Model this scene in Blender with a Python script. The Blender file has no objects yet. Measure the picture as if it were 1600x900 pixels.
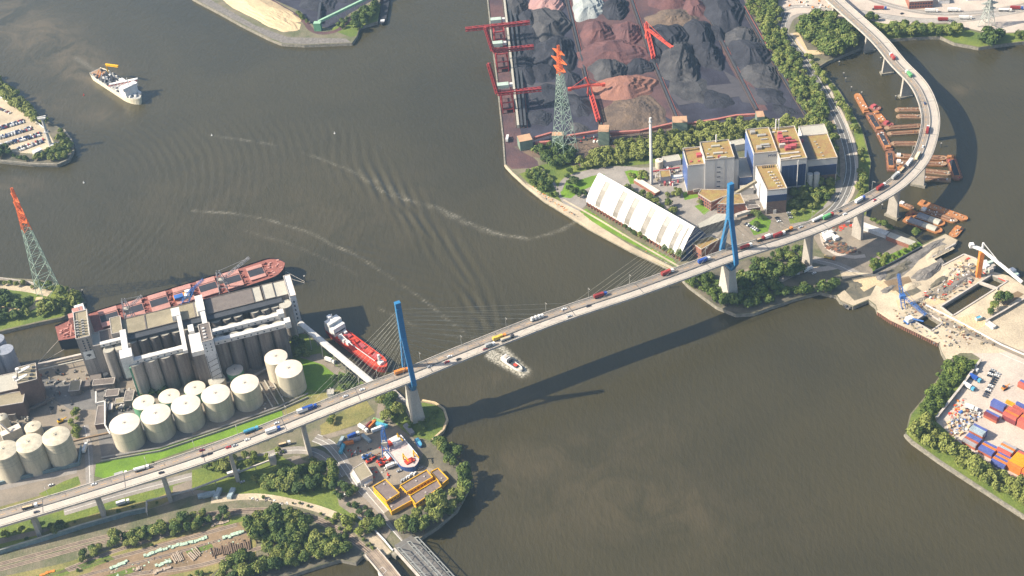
import bpy, math, random
import numpy as np
from mathutils import Vector, Matrix
from mathutils.geometry import tessellate_polygon
random.seed(7); rng = np.random.default_rng(7)
S = bpy.context.scene; C = S.collection
PI = math.pi; sin = math.sin; cos = math.cos
# ---------------------------------------------------------------- camera
FPX, TH, RO, HC = 2251.58, 0.886995, -0.0986642, 886.30       # focal (px of a 1600 px frame), tilt from nadir, roll, height
_s, _c = sin(TH), cos(TH)
FW = np.array([0, _s, -_c]); _up = np.array([0, _c, _s]); _rt = np.array([1., 0, 0])
RT = _rt*cos(RO)+_up*sin(RO); UP = -_rt*sin(RO)+_up*cos(RO)
cam = bpy.data.objects.new('camera', bpy.data.cameras.new('camera')); C.objects.link(cam); S.camera = cam
cam.data.sensor_width = 36; cam.data.lens = FPX/1600*36; cam.data.clip_start = 1; cam.data.clip_end = 40000
cam.matrix_world = Matrix(((RT[0], UP[0], -FW[0], 0), (RT[1], UP[1], -FW[1], 0), (RT[2], UP[2], -FW[2], HC), (0, 0, 0, 1)))
# ---------------------------------------------------------------- sky, sun, exposure
SUN_EL, SUN_AZ = math.radians(39), math.radians(4)             # light travels towards azimuth SUN_AZ (from +X)
w = bpy.data.worlds.new('World'); S.world = w; w.use_nodes = True
sk = w.node_tree.nodes.new('ShaderNodeTexSky'); sk.sky_type = 'NISHITA'; sk.sun_disc = False
sk.sun_elevation = SUN_EL; sk.sun_rotation = math.atan2(-cos(SUN_AZ), -sin(SUN_AZ)); sk.dust_density = 2.5
bgn = w.node_tree.nodes['Background']; bgn.inputs[1].default_value = 0.095
w.node_tree.links.new(sk.outputs[0], bgn.inputs[0])
sl = bpy.data.lights.new('sun', 'SUN'); sl.energy = 5.0; sl.angle = math.radians(0.5); sl.color = (1, 0.90, 0.74)
so = bpy.data.objects.new('sun', sl); C.objects.link(so)
so.rotation_euler = Vector((cos(SUN_EL)*cos(SUN_AZ), cos(SUN_EL)*sin(SUN_AZ), -sin(SUN_EL))).to_track_quat('-Z', 'Y').to_euler()
S.view_settings.view_transform = 'Standard'; S.view_settings.look = 'None'
S.view_settings.exposure = 0.98; S.view_settings.gamma = 1
# ---------------------------------------------------------------- helpers
def P(px, py, z=4.0):
    """world point at height z seen at photo pixel px,py: where things stand on the map"""
    d = FW*FPX+RT*(px-800)-UP*(py-450); t = (z-HC)/d[2]
    return (d[0]*t, d[1]*t, z)
def PL(pts, z=4.0): return [P(x, y, z)[:2] for x, y in pts]
def projn(X, Y, Z):
    dx, dy, dz = X, Y, Z-HC
    w_ = dx*FW[0]+dy*FW[1]+dz*FW[2]
    return 800+FPX*(dx*RT[0]+dy*RT[1]+dz*RT[2])/w_, 450-FPX*(dx*UP[0]+dy*UP[1]+dz*UP[2])/w_
MATS = {}
def mat(name, c, c2=None, sc=.15, rough=.85, metal=0., bump=0., fine=.10, spec=.3, streak=None):
    """procedural surface: two tones mixed by noise in world space plus a fine grain"""
    if name in MATS: return MATS[name]
    m = bpy.data.materials.new(name); m.use_nodes = True; n = m.node_tree.nodes; l = m.node_tree.links
    b = n['Principled BSDF']; b.inputs['Roughness'].default_value = rough; b.inputs['Metallic'].default_value = metal
    b.inputs['Specular IOR Level'].default_value = spec
    if c2 is None: c2 = tuple(v*.78 for v in c)
    g = n.new('ShaderNodeNewGeometry'); src = g.outputs['Position']
    if streak:
        mp = n.new('ShaderNodeMapping'); mp.inputs['Scale'].default_value = streak; l.new(src, mp.inputs[0]); src = mp.outputs[0]
    t = n.new('ShaderNodeTexNoise'); t.inputs['Scale'].default_value = sc; t.inputs['Detail'].default_value = 6; t.inputs['Roughness'].default_value = .65
    l.new(src, t.inputs['Vector'])
    r = n.new('ShaderNodeValToRGB'); r.color_ramp.elements[0].position = .36; r.color_ramp.elements[1].position = .64
    r.color_ramp.elements[0].color = (*c2, 1); r.color_ramp.elements[1].color = (*c, 1); l.new(t.outputs['Fac'], r.inputs[0])
    out = r.outputs[0]
    if fine:
        t2 = n.new('ShaderNodeTexNoise'); t2.inputs['Scale'].default_value = 1.3; t2.inputs['Detail'].default_value = 3; l.new(g.outputs['Position'], t2.inputs['Vector'])
        mr = n.new('ShaderNodeMapRange'); mr.inputs['From Min'].default_value = .3; mr.inputs['From Max'].default_value = .7
        mr.inputs['To Min'].default_value = 1-fine*2; mr.inputs['To Max'].default_value = 1+fine*1.5; l.new(t2.outputs['Fac'], mr.inputs['Value'])
        mx = n.new('ShaderNodeVectorMath'); mx.operation = 'SCALE'; l.new(out, mx.inputs[0]); l.new(mr.outputs[0], mx.inputs['Scale']); out = mx.outputs[0]
    l.new(out, b.inputs['Base Color'])
    if bump:
        bp = n.new('ShaderNodeBump'); bp.inputs['Strength'].default_value = 1; bp.inputs['Distance'].default_value = bump
        t3 = n.new('ShaderNodeTexNoise'); t3.inputs['Scale'].default_value = .5; t3.inputs['Detail'].default_value = 5; l.new(g.outputs['Position'], t3.inputs['Vector'])
        l.new(t3.outputs['Fac'], bp.inputs['Height']); l.new(bp.outputs[0], b.inputs['Normal'])
    MATS[name] = m; return m
def paint(name, c, rough=.5, metal=0.): return mat(name, c, tuple(v*.82 for v in c), sc=.25, rough=rough, metal=metal, fine=.06)
ROOT = {}
def thing(name, label, cat, loc=(0, 0, 0), rz=0., group=None):
    o = bpy.data.objects.new(name, None); C.objects.link(o); o.location = loc; o.rotation_euler = (0, 0, rz)
    o.empty_display_size = 2
    tag(o, label, cat, group); ROOT[o.name] = (tuple(loc), rz); return o
def tag(o, label=None, cat=None, group=None, kind=None):
    if label: o['label'] = label
    if cat: o['category'] = cat
    if group: o['group'] = group
    if kind: o['kind'] = kind
    return o
class B:
    """collects geometry in WORLD coordinates; .to() links it as one mesh object under its thing"""
    def __init__(s): s.v = []; s.f = []; s.mi = []; s.k = 0
    def m(s, k): s.k = k; return s
    def add(s, vs, fs):
        n = len(s.v); s.v += [tuple(p) for p in vs]; s.f += [tuple(i+n for i in f) for f in fs]; s.mi += [s.k]*len(fs); return s
    def prism(s, poly, z0, z1, top=True, bot=False, inset=0., poly2=None):
        a = sum(poly[i-1][0]*poly[i][1]-poly[i][0]*poly[i-1][1] for i in range(len(poly)))
        poly = list(poly) if a > 0 else list(poly)[::-1]
        n = len(poly); t = poly
        if poly2: t = poly2
        if inset:
            cx = sum(p[0] for p in poly)/n; cy = sum(p[1] for p in poly)/n
            t = [(cx+(x-cx)*(1-inset), cy+(y-cy)*(1-inset)) for x, y in poly]
        vs = [(x, y, z0) for x, y in poly]+[(x, y, z1) for x, y in t]
        fs = [(i, (i+1) % n, n+(i+1) % n, n+i) for i in range(n)]
        if top:
            if n <= 4: fs.append(tuple(range(n, 2*n)))
            else: fs += [tuple(n+i for i in tr) for tr in up(tessellate_polygon([[Vector((x, y, 0)) for x, y in t]]), t)]
        if bot: fs.append(tuple(range(n))[::-1])
        return s.add(vs, fs)
    def box(s, cx, cy, z0, lx, ly, h, rz=0.):
        c, q = cos(rz), sin(rz)
        return s.prism([(cx+x*c-y*q, cy+x*q+y*c) for x, y in ((-lx/2, -ly/2), (lx/2, -ly/2), (lx/2, ly/2), (-lx/2, ly/2))], z0, z0+h, bot=True)
    def cyl(s, x, y, z0, r, h, n=16, r2=None, cap=True):
        r2 = r if r2 is None else r2
        a = [2*PI*i/n for i in range(n)]
        s.add([(x+r*cos(t), y+r*sin(t), z0) for t in a]+[(x+r2*cos(t), y+r2*sin(t), z0+h) for t in a],
              [(i, (i+1) % n, n+(i+1) % n, n+i) for i in range(n)]+([tuple(range(n, 2*n))] if cap else []))
        return s
    def bar(s, p, q, w, h=None, n=4):
        """beam of square or round section from p to q"""
        h = h or w; p = Vector(p); q = Vector(q); d = (q-p)
        if d.length < 1e-6: return s
        d.normalize(); u = d.cross(Vector((0, 0, 1)))
        if u.length < .05: u = Vector((1, 0, 0))
        u.normalize(); v = d.cross(u).normalized()
        if n == 4: of = [(-.5, -.5), (.5, -.5), (.5, .5), (-.5, .5)]
        else: of = [(.5*cos(2*PI*i/n), .5*sin(2*PI*i/n)) for i in range(n)]
        vs = [p+u*a*w+v*b*h for a, b in of]+[q+u*a*w+v*b*h for a, b in of]
        return s.add(vs, [(i, (i+1) % n, n+(i+1) % n, n+i) for i in range(n)]+[tuple(range(n))[::-1], tuple(range(n, 2*n))])
    def loft(s, rings, close=True, cap0=False, cap1=True):
        n = len(rings[0]); vs = [p for r in rings for p in r]; fs = []
        for k in range(len(rings)-1):
            for i in range(n if close else n-1):
                j = (i+1) % n; fs.append((k*n+i, k*n+j, (k+1)*n+j, (k+1)*n+i))
        if cap1: fs.append(tuple(range((len(rings)-1)*n, len(rings)*n)))
        if cap0: fs.append(tuple(range(n))[::-1])
        return s.add(vs, fs)
    def to(s, name, mats, parent=None, smooth=False, **kw):
        if not isinstance(mats, (list, tuple)): mats = [mats]
        me = bpy.data.meshes.new(name)
        V = np.array(s.v, float).reshape(-1, 3)
        r = parent
        while r is not None and r.name not in ROOT: r = r.parent
        o = bpy.data.objects.new(name, me)
        if r is not None:
            loc, rz = ROOT[r.name]; V = V-np.array(loc)
            if rz: c, q = cos(-rz), sin(-rz); V = np.stack([V[:, 0]*c-V[:, 1]*q, V[:, 0]*q+V[:, 1]*c, V[:, 2]], 1)
        elif len(V):
            b = np.array([(V[:, 0].min()+V[:, 0].max())/2, (V[:, 1].min()+V[:, 1].max())/2, V[:, 2].min()]); o.location = b; V = V-b
            ROOT_LOC[o.name] = tuple(b)
        me.from_pydata([tuple(p) for p in V], [], s.f)
        for m_ in mats: me.materials.append(m_)
        if len(mats) > 1: me.polygons.foreach_set('material_index', s.mi)
        if smooth: me.polygons.foreach_set('use_smooth', [True]*len(me.polygons))
        C.objects.link(o); o.parent = parent
        if r is None: ROOT[o.name] = (tuple(o.location), 0.)
        tag(o, **kw); return o
ROOT_LOC = {}
def up(tris, pts):
    r = []
    for a, b, c in tris:
        (x0, y0), (x1, y1), (x2, y2) = pts[a], pts[b], pts[c]
        r.append((a, b, c) if (x1-x0)*(y2-y0)-(x2-x0)*(y1-y0) > 0 else (a, c, b))
    return r
def dup(root, loc, rz=0., sc=None, **kw):
    r = root.copy(); C.objects.link(r); r.location = loc; r.rotation_euler = (0, 0, rz)
    if sc: r.scale = sc if isinstance(sc, (tuple, list)) else (sc,)*3
    tag(r, **kw)
    for ch in root.children:
        c = ch.copy(); C.objects.link(c); c.parent = r
        for g in ch.children: d = g.copy(); C.objects.link(d); d.parent = c
    return r
LAYER = [0]
def sheet(name, pts, m, z=4.0, px=True, holes=(), kind='structure', step=.006):
    """flat ground sheet, each one laid a few cm above the one before"""
    LAYER[0] += 1; z2 = z+step*LAYER[0]
    polys = [PL(pts, z) if px else list(pts)]+[PL(h, z) if px else list(h) for h in holes]
    flat = [p for q in polys for p in q]
    tr = up(tessellate_polygon([[Vector((x, y, 0)) for x, y in q] for q in polys]), flat)
    b = B(); b.add([(x, y, z2) for x, y in flat], tr); return b.to(name, m, kind=kind)
def spline(pts, step=6.):
    """Catmull-Rom through points of any dimension"""
    p = [np.array(q, float) for q in pts]; p = [2*p[0]-p[1]]+p+[2*p[-1]-p[-2]]; out = []
    for i in range(1, len(p)-2):
        a, b, c, d = p[i-1:i+3]; n = max(1, int(np.linalg.norm(c-b)/step))
        for k in range(n):
            t = k/n; out.append(.5*((2*b)+(c-a)*t+(2*a-5*b+4*c-d)*t*t+(3*b-a-3*c+d)*t**3))
    out.append(p[-2]); return out
def normals(path):
    r = []
    for i in range(len(path)):
        d = path[min(i+1, len(path)-1)][:2]-path[max(i-1, 0)][:2]; d = d/(np.linalg.norm(d)+1e-9); r.append(np.array([-d[1], d[0]]))
    return r
def ribbon(path, o0, o1, dz=0., b=None):
    """strip along a path between lateral offsets o0 and o1 (left positive)"""
    b = b or B(); N = normals(path); vs = []
    for p, n in zip(path, N): vs += [(p[0]+n[0]*o1, p[1]+n[1]*o1, p[2]+dz), (p[0]+n[0]*o0, p[1]+n[1]*o0, p[2]+dz)]
    return b.add(vs, [(2*i, 2*i+1, 2*i+3, 2*i+2) for i in range(len(path)-1)])
def road(name, pts, width, m, z=4.0, lines=None, step=.006, line_m=None):
    LAYER[0] += 1; path = [np.array([*q[:2], z+step*LAYER[0]]) for q in spline([P(x, y, z)[:2] for x, y in pts])]
    o = ribbon(path, -width/2, width/2).to(name, m, kind='structure')
    if lines is not None:
        b = B()
        for off in lines: ribbon(path, off-.2, off+.2, .012, b)
        b.to('lane_marking', line_m or MATS['marking'], parent=o)
    return path
def wallrun(b, pts, th, z0, z1):
    """wall following a polyline of world xy"""
    for (x0, y0), (x1, y1) in zip(pts[:-1], pts[1:]):
        L = math.hypot(x1-x0, y1-y0)
        if L > .01: b.box((x0+x1)/2, (y0+y1)/2, z0, L, th, z1-z0, math.atan2(y1-y0, x1-x0))
    return b
def rect3(a, b_, c, z):
    """rectangle: edge a-b in photo px at height z, depth from c"""
    A, Bq, Cq = (np.array(P(*q, z)[:2]) for q in (a, b_, c)); u = (Bq-A)/np.linalg.norm(Bq-A); n = np.array([-u[1], u[0]])
    d = n*((Cq-A)@n); return [tuple(A), tuple(Bq), tuple(Bq+d), tuple(A+d)]
def inpoly(x, y, poly):
    r = False
    for i in range(len(poly)):
        (x0, y0), (x1, y1) = poly[i-1], poly[i]
        if (y0 > y) != (y1 > y) and x < (x1-x0)*(y-y0)/(y1-y0)+x0: r = not r
    return r
def ang(a, b_, z=4.): A, Q = P(*a, z), P(*b_, z); return math.atan2(Q[1]-A[1], Q[0]-A[0])
# ---------------------------------------------------------------- materials
mat('marking', (.75, .74, .7)); mat('concrete', (.42, .38, .33), (.33, .30, .26), sc=.12)
mat('deck_asphalt', (.34, .285, .235), (.27, .225, .19), sc=.08, streak=(1, 1, 1), fine=.05); mat('asphalt', (.17, .16, .15), (.12, .115, .11), sc=.1)
mat('asphalt_pale', (.30, .27, .24), (.22, .20, .18), sc=.06); mat('pylon_blue', (.035, .19, .40), (.028, .16, .34), rough=.45)
mat('cable_steel', (.36, .36, .31), rough=.5); mat('parapet', (.50, .45, .40)); mat('steel_dark', (.06, .065, .075), rough=.6)
mat('waste_ground', (.20, .17, .12), (.10, .11, .055), sc=.05, bump=.5); mat('grass', (.165, .20, .035), (.085, .13, .028), sc=.04, bump=.5, fine=.16)
mat('lush_grass', (.15, .26, .02), (.10, .18, .02), sc=.05, fine=.12, bump=.3); mat('dry_grass', (.26, .22, .08), (.15, .15, .05), sc=.05, bump=.4, fine=.15)
mat('sand', (.58, .44, .26), (.48, .37, .23), sc=.05, bump=.6); mat('sand_pale', (.54, .45, .32), (.36, .30, .22), sc=.03, bump=.35, fine=.10)
mat('yard', (.27, .225, .175), (.18, .155, .125), sc=.05); mat('yard_pale', (.50, .43, .36), (.40, .34, .29), sc=.04)
mat('coal_floor', (.044, .045, .066), (.024, .022, .035), sc=.035, bump=.5, fine=.12); mat('ore_floor', (.125, .066, .062), (.065, .042, .050), sc=.03, bump=.5)
mat('coal', (.036, .038, .050), (.015, .016, .024), sc=.05, bump=.8, fine=.14); mat('coal_grey', (.075, .073, .076), (.030, .030, .036), sc=.05, bump=.8)
mat('ore_red', (.15, .07, .066), (.085, .045, .05), sc=.05, bump=.8); mat('ore_pink', (.38, .22, .20), (.26, .16, .16), sc=.05, bump=.6)
mat('ore_brown', (.17, .12, .085), (.085, .065, .055), sc=.05, bump=1.); mat('ore_orange', (.27, .13, .09), (.2, .1, .08), sc=.05, bump=.8)
mat('ore_pale', (.36, .38, .36), (.22, .25, .26), sc=.06, bump=.8); mat('quay_stone', (.30, .27, .22), (.16, .15, .12), sc=.3)
mat('sheet_pile', (.26, .12, .08), (.14, .08, .06), sc=.3); mat('ballast', (.34, .27, .20), (.23, .18, .14), sc=.2); mat('rail', (.10, .07, .06), rough=.6)
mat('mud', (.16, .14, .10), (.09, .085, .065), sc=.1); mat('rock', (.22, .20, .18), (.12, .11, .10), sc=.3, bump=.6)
M = MATS
# ---------------------------------------------------------------- water
def water_material():
    m = bpy.data.materials.new('river_water'); m.use_nodes = True; n = m.node_tree.nodes; l = m.node_tree.links; b = n['Principled BSDF']
    b.inputs['Roughness'].default_value = .16; b.inputs['IOR'].default_value = 1.42
    g = n.new('ShaderNodeNewGeometry'); a = n.new('ShaderNodeVertexColor'); a.layer_name = 'matter'
    sp = n.new('ShaderNodeSeparateColor'); l.new(a.outputs[0], sp.inputs[0])
    def noise(sc, det, rough=.6, dist=0.):
        t = n.new('ShaderNodeTexNoise'); t.inputs['Scale'].default_value = sc; t.inputs['Detail'].default_value = det
        t.inputs['Roughness'].default_value = rough; t.inputs['Distortion'].default_value = dist; l.new(g.outputs['Position'], t.inputs[0]); return t
    def mth(op, x, y):
        q = n.new('ShaderNodeMath'); q.operation = op; q.use_clamp = op != 'MULTIPLY' or True
        for i, v in enumerate((x, y)):
            if isinstance(v, (int, float)): q.inputs[i].default_value = v
            else: l.new(v, q.inputs[i])
        return q.outputs[0]
    def mix(f, c0, c1):
        q = n.new('ShaderNodeMix'); q.data_type = 'RGBA'; l.new(f, q.inputs[0])
        for i, v in ((6, c0), (7, c1)):
            if isinstance(v, tuple): q.inputs[i].default_value = (*v, 1)
            else: l.new(v, q.inputs[i])
        return q.outputs[2]
    big = noise(.004, 5, .6, .6); rp = n.new('ShaderNodeMapRange'); rp.inputs[1].default_value = .35; rp.inputs[2].default_value = .65; l.new(big.outputs[0], rp.inputs[0])
    c = mix(rp.outputs[0], (.039, .034, .017), (.052, .044, .021))
    silt_n = noise(.02, 7, .65, 1.2); sr = n.new('ShaderNodeMapRange'); sr.inputs[1].default_value = .38; sr.inputs[2].default_value = .62; l.new(silt_n.outputs[0], sr.inputs[0])
    c = mix(mth('MULTIPLY', sp.outputs[1], sr.outputs[0]), c, (.105, .082, .046))
    fn = noise(.55, 5, .75); fr = n.new('ShaderNodeMapRange'); fr.inputs[1].default_value = .40; fr.inputs[2].default_value = .62; l.new(fn.outputs[0], fr.inputs[0])
    foam = mth('MULTIPLY', sp.outputs[0], fr.outputs[0])
    foam = mth('MAXIMUM', foam, mth('SUBTRACT', sp.outputs[0], .72))
    c = mix(foam, c, (.62, .58, .48)); l.new(c, b.inputs['Base Color'])
    mp = n.new('ShaderNodeMapping'); mp.inputs['Rotation'].default_value = (0, 0, .5); mp.inputs['Scale'].default_value = (.25, .10, .2); l.new(g.outputs['Position'], mp.inputs[0])
    t1 = n.new('ShaderNodeTexNoise'); t1.inputs['Scale'].default_value = 1.; t1.inputs['Detail'].default_value = 4; t1.inputs['Roughness'].default_value = .6; l.new(mp.outputs[0], t1.inputs[0])
    t2 = noise(1.1, 3)
    b1 = n.new('ShaderNodeBump'); b1.inputs['Strength'].default_value = 1; b1.inputs['Distance'].default_value = .60; l.new(t1.outputs[0], b1.inputs['Height'])
    b2 = n.new('ShaderNodeBump'); b2.inputs['Strength'].default_value = 1; b2.inputs['Distance'].default_value = .12; l.new(t2.outputs[0], b2.inputs['Height']); l.new(b1.outputs[0], b2.inputs['Normal'])
    l.new(b2.outputs[0], b.inputs['Normal']); return m
def segd(px, py, pts):
    """distance in px to a polyline and position 0..1 along it"""
    best = np.full(px.shape, 1e9); tt = np.zeros(px.shape); L = [0.]
    for a, b in zip(pts[:-1], pts[1:]): L.append(L[-1]+math.dist(a, b))
    for i, (a, b) in enumerate(zip(pts[:-1], pts[1:])):
        dx, dy = b[0]-a[0], b[1]-a[1]; l2 = dx*dx+dy*dy
        t = np.clip(((px-a[0])*dx+(py-a[1])*dy)/l2, 0, 1); d = np.hypot(px-a[0]-t*dx, py-a[1]-t*dy)
        k = d < best; best[k] = d[k]; tt[k] = (L[i]+t[k]*math.sqrt(l2))/L[-1]
    return best, tt
def vnoise(x, y, sc, seed):
    r = np.random.default_rng(seed); G = r.random((256, 256)); x = x*sc+500; y = y*sc+500
    xi = np.floor(x).astype(int); yi = np.floor(y).astype(int); fx = x-xi; fy = y-yi; fx = fx*fx*(3-2*fx); fy = fy*fy*(3-2*fy)
    g = lambda i, j: G[(xi+i) % 256, (yi+j) % 256]
    return (g(0, 0)*(1-fx)+g(1, 0)*fx)*(1-fy)+(g(0, 1)*(1-fx)+g(1, 1)*fx)*fy
def build_water():
    st = 2.6
    xs = np.concatenate([[-16000, -6000, -2500, -1100], np.arange(-700, 720, st), [1100, 2500, 6000, 16000]])
    ys = np.concatenate([[-16000, -5000, -1000, 300], np.arange(640, 1860, st), [2200, 3500, 8000, 16000]])
    X, Y = np.meshgrid(xs, ys); nx, ny = len(xs), len(ys)
    ins = (np.abs(X) < 705) & (Y > 635) & (Y < 1862)
    px, py = projn(X, Y, 0*X); n1 = vnoise(X, Y, .02, 1); n2 = vnoise(X, Y, .05, 2); n3 = vnoise(X, Y, .008, 3)
    Z = np.zeros_like(X)
    def g(d, w_): return np.exp(-(d/w_)**2)
    def trainv(path, width, lam, a_deg, amp, seed, frm=0., to=1.):
        d, t = segd(px, py, path); a = math.radians(a_deg)
        ph = (X*cos(a)+Y*sin(a))*2*PI/lam+(vnoise(X, Y, .012, seed)*9)
        env = g(d, width)*np.clip((t-frm)/.1, 0, 1)*np.clip((to-t)/.12, 0, 1)*(.35+1.1*vnoise(X, Y, .03, seed+5))
        return 2.5*amp*env*np.sin(ph)
    Z += trainv([(480, 215), (600, 285), (690, 380), (745, 460), (790, 540)], 30, 11.5, 12, .30, 11)
    Z += trainv([(560, 260), (640, 330), (705, 410), (770, 530)], 15, 9.5, 20, .40, 21)
    Z += trainv([(520, 360), (610, 430), (690, 500), (760, 545)], 42, 10, 62, .14, 31)
    Z += trainv([(620, 460), (700, 530), (720, 560)], 50, 8, 78, .10, 33)
    # concentric swell of the dredger, upper left and centre
    for cx, cy, r0, r1, lam, amp, sd in ((-20, 330, 120, 520, 10, .17, 41), (560, 30, 120, 420, 9, .07, 42), (480, 520, 30, 260, 8, .12, 43)):
        c = P(cx, cy, 0); r = np.hypot(X-c[0], (Y-c[1])*1.0); env = np.clip(vnoise(X, Y, .007, sd+8)*1.6-.1, 0, 1.2)*np.clip((r-r0)/80, 0, 1)*np.clip((r1-r)/160, 0, 1)*np.clip((py-165)/70, 0, 1)*np.clip((470-py)/120, 0, 1)
        Z += 3.9*amp*env*(.05+1.5*vnoise(X, Y, .01, sd)**2)*np.sin(r*2*PI/lam+5*vnoise(X, Y, .010, sd+3)+1.5*vnoise(X, Y, .04, sd+4))*np.clip((700-px)/200, 0, 1)
    Z += .05*(vnoise(X, Y, .12, 51)-.5)
    # bow wave of the work boat
    bo = P(812, 578, 0); r = np.hypot(X-bo[0], Y-bo[1]); Z += .35*g(r-9, 4)*np.sin(r*.8)
    Z[~ins] = 0
    foam = np.zeros_like(X); silt = np.zeros_like(X)
    def line(pts, wd, a, sd):
        d, t = segd(px+5*(n2-.5), py+8*(n1-.5), pts); return a*g(d, wd)*np.clip(vnoise(X, Y, .035, sd)*1.7-.25, 0, 1)*np.clip(vnoise(X, Y, .22, sd+40)*1.5-.05, 0, 1.3)
    foam += line([(325, 210), (420, 222), (500, 246), (560, 272), (600, 300), (680, 322), (740, 350), (790, 368), (830, 375), (870, 365), (898, 348)], 1.2, .50, 61)
    foam += line([(560, 265), (620, 300), (700, 335), (760, 362), (830, 376), (880, 362), (902, 345)], 3.2, .22, 62)
    foam += line([(300, 330), (360, 333), (420, 345), (480, 363), (540, 390), (600, 425), (650, 460), (700, 500), (755, 545)], 1.1, .42, 63)
    foam += line([(590, 480), (650, 510), (720, 530)], 1.3, .3, 64)
    foam += line([(380, 360), (440, 375), (500, 400), (560, 430)], 1.3, .15, 65)
    d, t = segd(px, py, [(768, 549), (790, 562), (818, 582)]); foam += 1.6*g(d, 3.6)*(t < .75)
    ax = P(782, 556, 0); bx = P(818, 582, 0); u = np.array([bx[0]-ax[0], bx[1]-ax[1]]); L = np.linalg.norm(u); u /= L
    s = ((X-ax[0])*u[0]+(Y-ax[1])*u[1])/L; q = np.abs(-(X-ax[0])*u[1]+(Y-ax[1])*u[0])
    foam += 1.6*np.exp(-((q-5.5*np.clip(1.25-s, .1, 1.3)**.5-1.2)/(1.2+.9*(1.1-s)))**2)*(s > -.35)*(s < 1.13)
    foam += .8*g(np.hypot(X-bx[0], Y-bx[1]), 5)
    foam += .2*g(segd(px, py, [(145, 108), (132, 99), (118, 91)])[0], 3)
    def blob(x, y, a, b, amt, rot=0.):
        c, s_ = cos(rot), sin(rot); dx = px-x; dy = py-y; return amt*np.exp(-(((dx*c+dy*s_)/a)**2+((-dx*s_+dy*c)/b)**2))
    silt += blob(55, 55, 130, 40, 1.3, .55)+blob(130, 100, 60, 16, .9, .5)+blob(150, 180, 30, 13, .8, -.1)+blob(120, 115, 25, 10, .7)+blob(60, 165, 50, 18, .6)+blob(10, 292, 60, 18, .6)
    silt += blob(1000, 790, 230, 70, .40, .1)+blob(900, 700, 180, 30, .28, -.2)+blob(730, 735, 60, 30, .2)+blob(790, 620, 60, 16, .35)+blob(1505, 140, 20, 10, .7)+blob(70, 545, 60, 40, .45)+blob(800, 590, 60, 14, .4)
    silt += blob(440, 330, 300, 90, .25)
    V = np.stack([X, Y, Z], -1).reshape(-1, 3); idx = np.arange(nx*ny).reshape(ny, nx)
    F = np.stack([idx[:-1, :-1], idx[:-1, 1:], idx[1:, 1:], idx[1:, :-1]], -1).reshape(-1, 4)
    me = bpy.data.meshes.new('river_water'); me.vertices.add(len(V)); me.vertices.foreach_set('co', V.ravel())
    me.loops.add(F.size); me.loops.foreach_set('vertex_index', F.ravel()); me.polygons.add(len(F)); me.polygons.foreach_set('loop_start', np.arange(0, F.size, 4))
    me.polygons.foreach_set('use_smooth', np.ones(len(F), bool)); me.update(); me.validate()
    col = np.zeros((nx*ny, 4), np.float32); col[:, 0] = np.clip(foam, 0, 1).ravel(); col[:, 1] = np.clip(silt, 0, 1).ravel(); col[:, 3] = 1
    at = me.color_attributes.new('matter', 'FLOAT_COLOR', 'POINT'); at.data.foreach_set('color', col.ravel())
    me.materials.append(water_material()); o = bpy.data.objects.new('river_water', me); C.objects.link(o); tag(o, kind='structure')
build_water()
# ---------------------------------------------------------------- land masses with quay faces
def land(name, pts, holes=(), z=4.0, m='waste_ground', side='quay_stone'):
    polys = [PL(pts, z)]+[PL(h, z) for h in holes]; flat = [p for q in polys for p in q]
    tr = up(tessellate_polygon([[Vector((x, y, 0)) for x, y in q] for q in polys]), flat)
    b = B(); b.add([(x, y, z) for x, y in flat], tr); b.m(1)
    for q in polys:
        n = len(q); b.add([(x, y, z) for x, y in q]+[(x, y, -3) for x, y in q], [(i, n+i, n+(i+1) % n, (i+1) % n) for i in range(n)])
    return b.to(name, [M[m], M[side]], kind='structure')
WEST = [(-60, 585), (30, 571), (95, 567), (137, 556), (300, 519), (460, 482), (468, 499), (480, 520), (520, 556), (560, 592), (600, 614), (618, 620), (640, 633), (660, 626), (680, 630),
        (694, 640), (699, 656), (693, 672), (676, 687), (672, 690), (702, 705), (727, 732), (733, 762), (714, 797), (682, 824), (650, 845), (632, 852), (612, 864), (597, 873), (585, 869), (566, 868), (556, 879),
        (531, 874), (482, 889), (440, 903), (400, 960), (100, 1060), (-300, 1000), (-300, 590)]
ISLE = [(-90, 432), (0, 433), (60, 437), (95, 445), (122, 455), (133, 468), (122, 485), (95, 497), (60, 504), (30, 511), (0, 518), (-90, 532)]
CARS = [(-90, 90), (0, 122), (40, 160), (75, 190), (100, 203), (112, 220), (115, 235), (108, 249), (90, 257), (50, 256), (0, 251), (-90, 247)]
SPIT = [(270, -60), (300, -3), (340, 18), (376, 38), (420, 60), (440, 68), (476, 70), (550, 67), (558, 56), (562, 42), (590, 34), (594, 0), (620, -80)]
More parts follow.
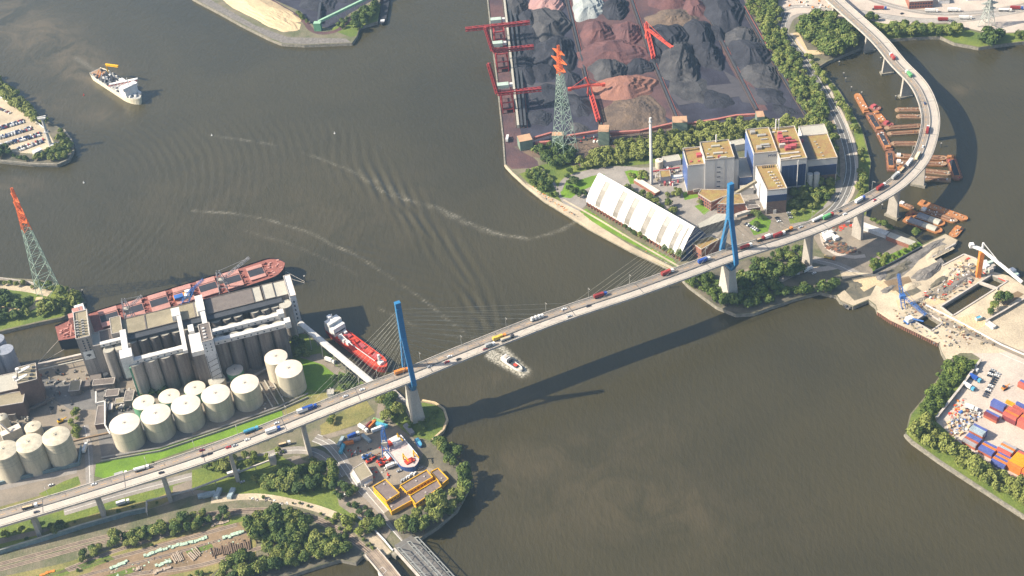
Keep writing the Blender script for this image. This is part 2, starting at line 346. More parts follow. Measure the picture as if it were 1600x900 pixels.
EAST = [(750, -90), (762, 0), (768, 60), (776, 120), (781, 170), (786, 215), (789, 258), (800, 270), (822, 290), (850, 312), (880, 330), (920, 355), (985, 390), (1052, 421), (1062, 432), (1075, 446), (1098, 463),
        (1120, 479), (1150, 491), (1178, 489), (1205, 479), (1240, 467), (1280, 456), (1307, 462), (1312, 470), (1333, 479), (1357, 469), (1368, 478), (1370, 485), (1392, 500), (1467, 535), (1471, 549), (1480, 566), (1467, 589),
        (1447, 617), (1422, 647), (1414, 679), (1425, 690), (1470, 722), (1530, 761), (1599, 806), (1750, 890), (1750, 500), (1600, 446), (1575, 430), (1552, 424), (1523, 404), (1506, 398), (1472, 416), (1456, 402), (1493, 381),
        (1497, 375), (1477, 365), (1440, 382), (1429, 371), (1405, 360), (1392, 355), (1372, 345), (1353, 337), (1357, 318), (1358, 286), (1361, 252), (1348, 203), (1329, 169), (1312, 142), (1293, 118), (1280, 104), (1293, 96),
        (1324, 83), (1344, 75), (1364, 60), (1391, 61), (1430, 58), (1469, 57), (1491, 67), (1529, 74), (1575, 68), (1600, 65), (1750, 58), (1750, -90)]
land('west_bank_ground', WEST); land('lattice_tower_island', ISLE); land('car_park_island', CARS); land('north_spit_ground', SPIT)
land('east_bank_ground', EAST, holes=[[(1471, 479), (1549, 431), (1574, 441), (1489, 493)], [(1429, 503), (1447, 490), (1471, 505), (1455, 517)]])
# ---------------------------------------------------------------- cable stayed bridge
DK = [(-120, 846, 26), (0, 811, 30.5), (150, 766, 34.8), (327, 709, 40.5), (500, 641, 46.5), (560, 617, 49), (648, 583, 53), (700, 561, 55), (860, 498, 57.5), (1000, 451, 56.5), (1143, 398, 52.5), (1200, 380, 49.8), (1265, 358, 46.5),
      (1326, 331, 43.5), (1394, 293, 40), (1417, 273, 38.8), (1440, 246, 37.4), (1454, 198, 35.4), (1451, 166, 34), (1435, 131, 32), (1404, 100, 30), (1375, 64, 27), (1332, 25, 23), (1304, 0, 20), (1262, -40, 17)]
DP = spline([P(x, y, z) for x, y, z in DK], 5.); DP = [np.array(p) for p in DP]
for _ in range(12): DP = [DP[0]]+[(DP[i-1]+2*DP[i]+DP[i+1])/4 for i in range(1, len(DP)-1)]+[DP[-1]]
DN = normals(DP); DXY = np.array([p[:2] for p in DP])
def deck_at(px, py):
    """nearest deck station to a photo pixel seen on the deck surface; returns index"""
    z = 45.
    for _ in range(6):
        q = np.array(P(px, py, z)[:2]); i = int(np.argmin(((DXY-q)**2).sum(1))); z = DP[i][2]
    return i, float((q-DXY[i])@DN[i])
ctr = DP[len(DP)//2]
bridge = thing('cable_stayed_bridge', 'long curving concrete road bridge with two blue pylons over the river', 'bridge', (ctr[0], ctr[1], 0))
W = 9.4
def section(offs):
    b = B(); N = DN; rings = [[(p[0]+n[0]*o, p[1]+n[1]*o, p[2]+dz) for o, dz in offs] for p, n in zip(DP, N)]; b.loft(rings, cap0=True); return b
section([(W, 0), (W, -.9), (4.6, -3.6), (-4.6, -3.6), (-W, -.9), (-W, 0)]).to('deck', M['concrete'], bridge)
dk = ribbon(DP, -8.6, 8.6, .05).to('roadway', M['deck_asphalt'], bridge)
mat('deck_worn', (.50, .45, .385), (.42, .37, .32), sc=.06, fine=.05)
ribbon(DP, -8.55, -.7, .062).to('bare_concrete_lane', M['deck_worn'], bridge, label='paler concrete carriageway of the bridge')
mat('tyre_lane', (.255, .22, .185), (.21, .18, .15), sc=.1)
for o in (6.9, 5.3, 3.5, 2.0): ribbon(DP, o-.35, o+.35, .066).to('tyre_track', M['tyre_lane'], dk)
mat('tyre_lane_pale', (.42, .375, .325), (.36, .32, .28), sc=.1)
for o in (-7.2, -5.6, -3.9, -2.4): ribbon(DP, o-.3, o+.3, .07).to('tyre_track', M['tyre_lane_pale'], dk)
for k in range(6, len(DP)-4, 13):
    p, n_ = DP[k], DN[k]; B().bar((p[0]+n_[0]*8.3, p[1]+n_[1]*8.3, p[2]+.03), (p[0]-n_[0]*8.3, p[1]-n_[1]*8.3, p[2]+.03), .5, .14).to('expansion_joint', M['steel_dark'], dk)
mat('line_orange', (.75, .42, .12))
b = B()
for i in range(0, len(DP)-1):
    if i % 2 == 0:
        ribbon(DP[i:i+2], 4.3, 4.6, .08, b)
b.to('lane_marking', M['line_orange'], dk, kind='stuff')
b = B(); ribbon(DP, -.75, -.45, .09, b); ribbon(DP, .7, .9, .085, b); ribbon(DP, 8.1, 8.3, .085, b); ribbon(DP, -8.3, -8.1, .085, b); b.to('edge_line', M['marking'], dk)
for o, m in ((W-.15, 'parapet'), (-(W-.15), 'parapet')):
    section([(o+.3, -.8), (o+.3, 1.1), (o-.3, 1.1), (o-.3, -.8)]).to('parapet', M[m], bridge)
section([(.5, .05), (.4, .95), (-.3, .95), (-.4, .05)]).to('median_barrier', M['asphalt'], bridge)
for o in (7.9, -7.9): section([(o+.12, .5), (o+.12, .95), (o-.12, .95), (o-.12, .5)]).to('guard_rail', M['cable_steel'], bridge)
def pier(x, y, top, wide, thick, rz, base=4., foot=0., w2=None):
    b = B(); w2 = w2 or wide*1.25; c, q = cos(rz), sin(rz)
    def rg(a, t, z): return [(x+u*c-v*q, y+u*q+v*c, z) for u, v in ((-t/2, -a/2), (t/2, -a/2), (t/2, a/2), (-t/2, a/2))]
    b.loft([rg(w2, thick*1.15, base-.5), rg(wide, thick, base+(top-base)*.75), rg(wide*1.05, thick, top-1.6), rg(wide*1.5, thick*1.2, top-.02)])
    o = b.to('pier', M['concrete'], bridge)
    if foot: B().box(x, y, -3, thick*2.3, w2*1.25, 5.2, rz).to('footing', M['quay_stone'], o)
PIERS = [(-40, 878, 0), (62, 845, 0), (162, 816, 0), (266, 790, 0), (372, 756, 0), (490, 717, 0), (1265, 415, 0), (1343, 374, 0), (1400, 338, 1), (1440, 287, 1), (1447, 215, 1), (1413, 148, 1), (1380, 112, 1), (1348, 78, 1), (1321, 47, 0), (1300, 22, 0)]
for x, y, f in PIERS:
    q = np.array(P(x, y, 4)[:2]); i = int(np.argmin(((DXY-q)**2).sum(1))); d = DP[i]; n = DN[i]
    pier(d[0], d[1], d[2]-3.6, 9.5, 3.0, math.atan2(-n[0], n[1]), base=4 if not f else 2., foot=f)
PYL = []
mat('pier_pale', (.50, .47, .41), (.40, .37, .32), sc=.12, streak=(1, 1, .2))
for x, y, nm in ((650, 655, 'western'), (1140, 463, 'eastern')):
    q = np.array(P(x, y, 4)[:2]); i = int(np.argmin(((DXY-q)**2).sum(1))); d = DP[i]; n = DN[i]; t = np.array([n[1], -n[0]]); PYL.append((d, n, t, i))
    def pt(a, l, z): return (d[0]+n[0]*a+t[0]*l, d[1]+n[1]*a+t[1]*l, z)
    bb = B(); bb.loft([[pt(a*s, l*s2, z) for a, l in ((-1, -1), (1, -1), (1, 1), (-1, 1))] for s, s2, z in ((9.5, 7.5, 2), (9., 5.8, 5), (6.5, 3.8, 34), (6.2, 3.6, 40))])
    bb.to('pylon_pier', M['pier_pale'], bridge)
    py_ = None
    zs, zt = 98., 135.
    for sgn in (1, -1):
        b = B(); rings = []
        for a, z, wa, wl in ((5.2, 39.5, 1.3, 1.7), (W+2.2, d[2]-2, 1.4, 2.1), (W+1.9, d[2]+3, 1.4, 2.1), (1.7, zs, 1.4, 2.1)):
            rings.append([pt(sgn*a+u*wa, v*wl, z) for u, v in ((-1, -1), (1, -1), (1, 1), (-1, 1))])
        b.loft(rings, cap0=True); b.to('pylon_leg', M['pylon_blue'], bridge)
    b = B(); b.loft([[pt(u*wa, v*2.4, z+(1.2*u if z > 120 else 0)) for u, v in ((-1, -1), (1, -1), (1, 1), (-1, 1))] for wa, z in ((3.0, zs-3), (2.3, zs+12), (1.9, zt-5.5))])
    b.loft([[pt(u*1.9, v*2.4, z) for u, v in ((-1, -1), (1, -1), (1, 1), (-1, 1))] for z in (zt-5.6, zt-.6)]); b.to('pylon_mast', M['pylon_blue'], bridge)
    b = B(); b.bar(pt(-5.5, 0, 41.5), pt(5.5, 0, 41.5), 4.2, 2.5); b.bar(pt(-W, 0, d[2]-5.2), pt(W, 0, d[2]-5.2), 3, 2.2); b.to('cross_beam', M['pylon_blue'], bridge)
    # stay cables: a fan on both edges, both ways
    s0 = np.array([0]+list(np.cumsum([np.linalg.norm(DXY[k+1]-DXY[k]) for k in range(len(DXY)-1)])))
    for way, span in ((1, 160.), (-1, 98.)):
        if nm == 'eastern': way = -way
        for k in range(11):
            dist = span*(k+1.2)/11.2; j = int(np.argmin(np.abs(s0-(s0[i]+way*dist)))); e = DP[j]; en = DN[j]; zz = 82+46*(k+.5)/11
            for sgn in (1, -1):
                am = 1.0 if zz > zs else 1.0+(zs-zz)/(zs-d[2])*9
                bq = B(); bq.bar(pt(sgn*am, 0, zz), (e[0]+en[0]*sgn*(W-.1), e[1]+en[1]*sgn*(W-.1), e[2]+.6), .11, n=4); bq.to('stay_cable', M['cable_steel'], bridge)
# lamp posts along the deck edge
lamp0 = None
mat('lamp_grey', (.45, .45, .42))
def lamp_proto():
    t = thing('street_lamp', 'tall grey street lamp on the bridge parapet', 'street lamp', group='street lamps along the bridge edge')
    b = B(); b.bar((0, 0, 0), (0, 0, 11), .28, n=5); b.to('pole', M['lamp_grey'], t); b = B(); b.bar((0, 0, 10.9), (2.2, 0, 11.3), .2); b.to('arm', M['lamp_grey'], t)
    B().box(2.6, 0, 11.15, 1.2, .45, .22).to('lamp_head', M['parapet'], t); return t
lamp0 = lamp_proto(); first = True
for s in np.arange(20, s0[-1]-20, 41.):
    j = int(np.argmin(np.abs(s0-s))); p = DP[j]; n = DN[j]; loc = (p[0]+n[0]*(W-.1), p[1]+n[1]*(W-.1), p[2]+1.1); rz = math.atan2(-n[1], -n[0])
    if first: lamp0.location = loc; lamp0.rotation_euler = (0, 0, rz); first = False
    else: dup(lamp0, loc, rz)
# ---------------------------------------------------------------- ground cover
def sh(name, m, *pts, holes=()): return sheet(name, list(pts), M[m], holes=[list(h) for h in holes])
# east: coal and ore terminal
sh('ore_terminal_floor', 'coal_floor', (757, -88), (1150, -88), (1162, 0), (1212, 92), (1262, 184), (1190, 190), (1062, 197), (945, 214), (892, 222), (862, 232), (812, 230), (795, 216), (789, 190), (784, 130), (772, 50), (764, 0))
sh('quay_apron', 'ore_floor', (757, -88), (786, -88), (792, 0), (797, 80), (806, 150), (812, 200), (822, 236), (840, 252), (842, 262), (800, 264), (791, 256), (788, 215), (783, 170), (778, 120), (770, 60), (764, 0))
sh('ore_strip', 'ore_floor', (868, -88), (905, -88), (925, 60), (955, 195), (940, 200), (905, 80))
sh('ore_pad', 'ore_floor', (985, -88), (1085, -88), (1092, 0), (1110, 38), (1010, 45), (1040, 150), (1075, 188), (1058, 192), (1035, 180), (985, 185), (965, 195), (950, 190), (925, 90), (912, 40))
sh('ore_strip', 'ore_floor', (1085, -88), (1100, -88), (1112, 20), (1150, 90), (1200, 172), (1180, 175), (1130, 85))
sh('gravel_strip', 'ore_brown', (800, 228), (860, 232), (900, 216), (950, 214), (1062, 196), (1180, 186), (1262, 184), (1262, 192), (1180, 196), (1060, 210), (960, 232), (905, 262), (870, 250), (830, 245))
# green ground of the tree belts
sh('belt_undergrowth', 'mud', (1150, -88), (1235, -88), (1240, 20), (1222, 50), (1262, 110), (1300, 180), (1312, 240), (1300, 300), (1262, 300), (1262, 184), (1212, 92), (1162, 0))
sh('belt_undergrowth', 'grass', (830, 262), (870, 252), (905, 262), (960, 232), (1060, 210), (1262, 190), (1300, 200), (1300, 215), (1170, 222), (1060, 250), (960, 262), (890, 275), (868, 300), (845, 300))
sh('river_bank_grass', 'grass', (1240, 60), (1262, 75), (1300, 140), (1330, 190), (1342, 240), (1342, 300), (1322, 328), (1352, 336), (1357, 318), (1357, 286), (1360, 252), (1346, 203), (1328, 170), (1311, 143), (1291, 119), (1279, 104), (1268, 86), (1262, 60))
sh('woodland_floor', 'mud', (1240, 30), (1300, 20), (1330, 60), (1362, 58), (1344, 73), (1322, 82), (1292, 94), (1265, 82), (1243, 55))
sh('sandy_track', 'sand', (1238, 52), (1248, 50), (1262, 78), (1300, 80), (1300, 84), (1260, 86), (1245, 70))
# top right: goods station roads
sh('freight_yard', 'yard_pale', (1226, -88), (1750, -88), (1750, 48), (1600, 50), (1545, 52), (1480, 36), (1400, 38), (1360, 36), (1336, 26), (1290, 30), (1250, 22), (1232, 36), (1218, 40), (1214, 20))
sh('bank_grass', 'grass', (1345, 30), (1400, 40), (1480, 38), (1540, 54), (1600, 51), (1750, 50), (1750, 57), (1600, 64), (1575, 67), (1529, 73), (1491, 66), (1469, 56), (1391, 60), (1366, 58))
road('freight_road', [(1310, 10), (1360, 22), (1440, 32), (1510, 30), (1560, 22), (1640, 8)], 12, M['asphalt_pale'], lines=(-3, 0, 3))
road('freight_road', [(1320, -20), (1380, 5), (1450, 20), (1520, 20), (1580, 12), (1680, -10)], 10, M['asphalt_pale'], lines=(0,))
road('slip_road', [(1210, 60), (1216, 25), (1234, 12), (1260, 10), (1300, 16)], 8, M['asphalt_pale'], lines=(0,))
road('slip_road', [(1226, 56), (1236, 30), (1256, 22), (1290, 24)], 6, M['asphalt_pale'])
# river road along the belt
road('river_road', [(1228, 20), (1221, 45), (1236, 68), (1262, 105), (1290, 152), (1311, 190), (1325, 232), (1329, 270), (1317, 308), (1296, 334), (1262, 352), (1215, 376), (1180, 392)], 11, M['asphalt'], lines=(-4.6, 0, 4.6))
road('cycle_path', [(1236, 52), (1247, 66), (1273, 104), (1300, 148), (1322, 192), (1336, 232), (1338, 272), (1330, 306), (1308, 332)], 3, M['yard_pale'])
road('railway_bed', [(1240, 92), (1280, 152), (1302, 195), (1314, 235), (1316, 272), (1303, 305), (1278, 330)], 5, M['ballast'])
# power station grounds
sh('plant_yard', 'asphalt_pale', (868, 300), (890, 277), (960, 262), (1010, 262), (1062, 258), (1165, 250), (1300, 250), (1318, 290), (1300, 318), (1262, 345), (1180, 385), (1125, 402), (1100, 385), (1040, 355), (940, 300), (905, 330), (880, 318))
sh('plant_yard', 'yard', (1165, 330), (1225, 300), (1262, 310), (1240, 352), (1190, 375), (1120, 398), (1108, 385), (1130, 360))
sh('lawn', 'lush_grass', (874, 296), (884, 285), (900, 283), (925, 275), (945, 272), (938, 285), (905, 300), (892, 310), (878, 308))
sh('lawn', 'lush_grass', (903, 333), (916, 326), (940, 342), (990, 374), (1052, 405), (1062, 420), (1048, 412), (985, 380), (930, 350))
sh('lawn', 'dry_grass', (905, 343), (916, 340), (985, 384), (1050, 418), (1052, 424), (984, 389))
sh('lawn', 'lush_grass', (976, 268), (1000, 262), (1012, 272), (1002, 285), (985, 288)); sh('lawn', 'lush_grass', (1066, 302), (1085, 296), (1092, 308), (1070, 313))
sh('lawn', 'lush_grass', (1168, 350), (1190, 333), (1205, 345), (1200, 362), (1178, 368)); sh('lawn', 'grass', (1225, 320), (1250, 300), (1300, 270), (1306, 298), (1285, 325), (1262, 345), (1235, 350))
sh('lawn', 'lush_grass', (1085, 322), (1098, 318), (1110, 328), (1100, 336)); sh('lawn', 'dry_grass', (1100, 400), (1125, 403), (1115, 412), (1085, 416))
sh('quay_path', 'sand_pale', (822, 286), (850, 300), (880, 318), (905, 330), (925, 346), (985, 384), (1056, 420), (1052, 421), (985, 390), (920, 355), (880, 330), (850, 312), (822, 290))
road('rail_siding', [(880, 312), (930, 340), (990, 376), (1060, 416)], 2.2, M['sand_pale'])
road('plant_road', [(842, 262), (862, 285), (872, 300), (884, 280), (920, 268), (965, 262), (1010, 266)], 6, M['asphalt_pale'])
sh('shore_grass', 'grass', (838, 262), (862, 284), (876, 314), (850, 304), (825, 286), (812, 272))
# bank below the eastern pylon
sh('shore_undergrowth', 'mud', (1070, 436), (1100, 425), (1180, 402), (1265, 396), (1310, 432), (1322, 452), (1300, 460), (1280, 455), (1240, 466), (1205, 478), (1178, 488), (1150, 490), (1120, 478), (1098, 462))
sh('pier_clearing', 'yard', (1150, 425), (1200, 412), (1205, 418), (1160, 445)); road('bank_road', [(1215, 440), (1250, 424), (1290, 420), (1330, 412)], 7, M['yard_pale'])
# pier yard and storage ground under the eastern ramp
sh('storage_yard', 'yard', (1262, 356), (1330, 330), (1352, 338), (1392, 356), (1440, 384), (1420, 398), (1368, 426), (1330, 432), (1312, 422), (1285, 395))
road('kerbed_ramp', [(1284, 360), (1288, 380), (1305, 396), (1335, 402), (1352, 400)], 5, M['yard_pale'])
road('site_road', [(1270, 405), (1310, 415), (1345, 432), (1400, 450)], 10, M['asphalt_pale'], lines=(0,))
sh('embankment_grass', 'lush_grass', (1360, 402), (1372, 406), (1436, 378), (1442, 384), (1380, 420), (1364, 426))
sh('construction_ground', 'sand_pale', (1312, 424), (1368, 428), (1442, 384), (1477, 366), (1496, 376), (1493, 380), (1456, 402), (1472, 416), (1506, 399), (1523, 405), (1552, 425), (1575, 431), (1600, 447), (1750, 502), (1750, 560), (1600, 545), (1560, 552), (1500, 552), (1480, 565), (1471, 548), (1467, 534), (1392, 499), (1371, 484), (1369, 477), (1357, 468), (1333, 478), (1313, 469), (1308, 461), (1322, 452),
   holes=[((1470, 479.5), (1549, 430.5), (1575, 441), (1489, 494)), ((1428, 503), (1447, 489), (1472, 505), (1455, 518))])
sh('excavated_earth', 'rock', (1372, 428), (1442, 390), (1470, 378), (1480, 382), (1440, 402), (1425, 420), (1400, 440), (1385, 440))
sh('excavated_earth', 'mud', (1310, 438), (1345, 430), (1372, 440), (1360, 462), (1335, 470), (1318, 452)); sh('fresh_sand', 'sand', (1352, 430), (1370, 432), (1412, 452), (1404, 462), (1360, 442))
sh('excavated_earth', 'yard', (1480, 440), (1520, 414), (1540, 425), (1480, 462), (1460, 472), (1440, 462)); sh('excavated_earth', 'mud', (1395, 450), (1420, 440), (1440, 455), (1415, 468))
road('site_road', [(1425, 478), (1480, 505), (1540, 530), (1610, 560)], 8, M['yard'])
LAYER[0] = 25
# container terminal in the corner
sh('container_yard', 'yard_pale', (1465, 655), (1535, 562), (1512, 548), (1560, 520), (1600, 486), (1750, 480), (1750, 850), (1640, 775), (1560, 735), (1500, 692), (1460, 664))
sh('concrete_yard', 'yard_pale', (1540, 500), (1600, 466), (1750, 440), (1750, 560), (1600, 548)); road('site_road', [(1440, 482), (1500, 512), (1560, 545), (1640, 580)], 9, M['yard_pale'], lines=(-4.2, 4.2))
sh('bank_undergrowth', 'grass', (1481, 570), (1500, 562), (1532, 562), (1462, 658), (1500, 692), (1560, 735), (1640, 775), (1750, 850), (1750, 885), (1599, 803), (1530, 759), (1470, 720), (1426, 688), (1416, 679), (1424, 648), (1449, 618), (1468, 590))
LAYER[0] = 0
# car park island, spit, tower island
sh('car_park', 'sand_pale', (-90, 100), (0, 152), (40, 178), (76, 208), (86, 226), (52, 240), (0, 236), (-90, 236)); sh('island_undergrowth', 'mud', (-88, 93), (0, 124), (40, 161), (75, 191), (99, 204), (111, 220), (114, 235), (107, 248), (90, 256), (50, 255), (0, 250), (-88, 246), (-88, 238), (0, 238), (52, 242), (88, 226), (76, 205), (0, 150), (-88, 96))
sh('spit_gravel', 'rock', (272, -58), (302, -3), (342, 18), (378, 37), (422, 59), (442, 67), (478, 69), (549, 66), (540, 60), (450, 58), (400, 40), (330, 0), (300, -58))
sh('sand_heap_ground', 'sand', (345, -58), (365, -5), (410, 20), (470, 38), (468, 46), (452, 48), (400, 26), (350, 0), (320, -58)); sh('coal_basin', 'coal_floor', (400, -58), (420, -4), (470, 18), (490, 40), (520, 45), (545, 22), (600, -10), (600, -58)); sh('belt_undergrowth', 'grass', (516, 46), (560, 20), (590, 4), (594, 14), (590, 33), (562, 41), (557, 56), (548, 58))
road('spit_road', [(395, -20), (430, 5), (472, 30), (486, 46), (505, 52), (530, 46), (548, 28), (575, 10)], 7, M['ore_floor'])
sh('tower_island_undergrowth', 'grass', (-88, 445), (0, 447), (60, 450), (95, 453), (122, 458), (131, 468), (120, 484), (95, 495), (60, 502), (30, 509), (0, 516), (-88, 530)); road('track_with_wall', [(-60, 443), (0, 447), (45, 452), (78, 459)], 9, M['sand_pale']); road('sandy_track', [(-20, 478), (30, 486), (55, 478), (62, 464)], 7, M['sand'])
# west bank
LAYER[0] = 0
sh('terminal_yard', 'yard', (-80, 590), (30, 573), (137, 557), (300, 520), (460, 484), (467, 500), (478, 520), (470, 560), (430, 600), (430, 640), (300, 680), (150, 724), (145, 760), (0, 800), (-80, 820))
sh('terminal_yard', 'asphalt', (60, 585), (110, 600), (150, 600), (150, 640), (110, 640), (60, 610)); sh('terminal_yard', 'asphalt', (150, 600), (215, 612), (260, 640), (300, 660), (300, 685), (160, 720), (150, 660)); sh('shaded_lawn', 'grass', (450, 520), (478, 522), (520, 558), (535, 585), (500, 620), (470, 625), (440, 600))
sh('lawn', 'lush_grass', (470, 562), (492, 561), (512, 578), (528, 588), (520, 604), (496, 612), (476, 606)); sh('terminal_road', 'yard', (468, 558), (500, 552), (520, 568), (540, 582), (530, 590), (505, 570))
sh('lawn', 'lush_grass', (148, 744), (150, 724), (185, 716), (250, 700), (330, 676), (400, 652), (440, 638), (442, 650), (420, 664), (380, 676), (300, 700), (210, 732), (165, 748))
sh('lawn', 'dry_grass', (440, 640), (478, 620), (560, 602), (575, 612), (480, 648), (450, 658)); sh('lawn', 'grass', (530, 580), (560, 592), (590, 615), (560, 620), (520, 606))
sh('verge', 'dry_grass', (-80, 812), (0, 792), (60, 775), (120, 750), (126, 760), (70, 790), (0, 812), (-80, 835)); sh('verge', 'grass', (60, 772), (100, 752), (122, 744), (126, 756), (80, 778))
road('terminal_road', [(132, 665), (138, 700), (140, 740), (141, 775)], 7, M['asphalt_pale'], lines=(0,)); road('terminal_road', [(-60, 775), (0, 762), (60, 748), (120, 735)], 7, M['asphalt_pale'])
sh('verge', 'grass', (-80, 850), (0, 826), (100, 797), (200, 768), (330, 735), (430, 700), (440, 712), (430, 724), (300, 768), (180, 803), (0, 858), (-80, 880))
road('service_track', [(-60, 862), (0, 846), (60, 832), (130, 818), (180, 802), (240, 790), (330, 760), (400, 735), (470, 715)], 6, M['yard'])
sh('verge', 'dry_grass', (60, 835), (150, 802), (190, 790), (240, 780), (300, 752), (310, 758), (250, 790), (180, 812), (70, 845)); sh('gravel_ground', 'yard', (270, 760), (380, 722), (400, 735), (460, 712), (480, 722), (400, 752), (270, 782))
road('under_bridge_road', [(100, 800), (200, 770), (300, 744), (400, 716), (450, 704), (490, 706), (515, 722), (535, 745)], 9, M['asphalt_pale'], lines=(0,))
road('street', [(492, 684), (515, 695), (540, 725), (562, 757), (590, 790), (618, 822), (645, 852)], 10, M['asphalt_pale'], lines=(-4.4, 0, 4.4))
sh('lawn', 'dry_grass', (500, 665), (540, 640), (572, 625), (586, 645), (560, 662), (515, 678), (502, 680)); road('service_track', [(505, 684), (560, 668), (590, 655), (596, 630)], 6, M['yard'])
sh('storage_yard', 'yard', (533, 690), (572, 668), (600, 655), (640, 680), (665, 700), (655, 725), (690, 738), (640, 770), (600, 788), (578, 760), (545, 722))
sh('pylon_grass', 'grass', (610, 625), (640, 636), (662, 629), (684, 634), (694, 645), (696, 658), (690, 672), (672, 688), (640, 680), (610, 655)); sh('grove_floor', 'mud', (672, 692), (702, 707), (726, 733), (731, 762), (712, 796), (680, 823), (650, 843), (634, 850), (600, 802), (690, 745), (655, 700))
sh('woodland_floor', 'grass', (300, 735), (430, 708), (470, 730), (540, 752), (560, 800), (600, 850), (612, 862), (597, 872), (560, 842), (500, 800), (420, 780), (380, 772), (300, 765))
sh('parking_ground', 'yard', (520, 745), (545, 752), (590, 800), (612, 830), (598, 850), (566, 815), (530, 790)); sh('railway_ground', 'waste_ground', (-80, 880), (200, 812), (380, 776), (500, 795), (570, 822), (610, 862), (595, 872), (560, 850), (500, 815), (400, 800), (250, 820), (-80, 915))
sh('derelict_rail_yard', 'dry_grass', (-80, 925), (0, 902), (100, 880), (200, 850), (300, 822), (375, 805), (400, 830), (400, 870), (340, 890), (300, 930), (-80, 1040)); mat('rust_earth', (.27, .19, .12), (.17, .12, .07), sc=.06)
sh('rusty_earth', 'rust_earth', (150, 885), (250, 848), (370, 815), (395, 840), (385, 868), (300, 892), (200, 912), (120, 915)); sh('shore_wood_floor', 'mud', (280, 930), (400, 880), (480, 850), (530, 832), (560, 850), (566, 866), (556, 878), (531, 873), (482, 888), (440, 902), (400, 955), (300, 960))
road('sandy_path', [(330, 782), (400, 776), (470, 788), (530, 808), (580, 840), (606, 866)], 7, M['sand_pale'])
# railway tracks
RAILS = B()
def track(pts, w_=4.2):
    path = road('railway_bed', pts, w_, M['ballast']); b = B()
    for o in (-.75, .75): ribbon(path, o-.24, o+.24, .15, b)
    b.to('rail', M['rail'], parent=bpy.data.objects[-1] if False else None, kind='structure')
for off in (0, 1):
    track([(-60, 897+off*9), (60, 866+off*8), (150, 842+off*8), (250, 822+off*5), (330, 802+off*4), (400, 796+off*3), (450, 799+off*3), (500, 812+off*4), (550, 840+off*5), (585, 868+off*4)])
track([(-60, 925), (60, 905), (160, 868), (260, 836), (360, 806)]); track([(-60, 975), (150, 908), (300, 886), (400, 858), (480, 842)]); track([(-60, 940), (100, 893), (240, 856), (370, 820)]); track([(-60, 955), (130, 900), (260, 868), (385, 832)], 3.2)
# ---------------------------------------------------------------- quay edges, walls, fences
b = B(); wallrun(b, PL([(762, 0), (768, 60), (776, 120), (781, 170), (786, 215), (789, 258)]), 1.6, 2.5, 4.9); b.to('quay_kerb', M['quay_stone'], kind='structure')
b = B(); wallrun(b, PL([(1052, 421), (985, 390), (920, 355), (880, 330), (850, 312), (822, 290), (800, 270), (789, 258)]), 1.8, 2.5, 4.8); b.to('quay_kerb', M['sand_pale'], kind='structure')
b = B(); wallrun(b, PL([(1414, 679), (1425, 690), (1470, 722), (1530, 761), (1599, 806), (1750, 890)]), 2.2, 2.5, 4.7); b.to('quay_kerb', M['quay_stone'], kind='structure')
b = B(); wallrun(b, PL([(0, 251), (50, 256), (90, 257), (108, 249), (115, 235), (112, 220), (100, 203)]), 1.8, 2.5, 4.9); b.to('quay_kerb', M['quay_stone'], kind='structure')
b = B(); wallrun(b, PL([(660, 626), (680, 630), (694, 640), (699, 656), (693, 672), (676, 687)]), 1.8, 2.5, 5.); b.to('quay_kerb', M['sand'], kind='structure')
def wall_thing(label, pts, m, z0=4, z1=7, th=.8, cat='wall', name='wall', cap=None, **kw):
    q = PL(pts); t = thing(name, label, cat, (*q[0], z0), **kw); b = B(); wallrun(b, q, th, z0, z1); b.to('wall_face', m, t)
    if cap: b = B(); wallrun(b, q, th+.7, z1, z1+.35); b.to('coping', cap, t)
    return t
mat('barrier_glass', (.20, .27, .28), (.13, .18, .20), sc=.2, rough=.4)
wall_thing('long grey noise barrier between the tracks and the service road under the bridge', [(-40, 876), (0, 866), (60, 848), (130, 826), (200, 806), (229, 800)], M['barrier_glass'], z1=9, name='noise_barrier', cat='barrier', cap=M['cable_steel'])
wall_thing('pale concrete wall beside the container terminal and its wooded bank', [(1462, 658), (1500, 610), (1532, 566)], M['quay_stone'], z1=8, th=1.2, cap=M['parapet'])
wall_thing('white wall curving beside the sandy path near the truss bridge', [(558, 808), (580, 824), (600, 845), (614, 862)], M['parapet'], z1=5.5, th=.5, cap=M['marking'])
wall_thing('pale retaining wall along the track on the lattice tower island', [(-60, 434), (0, 437), (45, 443), (75, 452)], M['parapet'], z1=7, th=.8)
wall_thing('concrete wall on the edge of the pale yard behind the construction site', [(1540, 505), (1570, 488), (1600, 470), (1660, 440)], M['quay_stone'], z1=7, th=.8, cap=M['parapet'])
wall_thing('dark retaining wall along the green embankment of the storage yard', [(1364, 428), (1400, 410), (1440, 388)], M['steel_dark'], z1=7, th=1.2)
wall_thing('white fence around the car park on the island', [(-60, 115), (0, 152), (40, 177), (76, 207)], M['marking'], z1=6, th=.4, name='fence', cat='fence')
wall_thing('long white barrier beside the pale site road of the construction ground', [(1446, 478), (1504, 507), (1564, 540), (1640, 573)], M['parapet'], z1=5.2, th=.6, cap=M['marking'])
